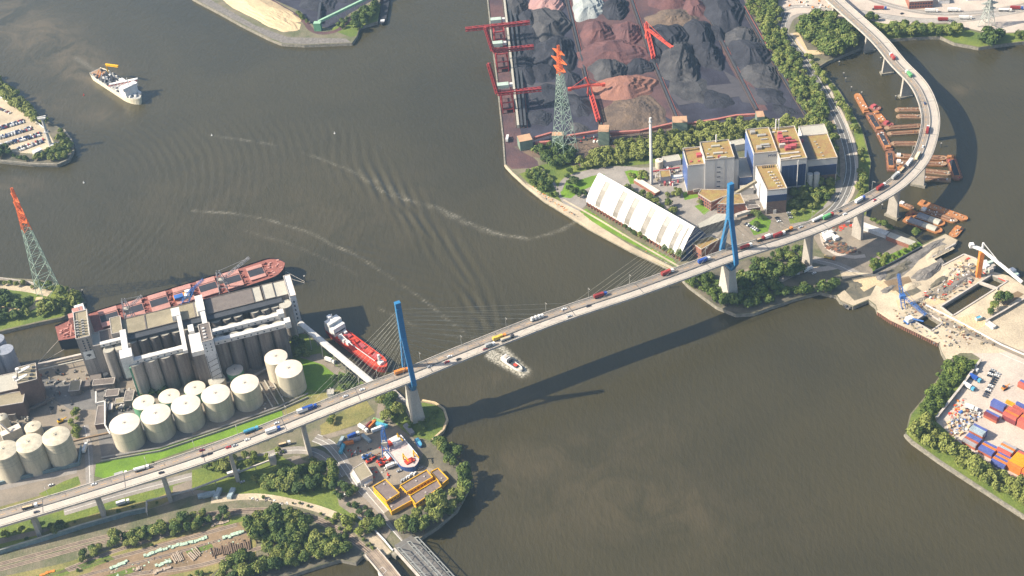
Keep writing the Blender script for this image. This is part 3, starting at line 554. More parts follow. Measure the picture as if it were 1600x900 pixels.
# sheet piling of the construction quay: each pile a rib of its own
q = PL([(1371, 486), (1392, 500), (1430, 518), (1467, 536)]); sp_ = thing('sheet_pile_wall', 'rusty sheet pile wall holding the construction quay above the river', 'quay wall', (*q[0], 0))
pan = B(); N_ = 0
for (x0, y0), (x1, y1) in zip(q[:-1], q[1:]):
    L = math.hypot(x1-x0, y1-y0); k = int(L/2.2); r = math.atan2(y1-y0, x1-x0)
    for i in range(k):
        f = (i+.5)/k; bb = B(); bb.box(x0+(x1-x0)*f+sin(r)*.5, y0+(y1-y0)*f-cos(r)*.5, -2, 1.2, 1.0, 6.3, r); bb.to('sheet_pile', M['sheet_pile'], sp_)
wallrun(pan, q, .5, -2, 3.9); pan.to('pile_backing', M['sheet_pile'], sp_); b = B(); wallrun(b, q, 2.0, 4.0, 4.9); b.to('cap_beam', M['sand_pale'], sp_)
# ---------------------------------------------------------------- trees
def leafmat(name, c1, c2, c3):
    m = bpy.data.materials.new(name); m.use_nodes = True; n = m.node_tree.nodes; l = m.node_tree.links; b = n['Principled BSDF']
    g = n.new('ShaderNodeNewGeometry'); oi = n.new('ShaderNodeObjectInfo'); t = n.new('ShaderNodeTexNoise'); t.inputs['Scale'].default_value = .13; t.inputs['Detail'].default_value = 4
    l.new(g.outputs['Position'], t.inputs[0]); r = n.new('ShaderNodeValToRGB'); e = r.color_ramp.elements; e[0].position = .33; e[0].color = (*c1, 1); e[1].position = .68; e[1].color = (*c3, 1)
    k = e.new(.5); k.color = (*c2, 1); ad = n.new('ShaderNodeMath'); ad.operation = 'MULTIPLY_ADD'; ad.inputs[1].default_value = .46; l.new(oi.outputs['Random'], ad.inputs[0])
    s = n.new('ShaderNodeMath'); s.operation = 'SUBTRACT'; s.inputs[1].default_value = .25; l.new(t.outputs[0], s.inputs[0]); l.new(s.outputs[0], ad.inputs[2])
    rv = n.new('ShaderNodeMath'); rv.operation = 'MULTIPLY_ADD'; rv.inputs[1].default_value = .10; l.new(g.outputs['Random Per Island'], rv.inputs[0]); l.new(ad.outputs[0], rv.inputs[2]); l.new(rv.outputs[0], r.inputs[0])
    l.new(r.outputs[0], b.inputs['Base Color']); b.inputs['Roughness'].default_value = .7; b.inputs['Specular IOR Level'].default_value = .25; return m
LEAF = leafmat('leaves', (.045, .078, .020), (.098, .140, .030), (.185, .205, .050)); LEAF2 = leafmat('shrub_leaves', (.065, .10, .02), (.11, .155, .028), (.18, .21, .04)); BARK = mat('bark', (.12, .09, .06))
mat('leaf_red', (.3, .03, .04))
def crown_geo(seed, nl, leaf, lobes=8):
    """crown of unit size (radius 1, height from 0.25 to 2): leaf faces scattered over and inside several lobes"""
    r = np.random.default_rng(seed); cs = []
    for i in range(lobes):
        a = 2*PI*i/lobes*1.0+r.random()*.9; d = .25+.4*r.random() if i else 0; z = .75+.6*r.random()
        cs.append((d*cos(a), d*sin(a), z if i else 1.25, .36+.22*r.random() if i else .62))
    cs = np.array(cs); k = r.integers(0, len(cs), nl); w_ = cs[:, 3]**2; k = r.choice(len(cs), nl, p=w_/w_.sum()); u = r.normal(size=(nl, 3)); u /= np.linalg.norm(u, axis=1)[:, None]
    u[:, 2] = np.where(r.random(nl) < .75, np.abs(u[:, 2]), u[:, 2]); rad = cs[k, 3]*(.80+.28*r.random(nl)); c = cs[k, :3]+u*rad[:, None]*[1, 1, .95]
    nrm = u+r.normal(size=(nl, 3))*.42; nrm /= np.linalg.norm(nrm, axis=1)[:, None]
    t1 = np.cross(nrm, r.normal(size=(nl, 3))); t1 /= np.linalg.norm(t1, axis=1)[:, None]; t2 = np.cross(nrm, t1); sz = leaf*(.6+.8*r.random(nl))[:, None]
    V = np.stack([c-t1*sz-t2*sz*.8, c+t1*sz-t2*sz*.6, c+t1*sz*.7+t2*sz, c-t1*sz*.8+t2*sz*.8], 1).reshape(-1, 3)
    return V
def quadmesh(name, V, m):
    n = len(V)//4; me = bpy.data.meshes.new(name); me.vertices.add(len(V)); me.vertices.foreach_set('co', V.astype(np.float32).ravel()); me.loops.add(n*4)
    me.loops.foreach_set('vertex_index', np.arange(n*4)); me.polygons.add(n); me.polygons.foreach_set('loop_start', np.arange(0, n*4, 4)); me.update(); me.materials.append(m); return me
PROTO = [quadmesh('crown', crown_geo(100+i, 900, .085, 7+i % 4), LEAF) for i in range(6)]
PROTO_S = [quadmesh('crown', crown_geo(150+i, 600, .10, 6), LEAF2) for i in range(3)]
FAR = [crown_geo(200+i, 330, .125, 7) for i in range(6)]
tb = B(); tb.loft([[(r*cos(a), r*sin(a), z) for a in np.linspace(0, 2*PI, 7)[:-1]] for r, z in ((.10, 0), (.07, .5), (.04, 1.1))])
for a in (0.4, 2.2, 4.3): tb.bar((0, 0, .5), (.45*cos(a), .45*sin(a), 1.2), .05, n=5)
TM = bpy.data.meshes.new('trunk'); TM.from_pydata(tb.v, [], tb.f); TM.materials.append(BARK)
NT = [0]
def one_tree(x, y, r, label, group, shrub=False, hs=1.):
    o = bpy.data.objects.new('shrub' if shrub else 'broadleaf_tree', None); C.objects.link(o); o.location = (x, y, 4); o.rotation_euler = (0, 0, random.random()*6.28)
    h = r*hs*random.uniform(.85, 1.2); o.scale = (r, r*random.uniform(.9, 1.1), h); o.empty_display_size = .5
    tag(o, label, 'shrub' if shrub else 'tree', group); c = bpy.data.objects.new('crown', random.choice(PROTO_S if shrub else PROTO)); C.objects.link(c); c.parent = o
    if not shrub: t = bpy.data.objects.new('trunk', TM); C.objects.link(t); t.parent = o
    NT[0] += 1; return o
def scatter(poly, sp, z=6, jit=.35):
    q = PL(poly, z); x0 = min(p[0] for p in q); x1 = max(p[0] for p in q); y0 = min(p[1] for p in q); y1 = max(p[1] for p in q); out = []
    j = 0; y = y0
    while y < y1:
        x = x0+(j % 2)*sp/2
        while x < x1:
            a, b_ = x+random.uniform(-jit, jit)*sp, y+random.uniform(-jit, jit)*sp
            if inpoly(a, b_, q): out.append((a, b_))
            x += sp
        y += sp*.87; j += 1
    return out
FARV = {}
def belt(kind, poly, sp, r0, r1, label, group, far=False, name='woodland', skip=0., shrub=False, hs=1.):
    pts = [p for p in scatter(poly, sp) if random.random() >= skip]
    if not far:
        for x, y in pts: one_tree(x, y, random.uniform(r0*.8, r1*1.08), label, group, shrub, hs)
        return
    V = []
    for x, y in pts:
        r = random.uniform(r0*.8, r1*1.15); a = random.random()*6.28; c, s_ = cos(a), sin(a); v = FAR[random.randrange(6)]; h = r*hs*random.uniform(.85, 1.2)
        V.append(np.stack([(v[:, 0]*c-v[:, 1]*s_)*r+x, (v[:, 0]*s_+v[:, 1]*c)*r+y, v[:, 2]*h+4], 1))
    if not V: return
    V = np.concatenate(V); o = bpy.data.objects.new(name, quadmesh(name, V, LEAF2 if shrub else LEAF)); C.objects.link(o); tag(o, label, 'trees' if not shrub else 'bushes', None, 'stuff')
# nearest groves: single trees
G = 'trees round the yellow office building'
belt(0, [(672, 690), (695, 690), (722, 715), (738, 745), (736, 770), (712, 797), (680, 822), (652, 838), (628, 832), (622, 818), (655, 806), (700, 786), (718, 766), (714, 740), (692, 714)], 7.6, 5.2, 7.2, 'broad green tree in the grove between the yellow building and the river', G, hs=1.25)
belt(0, [(594, 620), (620, 628), (632, 650), (620, 660), (600, 655)], 9, 5, 7.5, 'dark green tree beside the western pylon pier', 'trees beside the western pylon')
belt(0, [(398, 752), (440, 738), (500, 722), (530, 735), (522, 758), (500, 772), (450, 768), (400, 762)], 8, 4.6, 6.6, 'dark green tree between the service track and the street', 'trees south of the bridge ramp', hs=1.1)
belt(0, [(394, 808), (430, 803), (476, 810), (488, 824), (478, 848), (430, 860), (400, 850), (390, 832)], 8, 5.5, 7.5, 'large tree in the round copse inside the railway curve', 'trees of the copse inside the railway curve', hs=1.2)
belt(0, [(340, 890), (400, 868), (450, 852), (500, 838), (530, 832), (548, 850), (540, 862), (500, 872), (440, 892), (400, 905), (350, 915)], 8, 4.5, 6.5, 'bushy tree on the wooded shore beside the lower creek', 'trees on the lower shore')
belt(0, [(128, 862), (170, 845), (230, 825), (300, 806), (350, 796), (358, 808), (300, 828), (220, 850), (150, 872), (125, 878)], 7.5, 4., 5.6, 'tree in the row between the main line and the derelict rail yard', 'trees in the row beside the railway')
belt(0, [(318, 722), (345, 710), (372, 712), (372, 735), (340, 742), (320, 740)], 8, 4.5, 6, 'dark tree close under the bridge ramp', 'trees under the bridge ramp')
belt(0, [(75, 822), (105, 815), (118, 828), (90, 834)], 7, 4, 5.5, 'dark bush-like tree below the bridge beside the service track', 'trees beside the service track'); belt(0, [(380, 705), (402, 700), (412, 712), (385, 720)], 8, 4, 5, 'small tree on the verge under the ramp', 'trees on the verge')
belt(0, [(508, 655), (520, 640), (530, 650), (525, 668)], 8, 4, 5, 'round tree at the edge of the dry lawn', 'trees at the dry lawn'); belt(0, [(538, 762), (558, 760), (560, 778), (545, 778)], 7, 3.5, 4.5, 'small tree beside the street to the truss bridge', 'trees beside the street')
belt(0, [(560, 822), (590, 812), (600, 828), (580, 838)], 8, 4, 5.5, 'tree on the corner between street and sandy path', 'trees at the street corner'); belt(0, [(1422, 668), (1440, 655), (1462, 672), (1500, 706), (1560, 742), (1610, 768), (1660, 800), (1650, 820), (1600, 792), (1530, 750), (1470, 712), (1425, 684)], 7.2, 4.8, 6.6, 'leafy tree on the bank below the container terminal', 'trees on the bank below the containers', hs=1.15, far=True)
belt(0, [(1150, 440), (1190, 425), (1250, 412), (1262, 425), (1215, 442), (1235, 458), (1290, 445), (1315, 448), (1290, 456), (1240, 462), (1200, 472), (1160, 482), (1135, 470)], 8, 4.5, 6.6, 'dense tree on the river bank near the eastern pylon', 'trees on the bank by the eastern pylon', far=True)
belt(0, [(1150, 425), (1215, 395), (1255, 388), (1262, 400), (1200, 420), (1160, 440)], 7.5, 3.5, 5, 'tree behind the eastern pylon beside the ramp', 'trees behind the eastern pylon', far=True)
belt(0, [(1240, 300), (1262, 290), (1290, 275), (1308, 280), (1300, 305), (1270, 328), (1245, 340), (1235, 320)], 8, 4, 5.5, 'tree in the plant garden between the river road and the car park', 'trees in the plant garden', far=True)
belt(0, [(40, 490), (75, 470), (100, 458), (122, 462), (128, 474), (100, 490), (60, 498)], 8.5, 5, 7, 'dark tree on the tip of the lattice tower island', 'trees on the lattice tower island', far=True); print('single trees', NT[0])
for x, y, r in ((440, 808, 5), (1552, 482, 5), (1560, 472, 7), (1572, 470, 6), (1548, 490, 4), (1430, 366, 5), (1364, 414, 4), (1185, 340, 5), (1182, 352, 4), (1095, 318, 4), (1177, 335, 4)):
    q = P(x, y, 6); one_tree(q[0], q[1], r, 'small tree standing by itself in a built-up area', 'scattered single trees')
for x, y, r in ((1063, 404, 6), (1050, 398, 5), (1040, 392, 5), (985, 362, 3.5), (992, 366, 3.5), (1000, 371, 3.6), (1008, 376, 3.5), (978, 358, 3.2)):
    q = P(x, y, 5); one_tree(q[0], q[1], r, 'grey-green tree in the row between the white shed and the quay', 'trees in front of the white shed')
# farther woods read as masses
F = dict(far=True)
belt(0, [(895, 268), (910, 248), (950, 232), (1000, 218), (1062, 205), (1130, 195), (1200, 188), (1262, 188), (1290, 200), (1300, 212), (1250, 208), (1170, 212), (1130, 225), (1060, 240), (1000, 250), (940, 262)], 7.2, 4.2, 6., 'dense green belt between the coal terminal and the power station', '', **F)
belt(0, [(1158, -60), (1205, -60), (1218, 15), (1220, 50), (1250, 95), (1285, 155), (1300, 190), (1308, 230), (1300, 250), (1280, 210), (1262, 190), (1250, 170), (1215, 105), (1190, 50), (1165, 5)], 7.5, 4., 6., 'long tree belt between the coal piles and the river road', '', **F)
belt(0, [(1245, 35), (1275, 22), (1300, 28), (1335, 60), (1340, 72), (1300, 92), (1270, 75), (1248, 52)], 8, 6, 8, 'rounded wood beside the upper bridge ramp', '', **F)
belt(0, [(1255, 85), (1268, 92), (1285, 115), (1318, 165), (1336, 200), (1350, 250), (1350, 290), (1345, 325), (1335, 325), (1345, 280), (1342, 230), (1325, 190), (1300, 145), (1262, 98)], 6.5, 3.8, 5.2, 'strip of trees along the barge harbour', '', **F)
belt(0, [(1310, 45), (1345, 32), (1352, 48), (1340, 60), (1330, 60)], 8, 5, 6.5, 'trees against the upper ramp', '', **F)
belt(0, [(1360, 48), (1400, 43), (1470, 45), (1500, 40), (1500, 58), (1460, 55), (1380, 57)], 7.5, 4.5, 6.5, 'row of trees on the far bank of the basin', '', **F); belt(0, [(1520, 62), (1560, 52), (1575, 58), (1545, 72)], 8, 6, 8, 'dark clump beside the white lattice mast', '', **F); belt(0, [(1345, 25), (1365, 22), (1375, 30), (1350, 36)], 7, 4, 5, 'few trees beside the freight road', '', **F); belt(0, [(1575, 60), (1600, 55), (1660, 52), (1660, 56), (1600, 62)], 7, 4, 5, 'low trees on the basin bank', '', **F)
belt(0, [(-70, 88), (0, 125), (40, 162), (72, 188), (80, 200), (60, 192), (30, 175), (0, 150), (-70, 108)], 7.5, 4.5, 6.2, 'tree belt along the edge of the car park island', '', **F); belt(0, [(85, 205), (100, 206), (110, 222), (112, 236), (100, 248), (60, 252), (52, 244), (85, 232), (92, 222)], 5.5, 2.5, 4, 'bushes on the rounded tip of the car park island', '', **F); belt(0, [(-40, 236), (0, 235), (15, 232), (20, 240), (0, 246), (-40, 244)], 8, 5, 6, 'dark trees at the corner of the car park', '', **F); belt(0, [(20, 243), (50, 246), (50, 252), (22, 250)], 6, 3, 4, 'shrubs beside the island quay', '', **F)
belt(0, [(548, 36), (565, 18), (590, 4), (592, 18), (575, 34), (558, 50)], 7, 4, 6, 'dark trees at the end of the north spit', '', **F); belt(0, [(455, 10), (480, 30), (486, 36), (476, 34)], 6, 2.5, 3.5, 'bushes beside the spit conveyor', '', **F); belt(0, [(520, 40), (545, 25), (552, 22), (535, 44)], 6, 2.5, 3.5, 'low bushes beside the spit road', '', **F)
belt(0, [(838, 236), (862, 225), (890, 228), (905, 240), (880, 262), (862, 262), (845, 250)], 7, 3.8, 5.4, 'trees round the foot of the tall red and green lattice tower', '', **F); belt(0, [(835, 262), (858, 275), (868, 288), (856, 300), (835, 285), (828, 272)], 6, 3, 4.5, 'shore trees beside the coal quay', '', **F); belt(0, [(884, 272), (895, 268), (905, 285), (915, 305), (898, 312), (885, 295)], 7, 3, 4.2, 'trees near the bend of the plant road', '', **F)
belt(0, [(-60, 452), (0, 462), (30, 466), (55, 470), (40, 495), (0, 505), (-60, 512)], 7.5, 4, 5.8, 'wood on the lattice tower island', '', **F); belt(0, [(-40, 438), (60, 444), (92, 446), (118, 456), (85, 455), (60, 450), (-40, 440)], 6, 3, 4, 'bushes along the river side of the tower island', '', **F)
belt(0, [(970, 290), (1000, 300), (1040, 318), (1060, 330), (1060, 342), (1030, 330), (985, 305)], 7, 3.2, 4.8, 'trees behind the white shed', '', **F); belt(0, [(978, 275), (1012, 268), (1014, 280), (995, 286)], 6, 2.6, 3.6, 'shrubs in the round bed beside the chimney', '', **F); belt(0, [(1040, 300), (1062, 290), (1064, 308), (1045, 312)], 6.5, 3, 4.5, 'trees between chimney and boiler house', '', **F)
belt(0, [(1072, 440), (1098, 428), (1130, 445), (1150, 470), (1135, 480), (1110, 468), (1085, 450)], 6, 3.4, 4.8, 'bright shrubs on the bank under the bridge', '', shrub=True, **F); belt(0, [(1470, 576), (1500, 562), (1520, 570), (1490, 605), (1462, 645), (1450, 655), (1425, 665), (1445, 625)], 5.5, 3., 4.6, 'green shrubs covering the corner bank beside the river', '', shrub=True, **F)
belt(0, [(1362, 402), (1400, 396), (1436, 380), (1438, 384), (1375, 418), (1362, 420)], 5, 2, 3, 'shrubs on the green embankment', '', shrub=True, **F); belt(0, [(1358, 340), (1395, 355), (1398, 362), (1360, 348)], 5.5, 2.5, 3.6, 'bushes behind the barge quay', '', shrub=True, **F)
belt(0, [(0, 832), (60, 812), (60, 820), (0, 845)], 6, 2.4, 3.6, 'low bushes under the west end of the bridge', '', shrub=True, **F); belt(0, [(340, 700), (420, 672), (460, 660), (460, 668), (400, 690), (345, 708)], 5.5, 2.2, 3.4, 'hedge along the lower side of the ramp', '', shrub=True, **F); belt(0, [(210, 600), (255, 606), (270, 600), (262, 618), (222, 620)], 5.5, 3, 4.2, 'dark bushes between the silos and the tanks', '', **F); belt(0, [(108, 645), (122, 640), (124, 690), (112, 680)], 5, 2.4, 3.8, 'bushes beside the yellow digger', '', shrub=True, **F)
belt(0, [(455, 528), (475, 535), (480, 560), (462, 555)], 6, 3, 4.5, 'shaded bushes under the conveyor gallery', '', **F); belt(0, [(520, 590), (540, 585), (560, 600), (545, 610), (525, 605)], 6, 2.8, 4.2, 'bushes beside the conveyor end', '', **F); belt(0, [(350, 690), (330, 700), (240, 735), (180, 745), (250, 722)], 5, 1.6, 2.4, 'small bushes along the lawn by the ramp', '', shrub=True, **F)
belt(0, [(520, 745), (545, 770), (580, 798), (600, 822), (590, 826), (560, 800), (530, 780), (518, 762)], 7, 3, 4.6, 'trees around the small parking ground', '', skip=.4, **F); belt(0, [(535, 800), (560, 812), (575, 830), (560, 845), (540, 832), (520, 812)], 6.5, 3, 4.8, 'trees below the railway curve', '', skip=.25, shrub=True, **F)
belt(0, [(600, 640), (640, 650), (690, 640), (694, 660), (670, 685), (630, 670)], 6, 1.8, 2.6, 'low scrub round the pylon pier', '', shrub=True, skip=.45, **F)
belt(0, [(370, 560+165), (440, 702), (445, 706), (380, 735)], 5.5, 2, 3.2, 'scrub beside the road under the ramp', '', shrub=True, **F)
# ---------------------------------------------------------------- building helpers
mat('wall_white', (.60, .60, .60), (.54, .54, .55), sc=.1); mat('brick_red', (.30, .13, .09), (.24, .10, .07), sc=.3); mat('brick_dark', (.15, .10, .085), (.11, .075, .065), sc=.2)
mat('roof_dark', (.17, .145, .13), (.13, .11, .10), sc=.15); mat('roof_tan', (.30, .26, .18), (.22, .19, .13), sc=.08); mat('roof_pale', (.42, .40, .34), (.36, .34, .29), sc=.08); mat('roof_moss', (.30, .24, .08), (.27, .15, .07), sc=.12, fine=.16)
mat('glass_dark', (.03, .05, .09), rough=.15, spec=.6); mat('white_steel', (.64, .62, .59), (.54, .52, .49), sc=.2); mat('silo_grey', (.34, .31, .28), (.22, .20, .18), sc=.25, streak=(1, 1, .08)); mat('silo_dark', (.22, .195, .175), (.12, .105, .095), sc=.35, streak=(1, 1, .06))
mat('cladding_blue', (.05, .09, .20), (.04, .07, .16), sc=.2, rough=.5); mat('tank_cream', (.60, .535, .41), (.40, .36, .275), sc=.16, streak=(1, 1, .12), fine=.06); mat('tank_roof', (.68, .59, .49), (.60, .52, .43), sc=.2, fine=.04); mat('tank_green', (.12, .30, .18))
mat('pipe_grey', (.35, .33, .30)); mat('red_paint', (.50, .045, .035), rough=.5); mat('yellow_paint', (.75, .42, .01), rough=.5); mat('orange_paint', (.72, .24, .05), rough=.5); mat('blue_paint', (.05, .15, .42), rough=.5); mat('green_mint', (.32, .52, .36), rough=.6)
mat('dark_gap', (.03, .03, .035))
def poly_building(name, label, cat, parts, group=None, loc=None):
    """parts: (part name, polygon xy, z0, z1, wall mat, roof mat, parapet height)"""
    p0 = loc or parts[0][1][0]; t = thing(name, label, cat, (p0[0], p0[1], parts[0][2]), group=group)
    for pn, poly, z0, z1, wm, rm, ph in parts: block(t, pn, poly, z0, z1, wm, rm, ph)
    return t
def block(t, pn, poly, z0, z1, wm, rm, ph=.8, cap='parapet'):
    w_ = B().prism(poly, z0, z1, top=False).to(pn, M[wm], t)
    cx = sum(p[0] for p in poly)/len(poly); cy = sum(p[1] for p in poly)/len(poly)
    r = B().prism(poly, z1-.4, z1).to('roof', M[rm], t)
    if ph:
        b = B(); q = list(poly)+[poly[0]]; wallrun(b, [(cx+(x-cx)*.99, cy+(y-cy)*.99) for x, y in q], .6, z1-.05, z1+ph); b.to('parapet', M[cap], w_)
    return w_
def wins(parent, a, b_, z0, z1, n, wd, m='glass_dark', out=.12):
    """row of n separate windows on the wall from a to b (outside on the right of a->b)"""
    L = math.hypot(b_[0]-a[0], b_[1]-a[1]); r = math.atan2(b_[1]-a[1], b_[0]-a[0])
    for i in range(n):
        f = (i+.5)/n; B().box(a[0]+(b_[0]-a[0])*f, a[1]+(b_[1]-a[1])*f, z0, wd, out*2, z1-z0, r).to('window', M[m], parent)
# ---------------------------------------------------------------- grain terminal in its own frame: a along the quay, b towards the river
O_ = P(141.5, 594, 4); TA = math.radians(13.5)
def LA(a, b_): return (O_[0]+a*cos(TA)-b_*sin(TA), O_[1]+a*sin(TA)+b_*cos(TA))
def LR(a0, a1, b0, b1): return [LA(a0, b0), LA(a1, b0), LA(a1, b1), LA(a0, b1)]
gt = thing('grain_terminal', 'grey grain terminal with concrete silos and white roof galleries beside the pink-decked ship', 'grain silos', (*LA(60, 0), 4))
hw = block(gt, 'elevator_tower', LR(0, 12.5, 0, 40), 4, 54, 'silo_grey', 'roof_tan', 1.2)
B().prism(LR(8.6, 9.0, -.25, 0), 4.3, 53).to('tower_rib', M['silo_dark'], hw)
for i in range(2):
    for k in range(5): c = LA(5.2+i*4, -.12); B().box(c[0], c[1], 50-k*2.9, 1.3, .3, 1.5, TA).to('window', M['glass_dark'], hw)
c = LA(6.3, -.2); sg = B().box(c[0], c[1], 28.6, 9.4, .35, 9.6, TA).to('sign_panel', M['marking'], hw)
bd = B()   # dark bird emblem: body, wing, neck in flat relief
def on(a, z): q = LA(6.3+a*.8, -.42); return (q[0], q[1], 33.4+z*.8)
bd.add([on(*p) for p in ((-2.6, .2), (-.6, -1.4), (2.2, -1.0), (2.8, .4), (1.2, 1.6), (-.4, 1.8))], [(0, 1, 2, 3, 4, 5)]); bd.add([on(*p) for p in ((-2.2, .2), (-3.1, .9), (-2.2, 1.5), (-.4, 1.9))], [(0, 3, 2, 1)]); bd.add([on(*p) for p in ((-1.2, -2.4), (-.2, -1.2), (1.0, -1.2), (-.2, -2.4))], [(0, 1, 2, 3)]); bd.to('bird_emblem', M['steel_dark'], hw)
b = B()
for i in range(6):
    for k in range(2): c = LA(2.5+k*5, 5+i*4); b.box(c[0], c[1], 54, 2.4, 1.4, 2.2, TA)
b.to('roof_fan', M['pipe_grey'], hw, kind='stuff')
for s in (.3, 12.2): b = B(); [b.bar((*LA(s, y), 54), (*LA(s, y), 56.4), .2) for y in range(1, 40, 6)]; b.bar((*LA(s, .5), 56.4), (*LA(s, 39.5), 56.4), .25); b.to('railing', M['marking'], hw)
block(gt, 'stair_tower', LR(12.6, 19, -3, 16), 4, 44, 'silo_grey', 'roof_pale', .8); block(gt, 'intake_house', LR(19.1, 40.9, 1, 18), 4, 43, 'silo_dark', 'roof_dark', .8); block(gt, 'roof_house', LR(31, 40.8, 2, 26), 43, 49, 'silo_grey', 'roof_tan', .4)
for a0, a1, rm, zt in ((41, 62, 'roof_tan', 46), (62.1, 108, 'roof_tan', 46.05), (108.1, 113.9, 'roof_pale', 46), (119.1, 163, 'roof_dark', 46), (163.1, 171, 'roof_pale', 46), (172.5, 183, 'roof_pale', 46.3), (183.1, 194.9, 'roof_pale', 46)):
    block(gt, 'riverside_store', LR(a0, a1, 0, 23), 4, zt, 'silo_dark', rm, .6, cap='roof_dark')
block(gt, 'riverside_store', LR(114, 119, 0, 22), 4, 45, 'silo_dark', 'roof_dark', 0); B().prism(LR(41.2, 188, -7.2, -.05), 42.2, 45.2).to('eaves_gallery', M['steel_dark'], gt)
block(gt, 'white_elevator', LR(195, 201, -9, 24), 4, 50, 'wall_white', 'white_steel', .6)
for k in range(7): c = LA(201.2, -5+k*.0); c = LA(195.2-.3, -6); B().box(*LA(198, -9.15), 12+k*5, 1.2, .3, 2.2, TA).to('window', M['glass_dark'], gt)
def silo(a, b_, r, h, m, pn='silo'):
    c = LA(a, b_); o = B().cyl(c[0], c[1], 4, r, h-4, 20, cap=False).to(pn, M[m], gt, smooth=True); B().cyl(c[0], c[1], h-.3, r*.99, .02, 20).to('silo_cap', M['roof_pale'], o)
for k in range(7): silo(47+k*10.1, -5, 5.0, 42, 'silo_dark')
for k in range(3): silo(124.5+k*10.2, -5, 5.05, 42, 'silo_dark')
for k in range(4): silo(161+k*9.6, -5, 4.9, 42, 'silo_grey')
silo(189.5, -10.5, 6, 44, 'silo_grey')
for k in range(4):
    silo(47+k*13.6, -38, 6.85, 44, 'silo_grey' if k < 2 else 'silo_dark')
for k in range(5):
    silo(124+k*13.5, -38, 6.8, 44, 'silo_dark'); silo(124+k*13.5, -24.4, 6.8, 44, 'silo_dark')
silo(25, -8, 5.2, 41, 'silo_grey'); silo(35.6, -8, 5.2, 41, 'silo_grey')
def gallery(a0, a1, b0, b1, z0, z1, nm='roof_gallery', ax='a'):
    o = B().prism(LR(a0, a1, b0, b1), z0, z1, bot=True).to(nm, M['white_steel'], gt)
    if ax == 'a':
        for k in range(int((a1-a0)/6)): c = LA(a0+3+k*6, b0-.1); B().box(c[0], c[1], z0+1, 1.4, .3, 1.2, TA).to('window', M['glass_dark'], o)
gallery(47, 94, -42, -37, 44.2, 48); gallery(119.5, 184, -30, -25.6, 44.2, 48.5); gallery(119.5, 184, -44.4, -39.6, 44.2, 48.5); gallery(184.1, 189.6, -46, -39, 44, 51); gallery(180, 186, -31.5, -24.5, 44.1, 51)
gallery(36, 46.9, -42, -30, 30, 54, 'hoist_box', 'x'); gallery(38.5, 44, -29.9, 2, 47, 51, ax='x'); gallery(91, 94.9, -50, 3, 48.2, 51.5, ax='x'); gallery(19.2, 38.4, -6, -1.7, 43.2, 46.5); gallery(112.5, 117, -29, 0, 48, 51, ax='x'); gallery(110.5, 117.5, .2, 24, 46.1, 52, ax='x'); gallery(87, 94.8, 2, 14, 46.2, 52, ax='x')
block(gt, 'hopper_house', LR(98, 108.5, -52, -38), 4, 44, 'cladding_grey' if 'cladding_grey' in M else 'silo_dark', 'white_steel', 0); gallery(97.8, 108.7, -52.4, -26, 44.1, 49, ax='x'); gallery(99, 104, -25.9, -16, 46, 52, ax='x')
hh = block(gt, 'head_house', LR(108.8, 118.9, -55, -30), 4, 60, 'wall_white', 'roof_dark', .7)
for i in range(2):
    for k in range(3): c = LA(111.5+i*4.5, -55.12); B().box(c[0], c[1], 48+k*3.6, 1.1, .3, 1.1, TA).to('window', M['glass_dark'], hh)
for i in range(4): c = LA(112.6, -50+i*4.5); B().box(c[0], c[1], 60, 2.4, 1.6, 1.1, TA).to('roof_hatch', M['white_steel'], hh)
b = B(); [b.bar((*LA(109.5, -56), z), (*LA(118.5, -56), z+3), .3) for z in range(6, 40, 6)]; b.bar((*LA(109.5, -56), 4), (*LA(109.5, -56), 44), .4); b.bar((*LA(118.5, -56), 4), (*LA(118.5, -56), 44), .4); b.to('escape_stair', M['steel_dark'], gt)
b = B(); [b.prism(LR(*r_), 4, z) for r_, z in (((1, 11, -8, -.3), 10), ((-9, 0, -12, -3), 8), ((4, 20, -20, -9), 6.5), ((14, 30, -13, -6), 9))]; b.to('loading_shed', M['roof_dark'], gt)
B().cyl(*LA(15.5, -7.5), 10, 2.4, 3, 14).to('dust_filter', M['steel_dark'], gt); B().prism(LR(41.5, 43, -46, -44.5), 4, 44).to('downpipe', M['tank_green'], gt)
# storage tanks
def tank(px, py, z, r, label, group=None, side='tank_cream', roof='tank_roof', bands=(), dome=1.2, rail=True):
    x, y, _ = P(px, py, z+dome*.5); t = thing('storage_tank', label, 'storage tank', (x, y, 4), group=group); h = z-4
    B().cyl(x, y, 4, r, h, 40, cap=False).to('shell', M[side], t, smooth=True); b = B(); n = 40; A = [2*PI*i/n for i in range(n)]
    b.loft([[(x+rr*cos(a), y+rr*sin(a), zz) for a in A] for rr, zz in ((r*1.005, z-.02), (r*.7, z+dome*.55), (r*.3, z+dome*.9), (.1, z+dome))]); b.to('tank_roof', M[roof], t, smooth=True)
    for k in bands: B().cyl(x, y, 4+h*k, r+.12, .28, 40, cap=False).to('hoop', M['pipe_grey'], t)
    b = B(); [b.bar((x+1.6*cos(a), y+1.6*sin(a), z+dome-.2), (x+1.6*cos(a), y+1.6*sin(a), z+dome+1.1), .2) for a in A[::8]]; b.cyl(x, y, z+dome-.1, .7, .8, 8); b.to('vent', M['pipe_grey'], t, kind='stuff')
    return t
ord_ = ['first', 'second', 'third', 'fourth', 'fifth']
for i, (x, y, r) in enumerate(((194.1, 661, 13.3), (242.7, 646, 13.1), (289.8, 631, 12.9), (336.5, 614.7, 12.8), (382, 598.8, 12.7))): tank(x, y, 27, r, f'big cream tank, {ord_[i]} from the left in the row of five above the green lawn', 'row of five big cream tanks', bands=(.55,))
tank(451, 575.5, 28, 12.3, 'tall cream tank at the right end with dark round shadow on the lawn', bands=(.35,)); tank(430.7, 557, 28, 10.6, 'slimmer cream tank tucked behind the rightmost big tank')
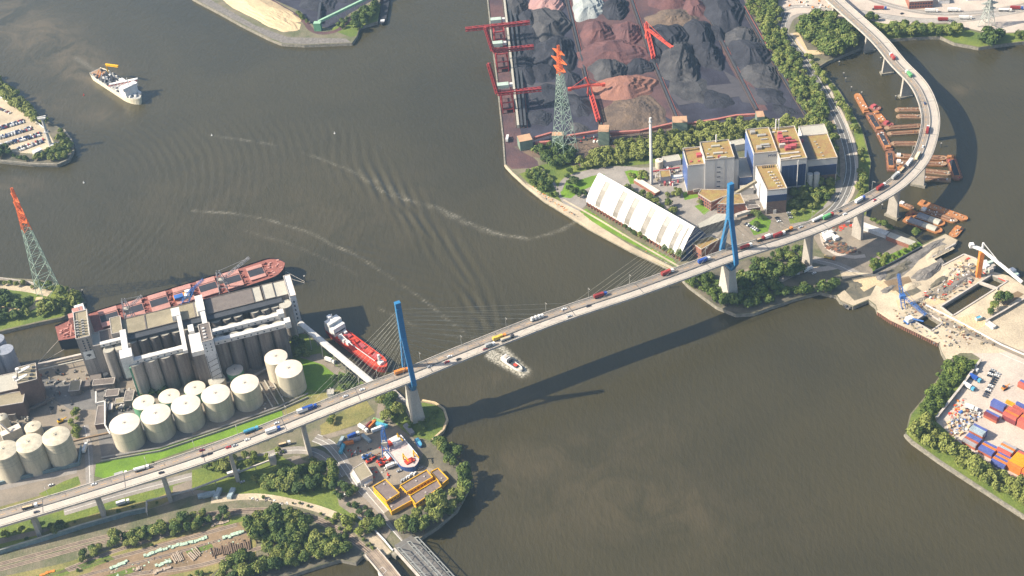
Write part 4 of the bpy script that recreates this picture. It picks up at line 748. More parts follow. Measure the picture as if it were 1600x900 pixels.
for x, y, r, z, lb, sd, rf in ((224, 628, 9.9, 17, 'low green-sided tank behind the first two big cream tanks', 'tank_green', 'tank_roof'), (263.9, 618.2, 9.7, 15, 'low cream-roofed tank between the dark bushes and the big tanks', 'tank_green', 'tank_roof'), (304, 605.8, 9.7, 15, 'low tank in the middle of the back row near the hopper house', 'tank_green', 'tank_roof'), (338.3, 591.4, 7.8, 14, 'small pale tank with brownish roof behind the fourth big tank', 'tank_cream', 'roof_pale'), (366.5, 577.4, 7.8, 15, 'small green tank with a pipe over its white roof at the foot of the silos', 'tank_green', 'tank_roof')):
    tank(x, y, z, r, lb, side=sd, roof=rf, dome=.8)
for x, y, r, z, lb in ((86.7, 680, 12, 33, 'tall banded cream tank nearest the digger, at the right of three'), (44.5, 691, 12, 33, 'tall banded cream tank, middle of three at the left edge'), (5, 702, 12, 33, 'tall banded cream tank cut off by the left edge of the photo')): tank(x, y, z, r, lb, bands=(.9, .77, .64), roof='tank_cream', dome=2)
tank(50.7, 665.5, 13, 7.4, 'low pale tank behind the three banded tanks', roof='tank_cream'); tank(2, 650, 20, 5, 'small pale silo-like tank beside the brown brick mill', roof='tank_cream', dome=2)
b = B(); t = thing('bund_wall', 'low dark wall and pipes running below the row of five cream tanks', 'pipe rack', P(300, 690, 4))
wallrun(b, PL([(158, 722), (250, 706), (340, 676), (436, 642), (482, 622)]), .6, 4, 6); b.to('bund', M['pipe_grey'], t)
for o in (1.5, 2.4, 3.2): b = B(); q = PL([(158, 719-o), (250, 703-o), (340, 673-o), (436, 639-o), (482, 618-o)]); [b.bar((*p, 5.2), (*r_, 5.2), .5, n=6) for p, r_ in zip(q[:-1], q[1:])]; b.to('pipe', M['pipe_grey'], t)
b = B(); t = thing('bund_wall', 'blue-grey wall with railing along the three banded tanks', 'bund wall', P(60, 748, 4)); wallrun(b, PL([(-40, 768), (0, 757), (60, 742), (124, 727), (128, 700)]), 1.4, 4, 7.5); b.to('bund', M['barrier_glass'], t)
# long loading gallery to the tanker berth
A0, A1 = P(468, 503, 26), P(583, 598, 15); d = Vector(A1)-Vector(A0)
t = thing('loading_gallery', 'long white covered conveyor gallery sloping from the silos to the tanker berth', 'conveyor', (A0[0], A0[1], 4)); nrm = Vector((-d.y, d.x, 0)).normalized()*2.6; SEG = 5
for k in range(SEG):
    p, q = Vector(A0)+d*k/SEG, Vector(A0)+d*(k+.99)/SEG; b = B(); b.loft([[tuple(c+nrm*s+Vector((0, 0, z))) for s, z in ((-1, -3), (1, -3), (1, -.2), (0, .25), (-1, -.2))] for c in (p, q)], cap0=True); b.to('gallery_section', M['white_steel'], t)
for k in range(1, 6):
    c = Vector(A0)+d*k/6; b = B(); [b.bar((c.x+nrm.x*s, c.y+nrm.y*s, 0), (c.x+nrm.x*s*.8, c.y+nrm.y*s*.8, c.z-3), .7) for s in (-1.5, 1.5)]; b.bar((c.x-nrm.x, c.y-nrm.y, c.z-5), (c.x+nrm.x, c.y+nrm.y, c.z-5), .5); b.to('trestle', M['pipe_grey'], t)
# mill buildings at the far left
def px_poly(pts, z): return [P(x, y, z)[:2] for x, y in pts]
t = poly_building('mill_building', 'dark brown brick mill block with white pipes on its roof', 'mill', [('wall', rect3((26.7, 600.5), (57.8, 592.5), (58.7, 566.7), 36), 4, 36, 'brick_dark', 'roof_tan', .6)])
c = P(40, 585, 36)
for k in range(2):
    b = B(); pts = [(c[0]-7+13*math.sin(PI*i/8)*.9, c[1]-7+k*11+1.5*cos(PI*i/8), 36.6+5*sin(PI*i/8)) for i in range(9)]; [b.bar(p, q, 1.5, n=6) for p, q in zip(pts[:-1], pts[1:])]; b.cyl(c[0]-8, c[1]-6+k*11, 36, 1.8, 3.5, 10); b.to('duct', M['white_steel'], t)
for k in range(4): B().box(c[0]+6, c[1]-7+k*5, 36, 3, 2, 1.6).to('roof_fan', M['steel_dark'], t)
poly_building('mill_building', 'lower brown mill wing with pale roof below the brick block', 'mill', [('wall', rect3((-30, 640), (36.5, 629), (37.4, 611), 23), 4, 23, 'brick_dark', 'roof_tan', .6)]); poly_building('mill_building', 'pale flat mill roof left of the brick block, cut by the photo edge', 'mill', [('wall', rect3((-40, 622), (28, 607), (24, 582), 26), 4, 26, 'brick_dark', 'roof_pale', .5)])
t = thing('silo_group', 'group of tall blue-grey metal silos at the left edge beside the creek', 'silos', P(-5, 560, 4))
for x, y in ((8, 546), (-12, 552), (-6, 530), (-30, 540)): q = P(x, y, 38); B().cyl(q[0], q[1], 4, 7.5, 34, 24).to('silo', mat('silo_steel', (.26, .28, .32), (.20, .22, .27), sc=.3, streak=(1, 1, .1)), t, smooth=False)
poly_building('shed', 'long dark-roofed shed with small white skylights left of the tanks', 'shed', [('wall', rect3((148, 664), (163, 662), (163, 633), 10), 4, 10, 'brick_dark', 'roof_dark', .3)]); poly_building('shed', 'pale conveyor house on the slope beside the left tanks', 'shed', [('wall', rect3((3, 682), (33, 668), (25, 663), 14), 4, 14, 'roof_pale', 'tank_roof', 0)])
for i, (x, y, w_, l_, h, m) in enumerate(((178, 621, 12, 9, 6, 'roof_dark'), (190, 632, 9, 7, 5, 'roof_tan'), (205, 628, 8, 14, 8, 'silo_dark'), (175, 640, 3, 8, 4, 'white_steel'), (165, 605, 20, 8, 7, 'roof_dark'), (120, 610, 10, 14, 6, 'roof_tan'), (20, 655, 10, 5, 8, 'brick_dark'))):
    q = P(x, y, 4); poly_building('outbuilding', ['dark low outbuilding below the grain silos', 'tan low outbuilding beside the back tanks', 'tall narrow plant building behind the first tank', 'small white plant unit beside the dark shed', 'dark flat loading roof in front of the tall tower', 'tan canopy roof left of the tall tower', 'brown lean-to at the foot of the mill'][i], 'outbuilding', [('wall', [(q[0]+a*w_/2, q[1]+b_*l_/2) for a, b_ in ((-1, -1), (1, -1), (1, 1), (-1, 1))], 4, 4+h, 'silo_dark', m, .3)])
def pipe(label, pts, w_, m, z, legs=True, name='pipe_bridge', cat='pipe bridge'):
    q = [Vector(P(x, y, zz)) for (x, y), zz in zip(pts, z if isinstance(z, (list, tuple)) else [z]*len(pts))]; t = thing(name, label, cat, (q[0].x, q[0].y, 4)); b = B(); [b.bar(a, c, w_, w_) for a, c in zip(q[:-1], q[1:])]; b.to('pipe', m, t)
    if legs:
        b = B()
        for a, c in zip(q[:-1], q[1:]):
            for k in range(max(1, int((c-a).length/14))): p = a+(c-a)*k/max(1, int((c-a).length/14)); b.bar((p.x, p.y, 3.5), p, .5)
        b.to('support', M['pipe_grey'], t)
    return t
pipe('white elbowed pipe running over the dark shed to the first tank', [(150, 612), (150, 630), (164, 627), (164, 664), (172, 678)], 1.2, M['white_steel'], 11); pipe('pale pipeline on posts below the bridge ramp', [(229, 800), (229, 783), (300, 765), (372, 738), (425, 718)], 1.3, M['parapet'], 9)
q = P(426, 718, 9); poly_building('gatehouse', 'small pale tower at the end of the pipeline under the bridge', 'gatehouse', [('wall', [(q[0]+a*2.5, q[1]+b_*2.5) for a, b_ in ((-1, -1), (1, -1), (1, 1), (-1, 1))], 4, 14, 'parapet', 'roof_pale', .3)]); pipe('pale footbridge along the quay left of the grain terminal', [(60, 570), (138, 552)], 2.5, M['parapet'], 8); pipe('lattice conveyor beside the creek left of the tower', [(60, 578), (140, 560)], 1.2, M['roof_pale'], 10)
pipe('sloping dark conveyor at the mill', [(18, 654), (85, 620)], 2.4, M['roof_dark'], (5, 9)); pipe('twin sloping pipes beside the left tanks', [(0, 662), (16, 676)], 1.6, M['tank_roof'], (22, 14))
for k in range(3): pipe(['nearest', 'middle', 'farthest'][k]+' of three parallel pipe racks between the fifth tank and the right tanks', [(404+k*9, 598-k*4), (426+k*9, 636-k*4)], 1.0, M['roof_pale'], 5)
pipe('curved pipe rack behind the row of big tanks', [(345, 600), (395, 588), (425, 572)], 1.6, M['pipe_grey'], 7); pipe('rusty pipe rack left of the first big tank', [(110, 690), (140, 683), (172, 676)], 1.6, M['rust_earth'], 9)
# ---------------------------------------------------------------- power station
def roofstuff(t, pts, z, sizes, m):
    for (x, y), (a, b_, h) in zip(pts, sizes):
        q = P(x, y, z); B().box(q[0], q[1], z, a, b_, h).to('roof_unit', M[m], t)
mat('blue_facade', (.018, .042, .12), (.014, .033, .10), sc=.1, rough=.4); mat('blue_sunlit', (.09, .15, .36), rough=.4); mat('panel_grey', (.50, .49, .47), (.45, .44, .43), sc=.08, fine=.03); mat('steel_red', (.42, .09, .10), rough=.5)  # light painted into the blues: sunlit left walls lighter, dim fronts darker
def boxes(x0, x1, y0, y1): return [(x0, y0), (x1, y0), (x1, y1), (x0, y1)]
t = poly_building('boiler_house', 'tall pale boiler house with five small windows and moss roof, left of the plant', 'power station', [('wall', boxes(208, 238, 1204, 1237), 4, 46, 'panel_grey', 'roof_moss', 1.3)])
B().box(223, 1203.9, 4, 30.2, .4, 4.5).to('brick_base', M['brick_red'], t)
for k in range(5): B().box(222, 1203.9, 12+k*6, 3.6, .3, 1.0).to('window', M['glass_dark'], t)
for x in (217.8, 228): B().box(x, 1203.9, 8.6, .12, .16, 37.3).to('panel_joint', M['pipe_grey'], t)
roofstuff(t, [(1122, 240), (1118, 229), (1109, 247), (1130, 247.5), (1106, 241), (1134, 239), (1108, 234), (1128, 232)], 46.2, [(10, 2.4, 1.5), (9, 2.4, 1.5), (6, 2, 2), (7, 2, 2), (2, 1.4, 1), (2, 1.4, 1), (2, 1.4, 1), (2, 1.4, 1)], 'roof_pale'); q = P(1119, 222, 46); B().cyl(q[0], q[1], 46, .8, 9, 10).to('vent_stack', M['white_steel'], t); roofstuff(t, [(1124, 246)], 46.2, [(3, 2, 2.2)], 'steel_red')
t = poly_building('boiler_house', 'lower pale annex with blue side wall left of the boiler house', 'power station', [('wall', boxes(190.5, 207.8, 1206, 1238), 4, 40, 'panel_grey', 'roof_moss', 1.2), ])
B().box(190.3, 1222, 9, .4, 31, 28).to('blue_wall', M['blue_sunlit'], t); B().box(199, 1205.9, 4, 17.4, .4, 5).to('brick_base', M['brick_red'], t); roofstuff(t, [(1092, 244), (1080, 253), (1092, 252)], 40.1, [(5, 5, 3), (2, 2, 1), (2, 2, 1)], 'steel_red')
poly_building('annex', 'narrow grey stair annex right of the boiler house', 'annex', [('wall', boxes(238.2, 243.5, 1208, 1236), 4, 41, 'panel_grey', 'roof_dark', .5)])
t = poly_building('turbine_hall', 'large block with dark blue front and red machinery on its moss roof', 'power station', [('wall', boxes(282.2, 309, 1190, 1250), 4, 46, 'panel_grey', 'roof_moss', 1.3)])
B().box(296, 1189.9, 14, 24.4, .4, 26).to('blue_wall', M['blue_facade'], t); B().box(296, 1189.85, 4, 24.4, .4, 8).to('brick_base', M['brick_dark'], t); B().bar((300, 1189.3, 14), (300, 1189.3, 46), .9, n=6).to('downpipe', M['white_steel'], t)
for k in range(5): B().box(286+k*4.9, 1189.6, 14.2, .14, .2, 25.6).to('wall_mullion', M['cladding_blue'], t)
roofstuff(t, [(1219, 219), (1222, 222), (1226, 224), (1231, 219), (1237, 231), (1231, 233), (1238, 222), (1218, 214), (1240, 227)], 46.2, [(5, 7, 5), (6, 4, 4), (7, 3, 3), (7, 3, 3), (9, 4, 3.5), (6, 5, 3), (8, 2.4, 2), (4, 3, 6), (7, 2, 2)], 'steel_red'); roofstuff(t, [(1227, 248), (1243, 245), (1226, 240.5), (1241, 239), (1205, 207.5), (1222, 206), (1222, 230)], 46.2, [(10, 2, 1), (10, 2, 1), (10, 2, 1), (10, 2, 1), (8, 2, 1), (10, 2, 1), (6, 3, 4)], 'parapet')
for x, y in ((1212, 203), (1216.5, 202.5)): q = P(x, y, 46); B().cyl(q[0], q[1], 46, .7, 13, 8).to('vent_stack', M['white_steel'], t)
t = poly_building('filter_house', 'pale block with dark blue lettering and sloping corner, behind the moss roofed wing', 'power station', [('wall', boxes(258, 282, 1205, 1250), 4, 47.5, 'panel_grey', 'roof_moss', 1.2)])
B().box(257.8, 1228, 12, .4, 43, 33).to('blue_wall', M['blue_sunlit'], t); roofstuff(t, [(1190, 212), (1195, 227), (1194, 218), (1198, 230), (1186, 232), (1176, 208)], 47.7, [(9, 3, 1.4), (9, 3, 1.4), (7, 1.5, 1), (7, 1.5, 1), (5, 5, 2.6), (5, 5, 2.6)], 'pipe_grey')
def text(s, size, loc, rot, m, parent, name='lettering', ext=.08):
    cu = bpy.data.curves.new(name, 'FONT'); cu.body = s; cu.size = size; cu.extrude = ext; cu.align_x = 'CENTER'; o = bpy.data.objects.new('tmp', cu); C.objects.link(o); dg = bpy.context.evaluated_depsgraph_get(); me = bpy.data.meshes.new_from_object(o.evaluated_get(dg)); bpy.data.objects.remove(o)
    me.materials.clear(); me.materials.append(m); o = bpy.data.objects.new(name, me); C.objects.link(o); r = parent
    while r.name not in ROOT: r = r.parent
    o.parent = parent; lc, rz = ROOT[r.name]; o.matrix_local = (Matrix.Translation(lc) @ Matrix.Rotation(rz, 4, 'Z')).inverted() @ Matrix.Translation(loc) @ Matrix.Rotation(rot[2], 4, 'Z') @ Matrix.Rotation(rot[1], 4, 'Y') @ Matrix.Rotation(rot[0], 4, 'X'); return o
text('MVR', 4.6, (277, 1204.7, 42.2), (PI/2, 0, 0), M['blue_facade'], t)
t = poly_building('plant_wing', 'moss roofed wing with brick base and roof vents in front of the blue hall', 'power station', [('wall', [(263, 1160), (283, 1160), (281, 1203.9), (260, 1203.9)], 4, 33, 'wall_white', 'roof_moss', 1.)])
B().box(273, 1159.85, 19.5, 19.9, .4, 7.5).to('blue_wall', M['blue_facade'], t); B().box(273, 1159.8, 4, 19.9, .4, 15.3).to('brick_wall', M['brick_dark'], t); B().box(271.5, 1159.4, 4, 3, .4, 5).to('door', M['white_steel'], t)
for k in range(7): q = P(1201+k*3.1, 270+k*4.3, 33); B().box(q[0], q[1], 33, 2, 1.6, 1.2).to('roof_vent', M['parapet'], t); B().box(q[0]+3.2, q[1]+.5, 33, 1.4, 1.4, .9).to('roof_vent', M['parapet'], t)
for k in range(6): q = P(1192+k*3.4, 262.5-k*.3, 33); B().box(q[0], q[1], 33, 1, 1, 2.2).to('roof_fan', M['steel_dark'], t)
t = poly_building('ash_house', 'right hand block with moss and dark roof above two grey silos', 'power station', [('wall', boxes(309.2, 343, 1200, 1245), 4, 36, 'panel_grey', 'roof_moss', 1.1)])
B().prism(boxes(310, 321.5, 1201, 1244), 36.05, 36.12).to('roof_dark_strip', M['roof_dark'], t); B().box(328, 1199.85, 17, 29, .4, 12).to('blue_wall', M['blue_facade'], t); B().box(331, 1199.8, 4, 22, .4, 12.8).to('brick_wall', M['brick_dark'], t); B().box(335, 1199.3, 4, 9, .6, 8.5).to('gateway', M['steel_dark'], t)  # darker strip laid along the roof edge next to the taller hall
for x in (314.5, 321.5): B().cyl(x, 1195.5, 4, 3, 19, 18).to('ash_silo', M['panel_grey'], t)
for x, y in ((1273, 222), (1276, 226), (1279, 231), (1283, 239), (1286, 244), (1289.5, 249)): q = P(x, y, 36); B().box(q[0], q[1], 36.1, 1.8, 1.2, .9).to('roof_vent', M['roof_pale'], t)
q = P(1252, 222, 36); B().box(q[0], q[1], 36, 4, 3, 3).to('roof_machine', M['steel_red'], t)
poly_building('annex', 'low pale roof behind the right hand block of the power station', 'annex', [('wall', boxes(318, 345, 1250, 1268), 4, 33, 'wall_white', 'roof_pale', .8)]); poly_building('link_building', 'dark gangway block between the boiler house and the filter house', 'link building', [('wall', boxes(244, 257, 1205, 1240), 4, 20, 'cladding_blue', 'roof_pale', .5), ('wall', boxes(244, 257, 1196, 1202), 4, 12, 'panel_grey', 'roof_pale', .3)])
# low brick offices
def brick(label, pts, z, rows=3, roof='roof_moss'):
    poly = px_poly(pts, z); t = poly_building('brick_building', label, 'brick building', [('wall', poly, 4, z, 'brick_red', roof, .6)])
    for r_ in range(rows): wins(t, poly[0], poly[1], 5.5+r_*3.4, 7.2+r_*3.4, max(2, int(math.dist(poly[0], poly[1])/3.2)), 2.0)
    return t
brick('low red brick office with banded windows and moss roof below the boiler house', [(1091, 303), (1111, 316), (1142, 303), (1136, 297), (1095, 296)], 15)
brick('red brick office block with slanting blinds beside the blue pylon', [(1121, 318), (1143, 320), (1164, 318), (1157, 303), (1137, 304)], 16); brick('dark brick building with white front near the blue pylon', [(1168, 327), (1188, 324), (1184, 320), (1165, 321)], 13, 1, 'roof_dark')
brick('red brick block with white pump and moss roof at the end of the white shed', [(1080, 379), (1096, 390), (1124, 374), (1110, 369)], 18, 2)
poly_building('gantry_roof', 'long pale sloping roof linking the white shed to the offices', 'link building', [('wall', px_poly([(1093, 356), (1137, 342), (1142, 334), (1120, 334), (1090, 350)], 14), 4, 14, 'silo_dark', 'roof_pale', 0)]); pipe('inclined conveyor gallery between the office and the moss roofed wing', [(1150, 302), (1182, 283)], 3, M['roof_tan'], (16, 28)); pipe('pale covered walkway left of the brick offices', [(1083, 297), (1102, 294)], 3.4, M['parapet'], 9)
pipe('pale bridge over the plant yard beside the pylon', [(1150, 337), (1172, 330)], 3.5, M['parapet'], 10)
q = P(1030, 247, 4); tank(1030, 250, 13, 4.2, 'small round water tank with red equipment on top beside the plant road', dome=.6); poly_building('gas_cleaning_unit', 'low white unit with yellow channels left of the boiler house', 'plant unit', [('wall', rect3((1032, 278), (1048, 277), (1047, 266), 10), 4, 10, 'panel_grey', 'roof_moss', .6), ('wall', rect3((1050, 281), (1068, 279), (1068, 272), 8), 4, 8, 'panel_grey', 'white_steel', .5)])
poly_building('shed', 'long low shed with pale pink roof next to the chimney', 'shed', [('wall', rect3((990, 281), (1024, 302), (1030, 297), 8), 4, 8, 'brick_red', 'tank_roof', 0)]); poly_building('shed', 'long pale roofed store behind the boiler house', 'shed', [('wall', rect3((1038, 254), (1064, 250), (1062, 241), 10), 4, 10, 'wall_white', 'roof_pale', .3)]); poly_building('shed', 'pale roofed shed between the boiler houses at the back', 'shed', [('wall', rect3((1145, 228), (1166, 224), (1165, 216), 12), 4, 12, 'wall_white', 'roof_pale', .3)]); pipe('red pipe bridge from the chimney to the boiler house', [(1020, 268), (1062, 262)], 1.4, M['steel_red'], 9)
c = P(1018, 288, 4); t = thing('chimney', 'slim pale chimney with platform at the top beside the white shed', 'chimney', c); B().cyl(c[0], c[1], 4, 1.8, 80, 18, r2=1.3).to('shaft', M['panel_grey'], t, smooth=True); B().cyl(c[0], c[1], 81, 2.1, .6, 14).to('platform', M['pipe_grey'], t); B().cyl(c[0], c[1], 84, 1.3, 2.5, 12).to('flue', M['white_steel'], t)
# white storage shed: gabled roof of separate bays
e0, e1, r0, r1 = Vector(P(916, 312, 12)), Vector(P(1064, 399, 12)), Vector(P(940, 272, 36)), Vector(P(1094.7, 356, 36)); u = (e1-e0).normalized(); L = (e1-e0).length; n = Vector((-u.y, u.x, 0)); wd = (Vector((r0.x, r0.y, 0))-Vector((e0.x, e0.y, 0))).dot(n)
mat('shed_white', (.70, .68, .63), (.64, .62, .58), sc=.08, fine=.03, rough=.6); mat('skylight', (.22, .20, .17), (.17, .155, .135), rough=.4); t = thing('storage_shed', 'big white storage shed with tall sloping roof and grey skylight strips on the quay', 'storage shed', (e0.x, e0.y, 4))
prof = [(0, 9), (.0, 11), (.10, 16), (.5, 26.5), (.93, 35.2), (1.0, 36), (1.07, 35.2), (1.5, 26.5), (1.9, 16), (2, 11), (2, 9)]
cuts = [0, .085, .13, .31, .355, .465, .51, .64, .685, .80, .835, .905, .94, .965, .972, 1.0]
def ring(f): p = e0+u*L*f; return [(p.x+n.x*wd*a, p.y+n.y*wd*a, z) for a, z in prof]
cuts = [0, .10, .145, .29, .335, .415, .46, .585, .63, .745, .79, .875, .91, .955, .963, 1.0]
for k in range(0, len(cuts)-1, 2):
    b = B(); b.loft([ring(cuts[k])[::-1], ring(cuts[min(k+2, len(cuts)-1)])[::-1]], close=False, cap1=False); b.to('roof_bay', M['shed_white'], t)
for k in range(1, len(cuts)-1, 2):
    rg = [[(x, y, z+.12) for x, y, z in ring(c)[1:4]] for c in (cuts[k], cuts[k+1])]
    for r_ in rg:
        a, c = Vector(r_[-1]), Vector(ring(cuts[k] if r_ is rg[0] else cuts[k+1])[4])+Vector((0, 0, .12)); r_.append(tuple(a.lerp(c, .8)))
    b = B(); b.loft([q[::-1] for q in rg], close=False, cap1=False); b.to('skylight_strip', M['skylight'], t)
    for r_ in rg: b = B(); [b.bar(a, c, .55, .5) for a, c in zip(r_[:-1], r_[1:])]; b.to('strip_frame', M['pipe_grey'], t)
for f in (0, 1):
    b = B(); rr = ring(f); b.add([(x, y, z-.3) for x, y, z in rr]+[(rr[-1][0], rr[-1][1], 4), (rr[0][0], rr[0][1], 4)], [tuple(range(len(rr)+2))]); b.to('gable_wall', M['cladding_blue'], t)
b = B(); wallrun(b, [(e0.x+n.x*2.5, e0.y+n.y*2.5), (e1.x+n.x*2.5, e1.y+n.y*2.5)], .5, 4, 10.5); b.to('wall', M['brick_red'], t)
for k in range(30): p = e0+u*L*(k+.5)/30+n*.6; B().box(p.x, p.y, 4, .9, 1.4, 6.5, math.atan2(u.y, u.x)).to('buttress', M['brick_red'], t)
# ---------------------------------------------------------------- coal and ore terminal
G_ = 1.14
def pile(label, c, a, b_, H, m, seed, sharp=1.25, two=None, name='ore_pile', cat='ore heap', z0=4.):
    """heap on an elliptic footprint: c centre, a and b_ px offsets of the two half axes; angle of repose flanks, cut terraces"""
    a = (a[0]*G_, a[1]*G_); b_ = (b_[0]*G_, b_[1]*G_); cx, cy, _ = P(*c, z0); ax, ay, _ = P(c[0]+a[0], c[1]+a[1], z0); bx, by, _ = P(c[0]+b_[0], c[1]+b_[1], z0)
    A = np.array([[ax-cx, bx-cx], [ay-cy, by-cy]]); r = np.random.default_rng(seed); n = 58; s = np.linspace(-1.06, 1.06, n); U, V = np.meshgrid(s, s)
    X = cx+A[0, 0]*U+A[0, 1]*V; Y = cy+A[1, 0]*U+A[1, 1]*V
    d = (np.abs(U)**2.4+np.abs(V)**2.4)**(1/2.4); th = np.arctan2(V, U); d = d*(1+.10*np.sin(3*th+seed)+.06*np.sin(7*th+2*seed))+.12*(vnoise(X, Y, .06, seed)-.5)
    h = np.clip((1-d)*sharp, 0, None); flat = .55+.45*vnoise(X, Y, .03, seed+3); h = np.minimum(h, flat)
    gul = np.abs(np.sin(th*9+3*vnoise(X, Y, .04, seed+9)+U*4)); h = h*(1-.10*gul*(h < flat))
    cut = np.clip((U*math.cos(seed)+V*math.sin(seed))-.15, 0, 1); side = np.clip((U*.93+V*math.sin(seed)*.5-.05)/.12, 0, 1); ft = h*4.5; fl = np.floor(ft); fr = ft-fl
    if seed % 3: h = h*(1-side)+side*((fl+np.clip((fr-.5)/.5, 0, 1))/4.5)*.92; h += .035*(vnoise(X, Y, .25, seed+8)-.5)*(h > .02)
    Z = z0-.3+H*h; vs = np.stack([X, Y, Z], -1).reshape(-1, 3); idx = np.arange(n*n).reshape(n, n); F = np.stack([idx[:-1, :-1], idx[:-1, 1:], idx[1:, 1:], idx[1:, :-1]], -1).reshape(-1, 4)
    if np.linalg.det(A) < 0: F = F[:, ::-1]
    b = B(); b.v = [tuple(p) for p in vs]; b.f = [tuple(int(i) for i in f) for f in F]; b.mi = [0]*len(b.f); o = b.to(name, M[m]); tag(o, label, cat, 'stockpiles of the ore and coal terminal' if z0 == 4 and name == 'ore_pile' else None); return o
mat('wheel_track', (.075, .07, .08))
for i, (c, a, b_, H, m, lb) in enumerate((
    ((808, 10), (16, -2), (3, 16), 12, 'coal_grey', 'small grey coal heap at the top edge beside the quay conveyor'), ((856, 6), (26, 0), (0, 14), 16, 'ore_pink', 'pale pink ore cone at the top edge of the yard'),
    ((858, 38), (28, -4), (6, 26), 17, 'coal_grey', 'grey brown heap with dark cut side below the pink cone'), ((868, 84), (32, -6), (8, 26), 16, 'coal', 'dark grey heap with terraced face behind the red and green lattice tower'),
    ((890, 122), (17, 2), (5, 13), 9, 'coal', 'low dark heap beside the orange tip of the lattice tower'), ((842, 184), (22, 0), (2, 11), 5, 'coal', 'low rough dark heap near the foot of the quay conveyor'), ((905, 200), (16, 2), (3, 8), 5, 'coal_grey', 'small rough grey heap behind the lattice tower'), ((832, 66), (22, 4), (6, 34), 7, 'coal', 'long low coal bank along the quay conveyor'),
    ((920, 12), (24, -3), (4, 17), 15, 'ore_pale', 'whitish ore heap at the top of the second strip'), ((962, 14), (20, -4), (4, 15), 14, 'coal', 'terraced dark heap right of the whitish heap'), ((935, 52), (26, -4), (5, 18), 14, 'ore_red', 'reddish ore heap in the second strip'), ((980, 52), (22, -4), (6, 17), 13, 'ore_red', 'dark red terraced heap right of the first reddish heap'),
    ((960, 84), (52, -4), (6, 20), 13, 'ore_red', 'broad mauve ore heap across the second strip'), ((952, 112), (28, 0), (4, 18), 15, 'coal_grey', 'grey heap with two peaks above the orange ore'), ((1000, 104), (20, -3), (4, 12), 9, 'coal', 'small dark heap between mauve and grey heaps'), ((978, 138), (46, -6), (8, 17), 15, 'ore_orange', 'orange red ore heap below the grey heap'), ((993, 178), (48, -4), (6, 27), 7, 'ore_brown', 'low rough brown heap near the pink conveyor gallery'),
    ((1048, -2), (38, -3), (4, 14), 12, 'ore_red', 'red ore heap at the top edge of the third strip'), ((1052, 30), (38, -3), (5, 13), 9, 'ore_brown', 'brown heap with a sharp peak in the third strip'),
    ((1046, 62), (28, -4), (8, 24), 15, 'coal', 'dark coal heap beside the red stacker'), ((1062, 100), (28, -2), (5, 32), 20, 'coal_grey', 'tallest light grey coal heap with ridge in the third strip'), ((1095, 55), (20, -2), (8, 24), 15, 'coal', 'black heap right of the ridge'), ((1106, 88), (22, 2), (6, 20), 16, 'coal', 'dark coal heap with stepped side right of the tallest one'),
    ((1130, 14), (30, 0), (10, 32), 17, 'coal', 'large dark coal heap at the top of the fourth strip'), ((1160, 62), (24, -4), (8, 18), 11, 'coal_grey', 'grey coal heap in the middle of the fourth strip'), ((1172, 84), (30, -2), (10, 24), 15, 'coal', 'big coal heap beside the tree belt'), ((1190, 118), (28, 0), (9, 20), 11, 'coal_grey', 'lowest grey heap of the fourth strip'),
    ((1225, 172), (18, 2), (4, 8), 3, 'coal', 'flat remains of coal in the lower corner of the yard'))): pile(lb, c, a, b_, H, m, 5+i*3)
mat('gallery_pink', (.42, .16, .13), (.34, .13, .11))
def conveyor(label, pts, w_=1.9, z=1.8, m='steel_dark', side='wheel_track'):
    q = PL(pts); t = thing('conveyor', label, 'conveyor', (*q[0], 4)); b = B(); wallrun(b, q, w_, 4, 4+z); b.to('belt_frame', M[m], t)
    b = B(); wallrun(b, [(x+2.4, y) for x, y in q], .8, 4, 4.6); b.to('crane_rail', M['gallery_pink'], t); b = B(); wallrun(b, [(x-2.6, y) for x, y in q], 1.2, 4, 4.6); b.to('crane_rail', M['rail'], t)
conveyor('dark belt conveyor between the first and second ore strips', [(878, -60), (887, 0), (916, 122), (940, 196)]); conveyor('dark belt conveyor between the second and third ore strips', [(972, -50), (987, 0), (1018, 90), (1058, 185)])
conveyor('dark belt conveyor between the third and fourth coal strips', [(1070, -45), (1095, 0), (1140, 88), (1183, 172)]); conveyor('dark belt conveyor along the tree belt', [(1160, 10), (1210, 98), (1261, 181)], 2, 1.4)
for k, o in enumerate((0, 7, 14)): conveyor(['left', 'middle', 'right'][k]+' of three pale quay conveyors behind the red unloaders', [(783+o, -60), (788+o, 0), (798+o, 90), (810+o*.8, 200)], 2.6, 4, 'roof_pale' if o == 0 else 'steel_dark')
mat('gallery_pink_', (.42, .16, .13), (.34, .13, .11)); mat('transfer_roof', (.46, .30, .18), (.40, .24, .15)); mat('transfer_wall', (.20, .26, .20), (.15, .20, .16))
for i, (a, b_, c, z, lb) in enumerate((((934, 206), (951, 206), (948, 195), 22, 'transfer tower with brownish roof behind the row of trucks'), ((1051, 192), (1074, 191), (1071, 181), 20, 'transfer tower with orange roof behind the belt of trees'), ((1183, 183), (1195, 182), (1192, 173), 18, 'small yellowish transfer tower at the foot of the third conveyor'), ((812, 222), (832, 218), (829, 208), 16, 'transfer building with tan roof at the foot of the quay conveyors'), ((862, 212), (880, 212), (879, 206), 16, 'tan roofed transfer house hidden behind the lattice tower'))): poly_building('transfer_tower', lb, 'transfer tower', [('wall', rect3(a, b_, c, z), 4, z, 'transfer_wall', 'transfer_roof', 0)])
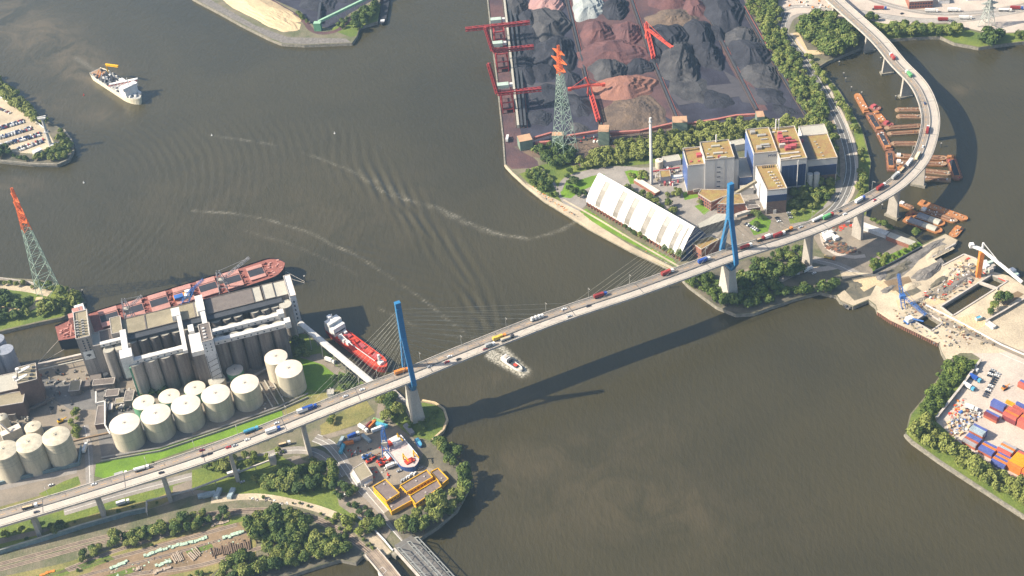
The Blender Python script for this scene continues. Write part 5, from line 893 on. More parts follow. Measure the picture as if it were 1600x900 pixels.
for pts, z, lb in (([(834, 216), (862, 208)], 10, 'tan gallery between the two left transfer houses'), ([(880, 214), (936, 205)], 12, 'pink gallery pair behind the lattice tower'), ([(952, 208), (1000, 205), (1052, 193)], 12, 'pink gallery running to the orange roofed transfer tower'), ([(1074, 194), (1120, 187), (1150, 181), (1183, 179)], 12, 'pink gallery curving to the yellowish transfer tower')): pipe(lb, pts, 2.6, M['gallery_pink'], z, name='conveyor_gallery', cat='conveyor');
pipe('second pink gallery below the orange roofed transfer tower', [(955, 212), (1052, 198)], 1.8, M['gallery_pink'], 9, name='conveyor_gallery', cat='conveyor'); pipe('short pink gallery beside the quay road', [(836, 224), (860, 222)], 3, M['gallery_pink'], 8, name='conveyor_gallery', cat='conveyor')
mat('crane_red', (.36, .05, .05), (.28, .04, .045), rough=.5); mat('crane_bright', (.62, .10, .06), (.52, .08, .06), rough=.5); mat('house_mint', (.42, .52, .45))
def truss(b, p, q, w_, h, n, t=.5):
    """lattice girder: four chords with zigzag"""
    p, q = Vector(p), Vector(q); d = (q-p).normalized(); u = d.cross(Vector((0, 0, 1))); u = (u.normalized() if u.length > .05 else Vector((1, 0, 0)))*w_/2; v = u.cross(d).normalized()*h/2
    for s in (-1, 1):
        for r in (-1, 1): b.bar(p+u*s+v*r, q+u*s+v*r, t)
    for k in range(n):
        a = p+(q-p)*k/n; c = p+(q-p)*(k+1)/n
        for s in (-1, 1): b.bar(a+u*s-v, c+u*s+v, t*.7); b.bar(a-u+v*s, c+u+v*s, t*.7)
    return b
quay_dir = ang((766, 40), (782, 200));
def unloader(lb, gl, gr, base_l, base_r, zg, boom, house):
    """gantry unloader: girder from gl to gr at height zg, portal feet from px corners"""
    G0, G1 = Vector(P(*gl, zg)), Vector(P(*gr, zg)); t = thing('ship_unloader', lb, 'gantry crane', P(*base_l[0], 4), group='red ship unloaders on the coal quay'); truss(B(), G0, G1, 4, 3.4, 10, .8).to('girder', M['crane_red'], t)
    B().bar(G0+Vector((0, 0, .2)), G1+Vector((0, 0, .2)), 2.4, 1.2).to('walkway', M['crane_red'], t)
    F = [Vector(P(*q, 4.5)) for q in base_l+base_r]
    for f in F: B().bar(f, Vector((f.x, f.y, zg)), 1.4).to('leg', M['crane_red'], t)
    for a, c in ((0, 1), (2, 3), (0, 2), (1, 3)):
        for z in (9, zg*.6, zg-1.5): B().bar((F[a].x, F[a].y, z), (F[c].x, F[c].y, z), 1.1).to('tie_beam', M['crane_red'], t)
    c = (F[0]+F[1]+F[2]+F[3])/4; B().prism([(F[0].x, F[0].y), (F[2].x, F[2].y), (F[3].x, F[3].y), (F[1].x, F[1].y)], 10, 11).to('hopper_deck', M['ore_floor'], t)
    h = P(*house, zg+2); B().box(h[0], h[1], zg+1, 13, 7, 4.5).to('machine_house', M['house_mint'], t); B().box(h[0]+9, h[1]+1, zg+1, 4, 4, 3.5).to('cabin', M['white_steel'], t)
    if boom:
        e = Vector(boom[1]); s = Vector(P(*boom[0], zg)); truss(B(), s, e, 3.4, 2.6, 8, .8).to('boom', M['crane_red'], t); B().bar(s, e, 2.2, 1.4).to('boom_deck', M['crane_red'], t)
def upz(px, py, z): return P(px, py, z)
unloader('red ship unloader with boom lowered over the water, topmost of three', (727, 46), (828, 35), ((772, 62), (775, 78)), ((787, 60), (790, 76)), 30, None, (775, 33));
unloader('red ship unloader with raised boom, middle of three on the quay', (770, 80), (834, 73), ((775, 98), (778, 113)), ((792, 96), (795, 111)), 30, ((770, 80), upz(758, 42, 66)), (777, 70)); unloader('red ship unloader with raised boom, lowest of three on the quay', (777, 146), (846, 139), ((783, 162), (786, 177)), ((800, 160), (803, 175)), 30, ((777, 146), upz(763, 99, 68)), (786, 135))
def stacker(lb, foot, apex, tips, body, zb=16, za=27):
    f = Vector(P(*foot, 4)); t = thing('stacker_reclaimer', lb, 'stacker', f); a = Vector(P(*apex, za))
    for s in (-3, 3):
        for r in (-3, 3): B().bar((f.x+s, f.y+r, 4.5), (f.x+s*.4, f.y+r*.4, zb), 1).to('leg', M['crane_bright'], t)
    B().bar((f.x, f.y, zb), a, 1.8).to('mast', M['crane_bright'], t)
    for q in tips:
        e = Vector(P(*q, zb+1)); truss(B(), (f.x, f.y, zb+1), e, 2.4, 1.8, 7, .6).to('boom', M['crane_bright'], t); B().bar(a, e, .35).to('tie_rod', M['crane_bright'], t); B().box(e.x, e.y, zb-1, 4, 3.4, 3.6).to('bucket_wheel', M['crane_bright'], t)
    p, q = Vector(P(*body[0], 9)), Vector(P(*body[1], 9)); truss(B(), p, q, 4, 3.4, 8, .8).to('tripper', M['crane_bright'], t); B().bar(p, q, 3, 1.2).to('tripper_belt', M['crane_red'], t)
stacker('bright red stacker with boom to the left beside the orange ore', (922, 148), (915, 121), [(890, 139), (943, 132)], ((924, 150), (935, 188))); stacker('bright red stacker on the rail beside the tallest coal heap', (1012, 60), (1010, 34), [(1050, 74)], ((1009, 38), (1021, 90)))
# ---------------------------------------------------------------- lattice masts
mat('mast_green', (.36, .47, .38), rough=.6); mat('mast_orange', (.70, .16, .05), rough=.6); mat('mast_grey', (.50, .53, .48), rough=.6)
def mast(label, px, py, H, base, arms, low, hi, split=.68, rz=.6, th=.36, name='lattice_tower'):
    c = Vector(P(px, py, 4)); t = thing(name, label, 'pylon', c);
    def half(z): f = z/H; return base*(1-f)**1.25*.5+1.0
    def cn(z, i): a = rz+PI/4+i*PI/2; return c+Vector((half(z)*1.41*cos(a), half(z)*1.41*sin(a), z))
    zs = [0];
    while zs[-1] < H-2: zs.append(min(H, zs[-1]+max(3.6, half(zs[-1])*1.7)))
    for i in range(4):
        for lo in (True, False):
            b = B()
            for z0, z1 in zip(zs[:-1], zs[1:]):
                if (z0/H < split) == lo: b.bar(cn(z0, i), cn(z1, i), th*1.3)
            if b.v: b.to('leg', M[low if lo else hi], t)
    for lo in (True, False):
        b = B()
        for z0, z1 in zip(zs[:-1], zs[1:]):
            if (z0/H < split) != lo: continue
            for i in range(4): b.bar(cn(z0, i), cn(z1, (i+1) % 4), th*.7); b.bar(cn(z0, (i+1) % 4), cn(z1, i), th*.7); b.bar(cn(z1, i), cn(z1, (i+1) % 4), th*.7)
        if b.v: b.to('bracing', M[low if lo else hi], t, kind='stuff')
    for z, l, d in arms:
        for s in (-1, 1):
            e = c+Vector((d[0]*l*s, d[1]*l*s, z+.5)); b = B(); [b.bar(cn(z, i)-Vector((0, 0, 1)), e, th) for i in range(4)]; [b.bar(cn(min(z+2.6, H), i), e, th) for i in range(4)]; b.bar(c+Vector((0, 0, z)), e, .8); b.to('cross_arm', M[hi], t)
D = (.55, -.83)
mast('tall lattice tower with green shaft and orange red top on the left island', 79, 462, 132, 19, [(96, 11, D), (108, 14, D), (120, 11, D)], 'mast_green', 'mast_orange', .62); mast('tall lattice tower with green shaft and orange red top in front of the coal heaps', 883, 240, 134, 19, [(106, 10, D), (116, 13, D), (126, 10, D)], 'mast_green', 'mast_orange', .72)
mast('pale grey lattice power pylon on the far basin bank at the right', 1541, 42, 42, 13, [(24, 8, (1, 0)), (31, 10, (1, 0)), (38, 7, (1, 0))], 'mast_grey', 'mast_grey', .5, th=.5, name='power_pylon')
for p0, p1, z in (((-459, 1144), (71, 1302), 0),): pass
# ---------------------------------------------------------------- ships and barges
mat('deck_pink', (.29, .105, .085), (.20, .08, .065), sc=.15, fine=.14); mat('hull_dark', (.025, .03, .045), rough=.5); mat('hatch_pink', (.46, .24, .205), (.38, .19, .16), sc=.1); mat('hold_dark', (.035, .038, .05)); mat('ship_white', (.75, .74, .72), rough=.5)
mat('deck_red', (.62, .07, .035), (.50, .05, .03), sc=.3, fine=.14); mat('hull_red', (.42, .04, .03)); mat('hull_cream', (.80, .74, .56), (.74, .66, .48), sc=.1); mat('deck_grey', (.42, .42, .40), (.28, .28, .28), sc=.4, fine=.16); mat('barge_rust', (.26, .12, .07), (.15, .075, .05), sc=.25, fine=.14); mat('barge_orange', (.46, .20, .07), (.30, .13, .06), sc=.3, fine=.12); mat('barge_deck', (.36, .24, .15), (.26, .17, .11), sc=.3); mat('tarp_grey', (.26, .26, .28)); mat('hull_blue', (.04, .10, .30)); mat('deck_mauve', (.58, .46, .42), (.48, .38, .36), sc=.2)
def frame(p, q):
    p, q = Vector((p[0], p[1], 0)), Vector((q[0], q[1], 0)); u = (q-p).normalized(); v = Vector((-u.y, u.x, 0)); L = (q-p).length
    return (lambda a, b_, z=0.: tuple(p+u*a+v*b_+Vector((0, 0, z)))), L, math.atan2(u.y, u.x)
def hull(t, F, L, Bm, D, m_h, m_d, bow=.14, stern=.75, z0=0., sheer=.06, bulwark=1.0, bluff=2.4):
    st = [0, .03, .08, .2, .5, .8]+[1-bow*k for k in (1, .8, .6, .42, .27, .14, .05, 0)]; st = sorted(set(st)); R = []; K = []
    for s in st:
        w_ = Bm/2*(stern+(1-stern)*min(1, s/.08)) if s < .08 else Bm/2
        if s > 1-bow: w_ *= (1-((s-1+bow)/bow)**bluff)**.75
        w_ = max(w_, .06); zd = D*(1+sheer*(max(0, s-.75)/.25)**2*3); R.append([F(s*L, -w_, zd+z0), F(s*L, w_, zd+z0)]); K.append([F(s*L*.985, -w_*.86, z0-1), F(s*L*.985, w_*.86, z0-1)])
    n = len(st); b = B(); vs = [r[0] for r in R]+[r[0] for r in K]; b.add(vs, [(i+n, i+n+1, i+1, i) for i in range(n-1)]); vs = [r[1] for r in R]+[r[1] for r in K]; b.add(vs, [(i, i+1, i+n+1, i+n) for i in range(n-1)])
    b.add([R[0][0], R[0][1], K[0][1], K[0][0]], [(0, 1, 2, 3)])
    up_ = lambda q, h, s=1.: (q[0], q[1], q[2]+h)
    if bulwark:
        for k in (0, 1): vs = [up_(r[k], -.1) for r in R]+[up_(r[k], bulwark) for r in R]; b.add(vs, [(i, i+1, i+n+1, i+n) for i in range(n-1)])
    h = b.to('hull', m_h, t); b = B(); b.add([p for r in R for p in (up_(r[0], -.02), up_(r[1], -.02))], [(2*i, 2*i+2, 2*i+3, 2*i+1) for i in range(n-1)]); b.to('deck', m_d, t); return h
def bxl(F, rz, a, b_, z, la, lb, h): c = F(a, b_, z); return B().box(c[0], c[1], z, la, lb, h, rz)
def ship(label, p, q, Bm, D, mh, md, cat='ship', name='cargo_ship', z0=0., group=None, z=None, **kw):
    z = D if z is None else z; F, L, rz = frame(P(*p, z+z0), P(*q, z+z0)); t = thing(name, label, cat, F(L/2, 0, z0), rz, group); hull(t, F, L, Bm, D, M[mh], M[md], z0=z0, **kw); return t, F, L, rz
# bulk carrier at the grain terminal
t, F, L, rz = ship('long dark hulled bulk carrier with pink deck and open hatches beside the grain silos', (89, 522), (446, 414), 33, 12, 'hull_dark', 'deck_pink', name='bulk_carrier', bow=.085, bulwark=1.4)
a0 = 38
for k in range(7):
    a = a0+13+k*24.5
    if k == 6: la = 15
    else: la = 17
    bxl(F, rz, a, 0, 12, la+1.2, 13, 1.6).to('hatch_coaming', M['hatch_pink'], t); hd = bxl(F, rz, a, 0, 13.4, la, 10.6, .35).to('open_hold', M['hold_dark'], t)
    for s in (-1, 1): bxl(F, rz, a, s*10.2 if k < 6 else s*8.2, 13.3, la+1, 7.0 if k < 6 else 5, .9).to('hatch_cover', M['hatch_pink'], t)
    b = B()
    for i in range(12): c = F(a+la/2+2.8+random.uniform(-1.5, 1.5), random.uniform(-12, 12), 0); b.box(c[0], c[1], 12, random.uniform(.8, 2.6), random.uniform(.8, 2.2), random.uniform(.8, 3), rz)
    b.to('deck_gear', M['deck_pink'], t, kind='stuff')
b = B()
for i in range(60): a, q = random.uniform(3, 26) if i % 2 else random.uniform(L-17, L-5), random.uniform(-9, 9); c = F(a, q, 0); b.box(c[0], c[1], 12, random.uniform(.6, 3), random.uniform(.6, 2.4), random.uniform(.5, 2.5), rz)
b.to('deck_gear', M['hatch_pink'], t, kind='stuff'); sh_ = bxl(F, rz, 26, 0, 12, 13, 27, 12).to('superstructure', M['ship_white'], t); bxl(F, rz, 27, 0, 24, 9, 30, 3.4).to('bridge_deck', M['ship_white'], sh_); bxl(F, rz, 25, 0, 27.4, 10, 22, .4).to('bridge_roof', M['hatch_pink'], sh_); bxl(F, rz, 17.5, 2, 12, 5, 7, 15).to('funnel', M['hatch_pink'], t); bxl(F, rz, 32.6, 0, 19, .3, 24, 1.2).to('window_row', M['glass_dark'], sh_)
for s in (-1, 1): c = F(12, s*9); B().bar((*c[:2], 12), (*F(16, s*5)[:2], 22), 1).to('derrick', M['hatch_pink'], t)
c = F(27, 0); B().bar((*c[:2], 27), (*c[:2], 36), .7).to('mast', M['ship_white'], t)
# grain suction cranes standing on the quay edge and the roof
def luffer(label, foot, top, tip, zf, zt, zi, m, w_=4.5, name='harbour_crane', body='roof_pale', cat='crane', lt=.6):
    f = Vector(P(*foot, zf)); t = thing(name, label, cat, f); tp = Vector(P(*top, zt)); e = Vector(P(*tip, zi))
    for s in (-1, 1):
        for r in (-1, 1): B().bar((f.x+s*w_, f.y+r*w_, zf), (tp.x+s*1.4, tp.y+r*1.4, zt), lt).to('leg', m, t)
    for k in (.3, .6, .85): b = B(); ps = [Vector((f.x+s*w_, f.y+r*w_, zf)).lerp(Vector((tp.x+s*1.4, tp.y+r*1.4, zt)), k) for s, r in ((-1, -1), (1, -1), (1, 1), (-1, 1))]; [b.bar(ps[i], ps[(i+1) % 4], .5) for i in range(4)]; b.to('tie_frame', m, t)
    mid = f.lerp(tp, .45); B().box(mid.x, mid.y, mid.z, 5, 4, 4).to('machine_house', M[body], t); truss(B(), mid+Vector((0, 0, 3)), e, 2, 1.8, 9, .28).to('jib', m, t); B().bar(tp, e, .25).to('tie_rod', m, t); return t
mat('crane_steel', (.30, .30, .32)); luffer('grey lattice unloading crane above the left hatches of the bulk carrier', (205, 502), (192, 468), (222, 462), 12, 36, 34, M['crane_steel']); luffer('tall grey frame crane over the middle hatches of the bulk carrier', (352, 455), (340, 424), (390, 402), 12, 38, 40, M['crane_steel'], 5)
luffer('blue and white lattice unloading crane across the middle of the bulk carrier', (286, 477), (302, 450), (318, 436), 12, 30, 36, M['blue_paint'], 4, body='ship_white'); t = thing('hopper_platform', 'yellow and blue cargo platform on the middle hatch of the bulk carrier', 'platform', P(284, 464, 14)); q = P(284, 464, 14); B().box(q[0], q[1], 14.2, 16, 9, 1.6, .3).to('platform_deck', M['orange_paint'], t); B().box(q[0]-2, q[1]-3, 15.8, 9, 6, 2.4, .3).to('machine_house', M['blue_paint'], t); B().box(q[0]+6, q[1]+3, 15.8, 5, 4, 3, .3).to('cabin', M['ship_white'], t)
def dolphin(x, y, lb='dark timber mooring dolphin standing in the water', g='mooring dolphins in the water', h=5):
    q = P(x, y, 0); t = thing('mooring_dolphin', lb, 'mooring post', q, group=g); B().cyl(q[0], q[1], -3, .6, h+3, 8).to('post', M['steel_dark'], t); B().cyl(q[0], q[1], h, .9, .5, 8).to('cap', M['pipe_grey'], t)
for x, y, lb in ((477, 440, 'mooring dolphin off the bow of the bulk carrier'), (131, 462, 'mooring dolphin off the tip of the lattice tower island'), (1046, 450, 'red topped dolphin in the water near the eastern pylon'), (660, 865, None), (1311, 102, None), (1321, 128, None), (1330, 142, None), (1346, 150, None), (1395, 88, None), (1399, 156, None), (1470, 230, None), (1378, 326, None), (1318, 120, None), (1376, 96, None), (1405, 118, None)): dolphin(x, y, lb or 'dark post standing in the water of the barge harbour', 'mooring dolphins in the water' if not lb else None, 7 if lb else 5)
def rope(lb, p, q, zp, zq):
    o = B().bar(P(*p, zp), P(*q, zq), .28).to('mooring_rope', M['parapet'])
    tag(o, lb, 'rope')
rope('upper mooring rope from the bow to the dolphin', (446, 424), (476, 440), 11, 5); rope('lower mooring rope from the bow to the dolphin', (442, 432), (476, 442), 10, 5); rope('mooring rope from the stern to the left quay', (91, 532), (60, 566), 9, 5); rope('slack mooring rope from the stern to the left quay', (100, 546), (62, 568), 8, 5)
# red tanker
t, F, L, rz = ship('small red decked tanker with white bridge moored below the loading gallery', (514, 508), (604, 575), 15, 6, 'hull_red', 'deck_red', name='tanker_ship', bow=.2)
s_ = bxl(F, rz, 11, 0, 6, 15, 13.5, 9).to('superstructure', M['ship_white'], t); bxl(F, rz, 9, 0, 15, 8, 14.5, 3).to('bridge_deck', M['ship_white'], s_); bxl(F, rz, 18.6, 0, 9, .3, 12, 1.2).to('window_row', M['glass_dark'], s_); bxl(F, rz, 4, 0, 15, 4, 4, 5).to('funnel', M['ship_white'], t); c = F(9, 0); B().bar((*c[:2], 18), (*c[:2], 25), .5).to('mast', M['ship_white'], t)
for k in range(5): bxl(F, rz, 26+k*11, 2.6, 6, 8, 5, 1.6).to('cargo_hatch', M['deck_red' if k % 2 else 'steel_red'], t)
for o in (-.6, -2, -3.4, .9): B().bar(F(22, o, 7.6), F(L-14, o*.7, 7.6), .5).to('pipe', M['ship_white' if o < -3 else 'red_paint'], t)
for k, (x, y) in enumerate(((24, -4), (30, -5), (36, -4), (22, 3))): bxl(F, rz, x, y, 6, 4, 3, 3.5).to('deck_house', M['ship_white'], t)
B().bar(F(34, -3, 6), F(30, -6, 17), .9).to('crane_post', M['ship_white'], t); B().bar(F(30, -6, 16), F(48, -7, 14), .6).to('crane_jib', M['ship_white'], t); B().cyl(*F(L-10, 0)[:2], 6, 1.2, 10, 10).to('foremast', M['ship_white'], t); bxl(F, rz, L-8, 0, 6, 4, 5, 3).to('winch_house', M['ship_white'], t)
# dredger under way
t, F, L, rz = ship('cream hulled dredger under way with yellow gantry and red striped pipe', (148, 110), (219, 156), 20, 7, 'hull_cream', 'deck_grey', name='dredger', bow=.25)
bxl(F, rz, L-24, 0, 7, 15, 17, 9).to('superstructure', M['ship_white'], t); bxl(F, rz, L-21, 0, 16, 8, 20, 3.4).to('bridge_deck', M['ship_white'], t); bxl(F, rz, L-40, 0, 7, 10, 13, 2.4).to('pump_house', M['deck_grey'], t); bxl(F, rz, 36, 3, 7, 34, 8, 1.5).to('hopper', M['hold_dark'], t); bxl(F, rz, 12, 0, 7, 18, 14, 1.2).to('aft_deck', M['barge_deck'], t)
B().bar(F(L-21, 0, 19), F(L-21, 0, 29), .9).to('mast', M['ship_white'], t); bxl(F, rz, L-46, 5, 7, 8, 5, 8).to('funnel_house', M['ship_white'], t); [B().bar(F(28+k*9, s, 7), F(30+k*9, s*.6, 16), 1.1).to('gantry_leg', M['ship_white'], t) for k in range(3) for s in (-8, 8)]; g_ = truss(B(), F(58, -12, 14), F(82, 14, 19), 3, 2.4, 8, .7).to('pipe_gantry', M['ship_white'], t); B().bar(F(58, -12.5, 13), F(82, 13.5, 18), 2.2).to('red_pipe', M['deck_red'], t); B().bar(F(59, -11, 15.6), F(83, 14.6, 20.6), 2.6, 1).to('white_cover', M['ship_white'], t)
B().bar(F(22, 7, 7), F(22, 7, 20), 1.4).to('crane_post', M['yellow_paint'], t); truss(B(), F(22, 7, 20), F(44, 12, 24), 1.6, 1.6, 6, .6).to('crane_jib', M['yellow_paint'], t); B().bar(F(21, 7, 21), F(45, 12, 25.4), 1.4, .7).to('jib_cover', M['yellow_paint'], t)
for k in range(3): B().bar(F(16+k*5, -7, 7), F(18+k*5, -2, 15), .8).to('a_frame', M['orange_paint'], t)
b = B(); [b.box(*F(random.uniform(8, L-30), random.uniform(-8, 8))[:2], 7, random.uniform(1, 4), random.uniform(1, 3), random.uniform(1, 4), rz) for _ in range(46)]; b.to('deck_gear', M['steel_dark'], t, kind='stuff'); b = B(); [b.box(*F(random.uniform(25, L-10), random.uniform(-8, 8))[:2], 7, random.uniform(1, 4), random.uniform(1, 3), random.uniform(1, 3.4), rz) for _ in range(40)]; b.to('deck_fittings', M['ship_white'], t, kind='stuff')
# work boat with bow wave
t, F, L, rz = ship('small white work boat with foaming wake just past the bridge', (785, 559), (816, 580), 6, 2, 'ship_white', 'parapet', name='work_boat', cat='boat', bow=.3, z=1)
bxl(F, rz, 5.5, 0, 2.2, 7, 5.4, 3.2).to('wheelhouse', M['ship_white'], t); bxl(F, rz, 10.3, 0, 2.2, 2.6, 4.6, 3.6).to('engine_casing', M['steel_dark'], t); bxl(F, rz, 17, 0, 2.2, 8, 3.6, .7).to('cargo_hold', M['steel_dark'], t); bxl(F, rz, 18, 0, 2.9, 4, 2.4, .7).to('red_cargo', M['deck_red'], t); bxl(F, rz, 5.5, 0, 5.4, 3, 4, .8).to('wheelhouse_roof', M['parapet'], t)
# ship hauled out in the yard
t, F, L, rz = ship('blue and white workship with mauve deck and yellow cranes in the yard', (609, 684), (648, 731), 19, 5, 'hull_blue', 'deck_mauve', z0=4, name='work_ship', bow=.28, bluff=2.2)
b = B();
for k in range(3): c = F(L*.45+k*7, 0);
bxl(F, rz, 8, 2, 9, 9, 8, 3).to('deckhouse', M['ship_white'], t); bxl(F, rz, 7, -4, 9, 5, 4, 2.4).to('winch', M['deck_red'], t); bxl(F, rz, L-9, 0, 9, 5, 8, 1.4).to('foredeck', M['deck_red'], t)
for a, s in ((6, 5), (30, -3), (32, 6)): B().bar(F(a, s, 9), F(a+1, s, 17), 1).to('crane_post', M['yellow_paint'], t); B().bar(F(a+1, s, 16), F(a+8, s+1, 13), .8).to('crane_jib', M['yellow_paint'], t)
B().bar(F(3, 9.2, 9.3), F(L*.72, 9.2, 9.3), .7).to('rail', M['ship_white'], t); B().bar(F(3, -9.2, 9.3), F(L*.72, -9.2, 9.3), .7).to('rail', M['ship_white'], t)
text('OSTSEE', 3, F(24, 2, 9.1), (0, 0, rz+PI), M['tarp_grey'], t) if False else None
# river barge at the north spit, quay ship
t, F, L, rz = ship('dark river barge with red and white bow deck at the north spit', (606, -14), (597, 38), 9, 2.5, 'hull_dark', 'hold_dark', name='river_barge', cat='barge', bow=.12); bxl(F, rz, L-8, 0, 2.5, 5, 5, 1.6).to('deckhouse', M['ship_white'], t); bxl(F, rz, 14, 0, 2.5, 10, 7, 3).to('wheelhouse', M['deck_red'], t)
def barge(p, q, w_, style, label):
    z = 1.8; F, L, rz = frame(P(*p, z), P(*q, z)); t = thing('barge', label, 'barge', F(L/2, 0, 0), rz, 'barges moored in the basin'); hm, dm = {'dark': ('barge_rust', 'barge_rust'), 'red': ('barge_rust', 'deck_pink'), 'orange': ('barge_orange', 'barge_orange'), 'flat': ('barge_deck', 'barge_deck'), 'cover': ('barge_orange', 'barge_orange'), 'white': ('barge_orange', 'barge_deck')}[style]
    hull(t, F, L, w_, z, M[hm], M[dm], bow=min(.3, 5/L), stern=.8, bulwark=.3)
    if style in ('dark', 'red') and L > 18: bxl(F, rz, L*.52, 0, z, L*.66, w_*.66, .8).to('coaming', M['barge_orange' if style == 'dark' else 'barge_rust'], t); bxl(F, rz, L*.52, 0, z+.5, L*.64, w_*.52, .36).to('open_hold', M['hold_dark'], t)
    if style == 'flat' or style == 'white':
        for k in (-1, 1): bxl(F, rz, L*.52, k*w_*.22, z, L*.7, w_*.16, .9).to('hatch_ridge', M['barge_rust'], t)
        bxl(F, rz, L*.5, 0, z, L*.66, w_*.12, 1.2).to('hatch_ridge', M['barge_deck'], t)
    if style == 'cover':
        for k in range(2):
            b = B(); A = [PI*i/8 for i in range(9)]; b.loft([[F(a, w_*.42*cos(x), z+2.6*sin(x)+.2) for x in A] for a in (L*(.14+.36*k), L*(.49+.36*k))], close=False, cap0=True); b.to('hold_cover', M['tarp_grey' if k == 0 else 'roof_pale'], t)
    if style in ('orange', 'white', 'dark'): bxl(F, rz, 4, 0, z, 4, w_*.55, 2.2).to('deckhouse', M['ship_white' if style == 'white' else 'barge_orange'], t)
    if style == 'red': bxl(F, rz, L*.3, 0, z, 4, w_*.5, 2.6).to('deckhouse', M['steel_red'], t)
    b = B(); [b.box(*F(random.uniform(2, L-3), random.uniform(-w_*.35, w_*.35))[:2], z, random.uniform(.5, 1.8), random.uniform(.5, 1.5), random.uniform(.5, 1.6), rz) for _ in range(int(4+L/5))]; b.to('deck_gear', M[random.choice(['barge_rust', 'barge_orange', 'steel_red', 'roof_pale', 'ship_white'])], t, kind='stuff'); return t
for a in (((1354, 175), (1338, 146), 8, 'orange', 'orange barge with mossy hold, topmost of the line along the trees'), ((1361, 165), (1374, 172), 11, 'red', 'short red pontoon beside the topmost barge'), ((1375, 205), (1357, 176), 10, 'dark', 'rusty barge with dark open hold, second in the line along the trees'), ((1367, 174), (1381, 190), 8, 'orange', 'orange work pontoon wedged between line and the red pontoons'), ((1380, 191), (1395, 197), 10, 'red', 'red pontoon at the end of the wedge of pontoons'), ((1389, 234), (1374, 205), 10, 'dark', 'rusty barge with long dark hold, third in the line along the trees'), ((1393, 266), (1390, 235), 10, 'dark', 'rusty barge with dark hold, lowest in the line along the trees'),
    ((1442, 171), (1398, 171), 7.6, 'flat', 'pale brown barge lying under the ramp, upper of the top pair'), ((1442, 182), (1400, 181), 7.6, 'flat', 'pale brown barge lying under the ramp, lower of the top pair'), ((1442, 196), (1381, 200), 7.6, 'flat', 'long orange brown barge under the ramp beside the wedge of pontoons'), ((1442, 205), (1385, 209), 7, 'flat', 'long barge under the ramp below the orange brown one'), ((1436, 224), (1391, 224), 8, 'flat', 'single barge with yellow bow between the two groups'),
    ((1398, 243), (1480, 247), 7.8, 'white', 'long barge with white deckhouse right of the ramp, upper of the pair'), ((1398, 253), (1480, 256), 7.8, 'white', 'long barge with white deckhouse right of the ramp, lower of the pair'), ((1402, 263), (1414, 263), 7, 'orange', 'small yellow orange boat under the ramp'), ((1486, 271), (1436, 266), 8, 'flat', 'brown barge below the white houses, upper one'), ((1486, 281), (1440, 277), 7, 'flat', 'orange brown barge at the bottom of the middle group'), ((1484, 243), (1497, 281), 11, 'dark', 'dark holded barge lying across the end of the middle group'),
    ((1436, 315), (1512, 343), 8.5, 'orange', 'long orange barge nearest the open water in the lower cluster'), ((1438, 326), (1496, 346), 8, 'white', 'long barge with white houses in the lower cluster'), ((1428, 334), (1476, 351), 10.5, 'cover', 'wide barge with dark arched covers in the lower cluster'), ((1413, 341), (1472, 362), 9.5, 'cover', 'orange barge with grey arched covers nearest the bank'), ((1500, 354), (1486, 371), 9, 'orange', 'bright orange pontoon at the tip of the earth spit'), ((1404, 316), (1428, 326), 6, 'white', 'small white decked boat beside the ramp pier'), ((1418, 337), (1430, 330), 7, 'orange', 'small orange boat at the left end of the lower cluster')): barge(*a)
# buoys
def buoy(x, y, m, lb):
    q = P(x, y, 0); t = thing('buoy', lb, 'buoy', q); B().cyl(q[0], q[1], -.5, .9, 1.3, 12).to('float', m, t); B().cyl(q[0], q[1], 0.7, .4, 2.0, 8, r2=.2).to('topmark', m, t)
buoy(131, 149, M['red_paint'], 'red buoy left of the dredger'); buoy(331, 212, M['ship_white'], 'white buoy where the long foam line starts'); buoy(523, 209, M['ship_white'], 'white buoy in mid river'); buoy(131, 286, M['ship_white'], 'white float below the car park island')
# ---------------------------------------------------------------- yellow office building
mat('facade_yellow', (.72, .40, .015), (.62, .33, .012), sc=.2, rough=.6); mat('roof_brown', (.20, .155, .14), (.16, .125, .115), sc=.3)
t = thing('office_building', 'bright yellow flat roofed office building made of four stepped blocks', 'office building', P(600, 790, 4))
for a, b_, c, z in (((583, 760), (605, 783), (624, 770), 11.5), ((605, 799), (612, 802), (648, 777), 7.5)):
    pass
YB = [([(582.5, 761), (604, 784), (624.5, 771), (602.5, 749.5)], 12), ([(602, 783), (611.5, 800.5), (648, 780), (626, 762)], 8), ([(625, 759.5), (635.5, 770), (676.5, 746), (667, 735)], 10.5), ([(640, 775.5), (649.5, 788.5), (690, 760.5), (683, 750)], 10.5), ([(673, 738), (690, 758), (701, 749), (684.5, 732)], 8.5)]
for i, (q, z) in enumerate(YB):
    w_ = block(t, 'wall', px_poly(q, z), 4, z, 'facade_yellow', 'roof_brown', .9, cap='facade_yellow'); pq = px_poly(q, z)
    for s, e in ((0, 1), (1, 2)):
        if z > 9: wins(w_, pq[s], pq[e], z-2.6, z-1.4, max(2, int(math.dist(pq[s], pq[e])/3.2)), 2.2, out=.08)
for x, y, z in ((600, 757, 12), (610, 778, 12), (612, 792, 8), (650, 752, 10.5), (665, 770, 10.5), (640, 777, 10.5), (690, 748, 8.5), (663, 745, 10.5)): q = P(x, y, z); B().box(q[0], q[1], z, 1.3, 1.3, .7).to('roof_hatch', M['parapet'], t)
poly_building('house', 'grey two storey workshop with flat roof beside the yard gate', 'house', [('wall', px_poly([(551, 733), (563, 752), (582, 742), (569, 722)], 11), 4, 11, 'wall_white', 'roof_tan', .4), ('wall', px_poly([(547, 740), (558, 756), (563, 753), (552, 734)], 8), 4, 8, 'wall_white', 'tank_roof', .2)])
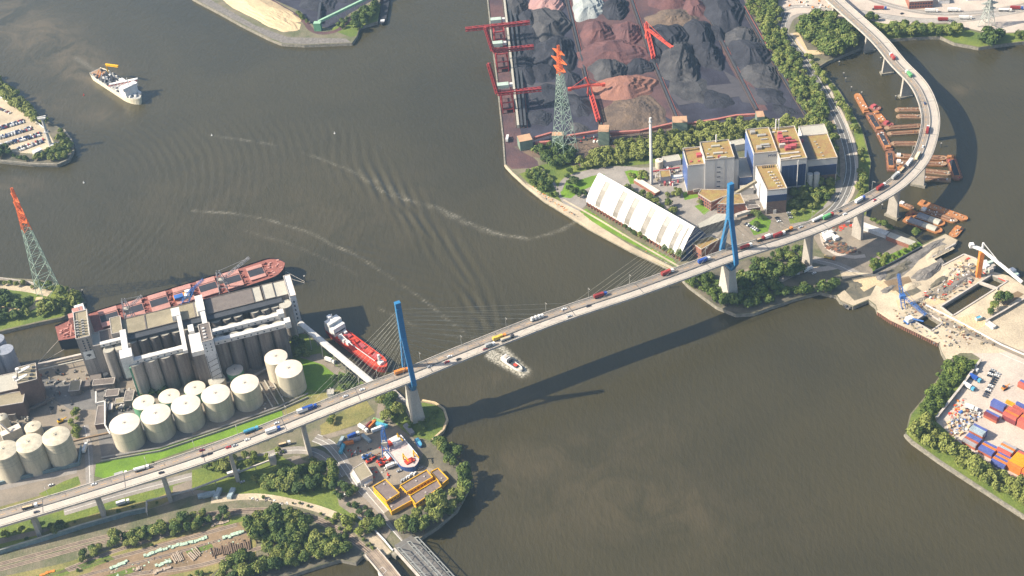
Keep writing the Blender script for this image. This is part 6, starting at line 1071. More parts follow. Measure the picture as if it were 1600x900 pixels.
poly_building('house', 'small white cabin in front of the grey workshop', 'cabin', [('wall', px_poly([(567, 754), (571, 758), (582, 751), (579, 747)], 7), 4, 7, 'ship_white', 'white_steel', .2)])
luffer('blue and grey harbour crane beside the workship in the yard', (604, 712), (598, 674), (598, 662), 4, 26, 30, M['blue_paint'], 3.2); q = P(609, 716, 4);
t = thing('engine_drum', 'red and white cable drum at the foot of the blue crane', 'drum', P(606, 716, 4)); B().bar(P(602, 708, 6), P(609, 717, 6), 3.6, n=10).to('drum', M['ship_white'], t); B().bar(P(609, 717, 6), P(610.4, 719, 6), 3.9, n=10).to('drum_end', M['deck_red'], t)
# ---------------------------------------------------------------- truss bridge and railway bridge
a0, a1 = np.array(P(634, 848, 5.5)), np.array(P(782, 1010, 5.5)); d = (a1-a0)[:2]; L = np.linalg.norm(d); u = d/L; n = np.array([-u[1], u[0]])
def TP(s, o, z): return (a0[0]+u[0]*s+n[0]*o, a0[1]+u[1]*s+n[1]*o, z)
mat('truss_grey', (.27, .28, .27), rough=.6); t = thing('truss_bridge', 'grey steel truss road bridge leaving the lower edge of the photo', 'bridge', (a0[0], a0[1], 0)); wl, wr = -8.5, 8.5
B().add([TP(-4, wl, 5.2), TP(L, wl, 5.2), TP(L, wr, 5.2), TP(-4, wr, 5.2), TP(-4, wl, 4.3), TP(L, wl, 4.3), TP(L, wr, 4.3), TP(-4, wr, 4.3)], [(0, 1, 2, 3), (4, 5, 1, 0), (2, 6, 7, 3), (7, 6, 5, 4), (0, 3, 7, 4)]).to('deck', M['asphalt'], t)
for o in (wl, 1.4, wr):
    B().bar(TP(0, o, 5.5), TP(L, o, 5.5), .6).to('bottom_chord', M['truss_grey'], t); B().bar(TP(6, o, 11.5), TP(L-6, o, 11.5), .6).to('top_chord', M['truss_grey'], t); N_ = int(L/7)
    for k in range(N_+1):
        s = 6+(L-12)*k/N_
        if k % 2 == 0: B().bar(TP(s, o, 5.6), TP(min(s+7, L), o, 11.4), .36).to('diagonal', M['truss_grey'], t)
        else: B().bar(TP(s, o, 11.4), TP(min(s+7, L), o, 5.6), .36).to('diagonal', M['truss_grey'], t)
    B().bar(TP(0, o, 5.5), TP(6, o, 11.5), .7).to('end_post', M['truss_grey'], t)
for k in range(int(L/7)): B().bar(TP(6+k*7, wl, 11.6), TP(6+k*7+(3.5 if k % 2 else 0), 1.4, 11.6), .3).to('cross_brace', M['truss_grey'], t)
B().add([TP(-2, wl-3, 4.9), TP(L, wl-3, 4.9), TP(L, wl-.8, 4.9), TP(-2, wl-.8, 4.9), TP(-2, wl-3, 4.4), TP(L, wl-3, 4.4), TP(L, wl-.8, 4.4), TP(-2, wl-.8, 4.4)], [(0, 1, 2, 3), (4, 5, 1, 0), (2, 6, 7, 3)]).to('footway', M['parapet'], t)
for x, y in ((620, 866), (632, 858), (648, 848), (588, 872), (576, 868)): q = P(x, y, 2); B().box(q[0], q[1], -3, 7, 5, 7.2, .8).to('abutment', M['quay_stone'], kind='structure')
rp = spline([P(x, y, 6.2) for x, y in ((580, 862), (592, 876), (606, 893), (622, 914), (650, 955), (690, 1010))], 5); c = rp[0]; t = thing('railway_bridge', 'steel railway bridge with two tracks curving out at the lower edge', 'bridge', (c[0], c[1], 0))
N = normals(rp); b = B(); b.loft([[(p[0]+n_[0]*o, p[1]+n_[1]*o, p[2]+z) for o, z in ((5.5, -1.4), (5.5, 0), (-5.5, 0), (-5.5, -1.4))] for p, n_ in zip(rp, N)], cap0=True); b.to('deck', M['ballast'], t)
for o in (-3.4, -1.9, 1.9, 3.4): ribbon(rp, o-.1, o+.1, .16).to('rail', M['rail'], t)
for o in (5.6, -5.6): b = B(); b.loft([[(p[0]+n_[0]*(o+q), p[1]+n_[1]*(o+q), p[2]+z) for q, z in ((.3, -1.6), (.3, 1), (-.3, 1), (-.3, -1.6))] for p, n_ in zip(rp, N)], cap0=True); b.to('side_girder', M['parapet'], t)
poly_building('signal_platform', 'small white platform beside the railway bridge', 'platform', [('wall', px_poly([(590, 892), (598, 898), (604, 892), (598, 886)], 6), -2, 6, 'ship_white', 'parapet', .4)])
# ---------------------------------------------------------------- vehicles
CARC = {'white': (.78, .78, .76), 'black': (.02, .02, .025), 'silver': (.45, .46, .47), 'red': (.45, .03, .03), 'dark blue': (.03, .05, .14), 'dark grey': (.09, .09, .10), 'wine red': (.20, .02, .03)}
for k, v in CARC.items(): mat('car_'+k.replace(' ', '_'), v, rough=.3, spec=.5, fine=0)
mat('tyre', (.02, .02, .02)); CARP = {}; USED = set()
def car_proto(col):
    t = bpy.data.objects.new('car', None); t.empty_display_size = 1; ROOT[t.name] = ((0, 0, 0), 0.); C.objects.link(t)
    b = B(); b.loft([[(x, y*w_, z) for y in (-1, 1)] for x, w_, z in ()] or [[(-2.2, -.88, .35), (2.2, -.88, .35), (2.2, .88, .35), (-2.2, .88, .35)], [(-2.25, -.9, .8), (2.2, -.9, .72), (2.2, .9, .72), (-2.25, .9, .8)], [(-2.1, -.82, .95), (1.9, -.82, .88), (1.9, .82, .88), (-2.1, .82, .95)]]); b.to('body', M['car_'+col.replace(' ', '_')], t)
    b = B(); b.loft([[(-1.8, -.78, .92), (1.0, -.78, .9), (1.0, .78, .9), (-1.8, .78, .92)], [(-1.3, -.66, 1.42), (.3, -.66, 1.42), (.3, .66, 1.42), (-1.3, .66, 1.42)]], cap1=False); b.to('window_band', M['glass_dark'], t); B().box(-.5, 0, 1.41, 1.62, 1.34, .05).to('car_roof', M['car_'+col.replace(' ', '_')], t)
    b = B(); [b.bar((x, y-.1, .33), (x, y+.1, .33), .66, n=8) for x in (-1.35, 1.35) for y in (-.82, .82)]; b.to('wheels', M['tyre'], t, kind='stuff'); return t
def car(col, loc, rz, label, group=None, sc=1.):
    if col not in CARP: CARP[col] = car_proto(col)
    if col not in USED: o = CARP[col]; USED.add(col); o.location = loc; o.rotation_euler = (0, 0, rz); o.scale = (sc,)*3; tag(o, label, 'car', group)
    else: o = dup(CARP[col], loc, rz, sc, label=label, cat='car'); o.pop('group', None) if not group else tag(o, group=group)
    return o
def placed(px, py, deck, rz=None):
    if deck:
        i, off = deck_at(px, py); p, n_ = DP[i], DN[i]; off = max(-7, min(7, off)); return (p[0]+n_[0]*off, p[1]+n_[1]*off, p[2]+.1), math.atan2(-n_[0], n_[1])
    q = P(px, py, 4); return (q[0], q[1], 4.5), rz or 0.
def truck(px, py, cab, kind, col, label, deck=True, rz=None, L=13.5, flip=False, scale=1.):
    loc, r = placed(px, py, deck, rz); r += PI if flip else 0; t = thing('truck', label, 'truck', loc, r); c, s = cos(r), sin(r)
    def G(x, y, z, lx, ly, h): return B().box(loc[0]+x*c-y*s, loc[1]+x*s+y*c, loc[2]+z, lx, ly, h, r)
    W3 = 2.6; cm = mat('paint_'+cab, COL[cab], rough=.4); tm = mat('paint_'+col, COL[col], rough=.5)
    cb = G(L/2-1.2, 0, .7, 2.5, W3, 2.7).to('cab', cm, t); G(L/2+.02, 0, 2.0, .16, 2.1, .9).to('windscreen', M['glass_dark'], cb); G(0, 0, .8, L, 1.2, .4).to('chassis', M['steel_dark'], t)
    if kind == 'box': G(-1.6, 0, 1.2, L-3.4, W3, 3.0).to('box_body', tm, t)
    elif kind == 'tank':
        p = Vector(loc); f = Vector((c, s, 0)); B().bar(p+f*(-L/2+.2)+Vector((0, 0, 2.5)), p+f*(L/2-3.2)+Vector((0, 0, 2.5)), 2.9, n=10).to('tank_body', tm, t)
    elif kind == 'silo':
        for k in range(3): q = (loc[0]+(-4.6+k*3.4)*c, loc[1]+(-4.6+k*3.4)*s); B().cyl(q[0], q[1], loc[2]+1.2, 1.6, 3.0, 12, r2=1.2).to('bulk_vessel', tm, t)
    elif kind == 'tipper': G(-1.6, 0, 1.2, L-3.8, W3, 1.6).to('tipper_body', tm, t); G(-1.6, 0, 2.7, L-4.6, W3-.6, .2).to('load', M['sand'], t)
    b = B()
    for x in (L/2-1.6, L/2-4.5, -L/2+1.2, -L/2+2.6, -L/2+4):
        for y in (-1.15, 1.15): xx, yy = loc[0]+x*c-y*s, loc[1]+x*s+y*c; b.bar((xx+s*.18, yy-c*.18, loc[2]+.5), (xx-s*.18, yy+c*.18, loc[2]+.5), 1.0, n=8)
    b.to('wheels', M['tyre'], t, kind='stuff'); return t
COL = {'white': (.78, .77, .74), 'red': (.40, .05, .045), 'dark_red': (.30, .04, .04), 'cyan': (.10, .38, .55), 'blue': (.03, .09, .36), 'orange': (.72, .25, .05), 'yellow': (.75, .50, .08), 'green': (.13, .40, .16), 'grey': (.40, .40, .39), 'dark': (.06, .06, .07), 'pale_yellow': (.78, .72, .45)}
for a in ((222, 732, 'white', 'tank', 'white', 'white tank truck on the left ramp above the parked cars'), (394, 673.5, 'cyan', 'tank', 'cyan', 'light blue tank truck on the left ramp above the lawn'), (423, 676, 'blue', 'box', 'white', 'white truck with blue cab on the near lane of the left ramp'), (472, 644.5, 'blue', 'box', 'white', 'white box truck followed closely by a blue one on the left ramp'), (486, 639, 'blue', 'box', 'blue', 'blue trailer truck just left of the pylon side lawn'),
    (46, 794, 'white', 'tipper', 'dark', 'dark tipper truck with white cab at the left end of the bridge'), (630, 582, 'orange', 'box', 'orange', 'long orange truck passing between the legs of the western pylon'), (780, 530, 'orange', 'box', 'yellow', 'yellow truck above the work boat on the bridge'), (794, 530, 'dark', 'tipper', 'grey', 'empty dark flatbed truck right of the yellow truck'), (765, 542, 'white', 'box', 'grey', 'small grey and white truck on the near lane in mid span'), (842, 498, 'white', 'silo', 'white', 'white silo truck with round vessels in mid span'),
    (938, 463.7, 'blue', 'box', 'dark_red', 'blue car carrier with red load in mid span'), (1043, 428, 'white', 'box', 'red', 'red and white truck on the river edge of the eastern quay'), (1100, 409, 'white', 'box', 'blue', 'blue box truck left of the eastern pylon'), (1163, 388.5, 'white', 'tank', 'red', 'red tank truck just right of the eastern pylon'), (1189, 375.6, 'dark_red', 'tipper', 'dark', 'dark red tractor right of the red tank truck'), (1216, 369.5, 'white', 'box', 'dark_red', 'dark red box truck with white cab on the right ramp'), (1201, 372, 'grey', 'box', 'white', 'short white truck right behind the dark red box truck'),
    (1231, 361.4, 'orange', 'tipper', 'dark', 'orange truck above the plant car park'), (1277, 344, 'white', 'tank', 'white', 'white tank truck above the first right pier'), (1296, 339, 'red', 'box', 'green', 'green truck with red cab on the right ramp'), (1346, 313, 'blue', 'box', 'white', 'white truck with blue cab where the right ramp starts to bend'), (1376.6, 294, 'white', 'box', 'dark_red', 'dark red truck in the bend above the barges'), (1397, 278, 'white', 'box', 'grey', 'grey truck with white cab in the bend'), (1421, 256, 'white', 'box', 'white', 'large white truck in the bend above the barges'), (1434, 245, 'grey', 'box', 'pale_yellow', 'pale yellow truck following the white one in the bend'),
    (1409, 267, 'dark', 'tipper', 'dark', 'dark car transporter in the bend'), (1448.7, 206, 'white', 'box', 'dark_red', 'dark red truck at the upper bend of the bridge'), (1419, 116.7, 'white', 'box', 'green', 'bright green truck on the far part of the ramp'), (1395, 92, 'white', 'box', 'red', 'red truck with white cab farthest up the ramp')):
    truck(*a, L=9 if 'short' in a[5] or 'small' in a[5] or 'tractor' in a[5] else 12.8)
for x, y, c_, lb in ((144, 757, 'white', 'white van on the left ramp near the street crossing'), (317, 704, 'wine red', 'dark red car on the left ramp, far lane'), (315, 714, 'black', 'left one of two black cars on the left ramp'), (329, 709.5, 'black', 'right one of two black cars on the left ramp'), (353, 701, 'red', 'small red car on the near lane of the left ramp'), (370, 696, 'silver', 'silver car on the near lane of the left ramp'), (383, 689, 'white', 'small white car below the light blue tank truck'), (432, 662, 'white', 'white car left of the white and blue trucks'), (537.6, 620.7, 'white', 'white car left of the conveyor end'), (567.7, 609, 'white', 'white car beside the conveyor end'),
    (706, 556.5, 'white', 'white car just right of the western pylon'), (697, 567, 'red', 'small red car in the pylon shadow'), (716, 562.4, 'black', 'black car right of the western pylon'), (758, 546.7, 'wine red', 'dark red car left of the small grey truck'), (878, 485, 'white', 'white car right of the silo truck'), (894, 493.4, 'silver', 'grey car on the near lane in mid span'), (921.7, 478, 'black', 'black car below the blue car carrier'), (1311, 331.6, 'black', 'black car right of the green truck'), (1322, 334, 'white', 'white car on the near lane of the right ramp'), (1364.4, 314.6, 'red', 'red car below the white truck on the right ramp'), (1442.6, 227.8, 'white', 'white van in the upper bend of the bridge'), (1445, 162, 'dark blue', 'small dark blue car at the far bend'), (1248, 357, 'silver', 'silver car above the plant car park'), (670, 574, 'silver', 'silver car below the western pylon shadow'), (60, 800, 'dark grey', 'dark car on the near lane at the left end'), (250, 740, 'black', 'black car right of the white tank truck')):
    loc, r = placed(x, y, True); car(c_, loc, r, lb, sc=1.04)
def gcar(x, y, c_, rz, lb, g=None): car(c_, (*P(x, y, 4)[:2], 4.5), rz, lb, g)
G = 'cars parked on the island car park'; cols = ['white']*5+['black']*3+['silver']*3+['dark blue']*3+['red', 'wine red', 'dark grey']
for r_, (p, q, n_) in enumerate((((-12, 166), (17, 178), 9), ((-10, 202), (37, 188), 22), ((-10, 205.5), (38, 191), 22), ((-10, 217), (49, 199), 26), ((-10, 220), (50, 202), 26), ((-10, 230), (64, 208), 30), ((-10, 233), (66, 211), 30), ((26, 233), (72, 217), 16), ((30, 236), (68, 222), 12))):
    rz = ang(p, q)+PI/2
    for k in range(n_):
        if random.random() < .10: continue
        f = (k+.5)/n_; gcar(p[0]+(q[0]-p[0])*f, p[1]+(q[1]-p[1])*f, random.choice(cols), rz, 'small parked car in the '+['short back', 'first', 'first', 'second', 'second', 'third', 'third', 'front', 'front'][r_]+' rows of the island car park', G+', '+['short back', 'first', 'first', 'second', 'second', 'third', 'third', 'front', 'front'][r_]+' rows')
poly_building('shed', 'small white roofed hall on the island car park', 'shed', [('wall', rect3((54, 239), (66, 233), (63, 229), 10), 4, 10, 'wall_white', 'white_steel', 0)])
c = P(80, 229, 4); t = thing('radar_mast', 'white mast with broad platform at the tip of the car park island', 'mast', c); B().cyl(c[0], c[1], 4, 2.2, 38, 12, r2=1.4).to('shaft', M['panel_grey'], t); q = c; B().box(q[0], q[1], 42, 9, 4, 1.6).to('platform', M['white_steel'], t); B().bar((q[0]-5, q[1], 44), (q[0]+5, q[1]+1, 44.6), 1).to('antenna', M['white_steel'], t); B().box(q[0], q[1], 24, 5, 5, 1).to('platform', M['panel_grey'], t); B().box(q[0]+6, q[1]-2, 4, 10, 7, 4).to('base_house', M['wall_white'], t)
for i, (x, y) in enumerate(((640, 745), (636, 747), (648, 741), (632, 750), (643, 742), (652, 744), (628, 752))): gcar(x, y, ['white', 'white', 'white', 'silver', 'white', 'dark grey', 'silver'][i], 1.1, 'parked car in the row above the yellow office building', 'cars parked above the yellow office building')
for x, y, c_, lb in ((633, 732, 'white', 'white van right of the white truck in the yard'), (657, 733, 'silver', 'white car near the trees above the yellow building'), (624, 737, 'silver', 'silver car in the yard between ship and yellow building'), (572, 815, 'wine red', 'red car under the trees of the small parking ground'), (578, 812, 'black', 'black car under the trees of the small parking ground'), (536, 775, 'white', 'single white car on the small parking ground'), (80, 759, 'white', 'white car on the terminal road below the banded tanks'), (379, 754, 'silver', 'pale blue car beside the bridge pier'), (1272, 428, 'white', 'white car on the bank road'), (1365, 15, 'black', 'dark car on the freight road'), (1409, 22, 'black', 'black car in the middle of the freight road'), (430, 712, 'white', 'white car beside the gatehouse under the bridge')): gcar(x, y, c_, .4, lb)
for r_, (p, q, n_, lb, g) in enumerate((((1186, 362), (1164, 350), 7, 'parked car in the row below the blue pylon car park lawn', 'cars parked by the plant lawn'), ((1232, 332), (1236, 343), 3, 'dark car beside the plant wing', 'cars beside the plant wing'), ((1213, 340), (1218, 348), 3, 'dark car in the small plant car park', 'cars in the small plant car park'), ((175, 748), (212, 741), 9, 'dark car parked in the row at the foot of the left ramp', 'cars parked at the foot of the left ramp'), ((1552, 578), (1545, 590), 4, 'upper cars of the parked row in the container terminal', 'upper cars parked in the container terminal'), ((1560, 583), (1538, 622), 12, 'car parked in the diagonal row in the container terminal', 'cars parked in the container terminal'), ((20, 170), (20, 170), 0, '', ''))):
    for k in range(n_): f = (k+.5)/n_; gcar(p[0]+(q[0]-p[0])*f, p[1]+(q[1]-p[1])*f, random.choice(['black', 'dark grey', 'white', 'silver', 'black']), ang(p, q)+PI/2, lb, g)
for a in ((1375, 15, 'blue', 'box', 'red', 'red truck with blue cab on the freight road'), (1455, 19, 'white', 'box', 'white', 'white truck in the middle of the freight road'), (1490, 18, 'white', 'box', 'white', 'white trailer right of the white truck on the freight road'), (1508, 30, 'white', 'box', 'white', 'white trailer parked near the lattice pylon'), (1570, 18, 'white', 'tank', 'white', 'white tanker at the right end of the freight road'), (1588, 15, 'blue', 'box', 'dark_red', 'dark red truck in the upper right corner'), (1475, 33, 'grey', 'box', 'dark_red', 'dark red container trailer behind the bank trees')): truck(*a, deck=False, rz=ang((1450, 20), (1500, 21)), L=15)
for a, r_ in (((445, 696, 'white', 'tipper', 'dark', 'white tractor with empty dark trailer on the road under the bridge'), ang((445, 700), (465, 695))), ((613, 730, 'white', 'box', 'white', 'white truck in the yard below the red machines'), .4), ((553, 683, 'white', 'box', 'blue', 'blue dump trailer at the yard entrance'), .5), ((568, 672, 'white', 'box', 'white', 'short white truck in the row at the yard entrance'), -.8), ((134, 703, 'white', 'box', 'white', 'white truck on the road left of the dark shed'), 1.5), ((516, 566, 'white', 'box', 'white', 'white truck parked beside the loading gallery'), -.6), ((1519, 578, 'white', 'box', 'white', 'large white trailer at the top of the container terminal'), -.9), ((1523, 594, 'cyan', 'box', 'blue', 'bright blue truck in the container terminal'), -.9), ((1513, 607, 'cyan', 'box', 'white', 'turquoise truck below the blue one in the container terminal'), -.9), ((1517, 640, 'white', 'box', 'white', 'white truck beside the scrap in the container terminal'), -.6), ((1240, 431, 'white', 'box', 'white', 'white truck on the bank road near the pier'), .2), ((1262, 424, 'white', 'box', 'white', 'white camper right of the first pier foot'), .5), ((190, 744, 'white', 'box', 'grey', 'grey shed trailer at the left of the parked car row'), .3), ((1296, 405, 'orange', 'tipper', 'yellow', 'yellow truck beside the kerbed ramp'), -.5), ((793, 219, 'white', 'box', 'white', 'white van on the coal quay road'), 1.4), ((193, 788, 'white', 'box', 'white', 'white cabin truck beside the noise barrier'), .3), ((366, 742, 'white', 'box', 'white', 'white van on the sandy lot beside the pier'), .3)):
    truck(*a, deck=False, rz=r_, L=11)
# ---------------------------------------------------------------- containers
def cont(x, y, z, rz, col, label, group, L=12.2, W3=2.44, H=2.6):
    t = thing('shipping_container', label, 'container', (x, y, z), rz, group); m = mat('container_'+col, CC[col], rough=.6); B().box(x, y, z, L, W3, H, rz).to('body', m, t)
    c, s = cos(rz), sin(rz); b = B(); [b.box(x+k*c, y+k*s, z+H, .5, W3*.94, .09, rz) for k in np.arange(-L/2+.8, L/2, 1.5)]; b.to('roof_rib', m, t, kind='stuff')
CC = {'blue': (.10, .13, .36), 'orange': (.66, .20, .04), 'rust': (.40, .12, .07), 'red': (.50, .12, .09), 'pale': (.34, .42, .46), 'grey': (.35, .34, .36), 'bright_orange': (.80, .32, .02), 'wine': (.22, .05, .06), 'green': (.25, .48, .22), 'turquoise': (.10, .42, .55), 'white': (.78, .77, .74)}
pa, pb = P(1549, 622), P(1571, 633); cr = math.atan2(pb[1]-pa[1], pb[0]-pa[0]); cu = (cos(cr), sin(cr)); cv = (-sin(cr), cos(cr))
def cstack(px, py, cols, rows, lb, cont_cols, hmax):
    """px,py: uppermost-left corner on the ground; rows go towards the camera"""
    o = P(px, py, 4)
    for i in range(cols):
        for j in range(rows):
            h = hmax[(i*rows+j) % len(hmax)]; cc = cont_cols[(i*rows+j) % len(cont_cols)]
            for k in range(h):
                x = o[0]+cu[0]*(6.1+i*12.9)-cv[0]*(1.3+j*2.62); y = o[1]+cu[1]*(6.1+i*12.9)-cv[1]*(1.3+j*2.62)
                c_ = cc if k == h-1 else random.choice(['rust', 'wine', 'red', cc])
                cont(x, y, 4.5+k*2.62, cr, c_, f'{c_.replace("_", " ")} container'+(' on top' if k == h-1 else ' low')+f' in the {lb}', lb)
cstack(1551, 633, 1, 2, 'head stack of the long row', ['blue', 'blue'], [3, 3]); cstack(1541, 647, 1, 2, 'stack nearest the scrap heaps', ['blue', 'wine'], [2, 2]); cstack(1575, 645, 1, 4, 'middle block of the long row', ['red', 'red', 'orange', 'red'], [3]); cstack(1598, 656, 2, 4, 'orange red block at the right edge', ['red', 'orange', 'red', 'red'], [3]); cstack(1573, 628, 1, 1, 'single bright orange container behind the blue stack', ['bright_orange'], [1]); cstack(1588, 634, 2, 3, 'blue and red block behind the orange block', ['blue', 'pale', 'red', 'blue', 'grey', 'blue'], [2, 1, 2]); cstack(1594, 600, 2, 2, 'red and blue block higher up at the right edge', ['blue', 'red'], [2, 2])
cstack(1521, 672, 1, 3, 'pale topped stack above the trees', ['blue', 'pale', 'pale'], [3]); cstack(1513, 683, 1, 4, 'blue and grey stack nearest the trees', ['blue', 'blue', 'rust', 'grey'], [2]); cstack(1538, 696, 1, 4, 'blue orange stack, second along the trees', ['blue', 'orange', 'blue', 'blue'], [2]); cstack(1566, 700, 1, 4, 'grey and orange stack, third along the trees', ['grey', 'orange', 'pale', 'red'], [3]); cstack(1560, 712, 1, 5, 'stack beside the bright orange block', ['blue', 'orange', 'blue', 'orange', 'blue'], [2]); cstack(1590, 714, 2, 7, 'bright orange block above the trees', ['red', 'bright_orange', 'bright_orange', 'bright_orange', 'bright_orange', 'bright_orange', 'orange'], [3])
for x, y, c_, rz, lb in ((582, 664, 'orange', .9, 'orange container at the upper yard edge'), (592, 660, 'green', -.5, 'green container at the upper yard edge'), (597, 666, 'turquoise', -.5, 'light blue container beside the green one'), (590, 672, 'white', .4, 'white container below the light blue one'), (575, 668, 'wine', .9, 'wine red container between trucks at the yard edge'), (545, 694, 'orange', .2, 'small orange container at the left yard edge'), (554, 689, 'grey', .2, 'grey skip container at the left yard edge'), (573, 687, 'pale', -.9, 'pale container alone on the yard'), (535, 703, 'turquoise', 1.3, 'light blue container in the shade beside the street'), (533, 692, 'pale', 1.2, 'grey container beside the street'), (1311, 346, 'wine', .0, 'wine red container under the right ramp'), (1319, 350, 'grey', .0, 'dark container beside the wine red one'), (320, 776, 'pale', .2, 'left grey blue container below the pipeline'), (327, 775, 'pale', .2, 'second grey blue container below the pipeline'), (341, 773, 'pale', 1.3, 'third grey blue container below the pipeline'), (362, 773, 'pale', 1.3, 'fourth grey blue container below the pipeline'), (1475, 366, 'red', 0, 'x')):
    if lb != 'x': q = P(x, y, 4); cont(q[0], q[1], 4.5, rz, c_, lb, None, L=9 if 'small' in lb else 11, W3=4 if 'below the pipeline' in lb else 2.8)
poly_building('quay_shed', 'long low shed with pale roof and red end wall beside the barge quay', 'shed', [('wall', rect3((1385, 369), (1425, 384), (1430, 377), 9), 4, 9, 'brick_red', 'roof_pale', 0)]); poly_building('quay_shed', 'long white roofed shed behind the storage yard', 'shed', [('wall', rect3((1332, 349), (1384, 368), (1388, 361), 8), 4, 8, 'wall_white', 'white_steel', 0)])
for k, (x, y) in enumerate(((1288, 364), (1297, 366), (1290, 370), (1299, 371), (1306, 374), (1292, 374))): q = P(x, y, 4); t = thing('tarped_block', 'white tarp covered block in the cluster under the right ramp', 'tarp cover', q, .3, 'white covered blocks under the ramp'); b = B(); c, s = cos(.4), sin(.4); b.prism([(q[0]+a*c-d_*s, q[1]+a*s+d_*c) for a, d_ in ((-3, -2.4), (3, -2.4), (3, 2.4), (-3, 2.4))], 4, 7.5, inset=.12); b.to('tarp', M['ship_white'], t); B().box(q[0], q[1], 4, 6.6, 5.4, .5, .4).to('pallet', M['bark'], t)
t = thing('motor_boat', 'light blue boat on land beside the grove below the pylon', 'boat', P(655, 692, 4)); F, L, rz = frame(P(650, 685, 6), P(658, 698, 6)); hull(t, F, L, 4, 2, M['hull_blue'], M['paint_cyan'], z0=4, bow=.35); t = thing('pontoon', 'grey pontoon standing on the quay beside the workship', 'pontoon', P(640, 672, 4)); B().bar(P(633, 664, 5.5), P(645, 678, 5.5), 4, 3).to('hull', M['tarp_grey'], t)
for k, (x, y, c_, lb) in enumerate(((594, 722, 'deck_red', 'red machine in the yard left of the blue crane'), (597, 727, 'deck_red', 'second red machine in the yard'), (585, 716, 'barge_rust', 'rusty skip in the yard'), (571, 716, 'blue_paint', 'blue loader beside the grey workshop'), (577, 722, 'deck_red', 'red loader behind the grey workshop'), (95, 660, 'yellow_paint', 'yellow digger on the sandy ground above the banded tanks'), (1569, 608, 'orange_paint', 'orange reach stacker beside the parked cars in the container terminal'))):
    q = P(x, y, 4); t = thing('work_machine', lb, 'machine', q, .5); B().box(q[0], q[1], 5, 5.2, 2.8, 1.6, .5).to('body', M[c_], t); B().box(q[0]-.8, q[1], 6.6, 1.8, 1.9, 1.5, .5).to('cab', M['glass_dark'], t); B().bar((q[0]+1.6, q[1]+.8, 6.4), (q[0]+5.5, q[1]+2.8, 7.2), .6).to('arm', M[c_], t); B().box(q[0], q[1]+1.3, 4, 4.6, .8, 1.1, .5).to('track', M['tyre'], t); B().box(q[0]+.6, q[1]-1.3, 4, 4.6, .8, 1.1, .5).to('track', M['tyre'], t)
# ---------------------------------------------------------------- construction site
for lb, c, a, b_, H, m, sd in (('long grey earth bank beside the green embankment', (1435, 398), (38, -22), (5, 5), 3.5, 'rock', 31), ('grey spoil heap with steep shaded side in the construction site', (1450, 425), (22, -12), (5, 7), 6, 'rock', 37), ('spoil heap behind the blue crane', (1400, 425), (20, -10), (4, 6), 3.5, 'mud', 41), ('pale sand heap near the dock wall', (1424, 447), (16, -6), (4, 5), 2.6, 'sand_pale', 47), ('earth mound on the corner ground by the dolphins', (1335, 447), (14, -4), (3, 6), 2.2, 'mud', 53), ('sand heap on the triangular spit', (1465, 393), (18, -9), (4, 5), 3, 'sand_pale', 59), ('dark rubble heap along the dock edge', (1500, 440), (30, -20), (3, 4), 2.2, 'rock', 61)): pile(lb, c, a, b_, H, m, sd, name='earth_mound', cat='earth heap')
def dock_edge(pts, lb): q = PL(pts); t = thing('dock_wall', lb, 'dock wall', (*q[0], 0)); b = B(); wallrun(b, q, 1.4, 2.5, 5.); b.to('coping', M['parapet'], t)
dock_edge([(1470, 479), (1549, 430)], 'pale kerb on the upper side of the long flooded dock'); dock_edge([(1549, 430), (1574, 440), (1489, 494), (1470, 480)], 'pale kerb on the lower side of the long flooded dock'); dock_edge([(1429, 502), (1448, 489), (1473, 505), (1455, 518), (1429, 503)], 'white concrete frame round the small square dock'); dock_edge([(1456, 402), (1493, 381)], 'pale quay edge along the triangular spit'); dock_edge([(1472, 416), (1506, 398), (1523, 404), (1552, 424)], 'pale quay edge round the dock island')
t = thing('dock_gate', 'red ribbed gate closing the end of the long dock', 'dock gate', P(1562, 434, 0)); [B().bar(P(1551+k*2.8, 430+k*1.3, -.5), P(1551+k*2.8, 430+k*1.3, 4.2), .9).to('rib', M['deck_red'], t) for k in range(8)]; B().bar(P(1550, 429.5, 4.4), P(1574, 440.5, 4.4), 1).to('top_beam', M['deck_red'], t); pipe('pale footbridge crossing the long flooded dock', [(1529, 441), (1559, 452)], 2.4, M['parapet'], 4.6, legs=False, name='footbridge', cat='footbridge')
f = Vector(P(1528, 432, 4)); tp = Vector(P(1531, 392, 38)); t = thing('gantry_crane', 'white jib crane on an orange tower standing at the end of the dock island', 'crane', f); B().bar(f, (f.x, f.y, 34), 4.2).to('tower', M['orange_paint'], t); c = Vector((f.x, f.y, 36)); e = Vector(P(1518, 384, 37)); g_ = Vector(P(1597, 441, 25)); B().bar(c, g_, 2.6, 2.0).to('jib', M['ship_white'], t); B().bar(c, e, 2.8, 2.2).to('counter_jib', M['ship_white'], t); B().box(e.x, e.y, e.z-1.5, 4, 4, 4).to('counterweight', M['ship_white'], t); B().bar(c, c+Vector((0, 0, 8)), 1.6).to('mast_head', M['ship_white'], t); B().bar(c+Vector((0, 0, 8)), c.lerp(g_, .5), .5).to('tie_rod', M['ship_white'], t)
t = thing('work_platform', 'white and grey scaffolded plant beside the orange crane tower', 'platform', P(1545, 420, 4))
for k in range(12): q = P(1537+random.uniform(-3, 14), 420+random.uniform(-8, 8), 4); B().box(q[0], q[1], 4, random.uniform(3, 9), random.uniform(2, 6), random.uniform(2, 7), random.random()).to('scaffold_unit', M[random.choice(['ship_white', 'panel_grey', 'parapet', 'house_mint'])], t)
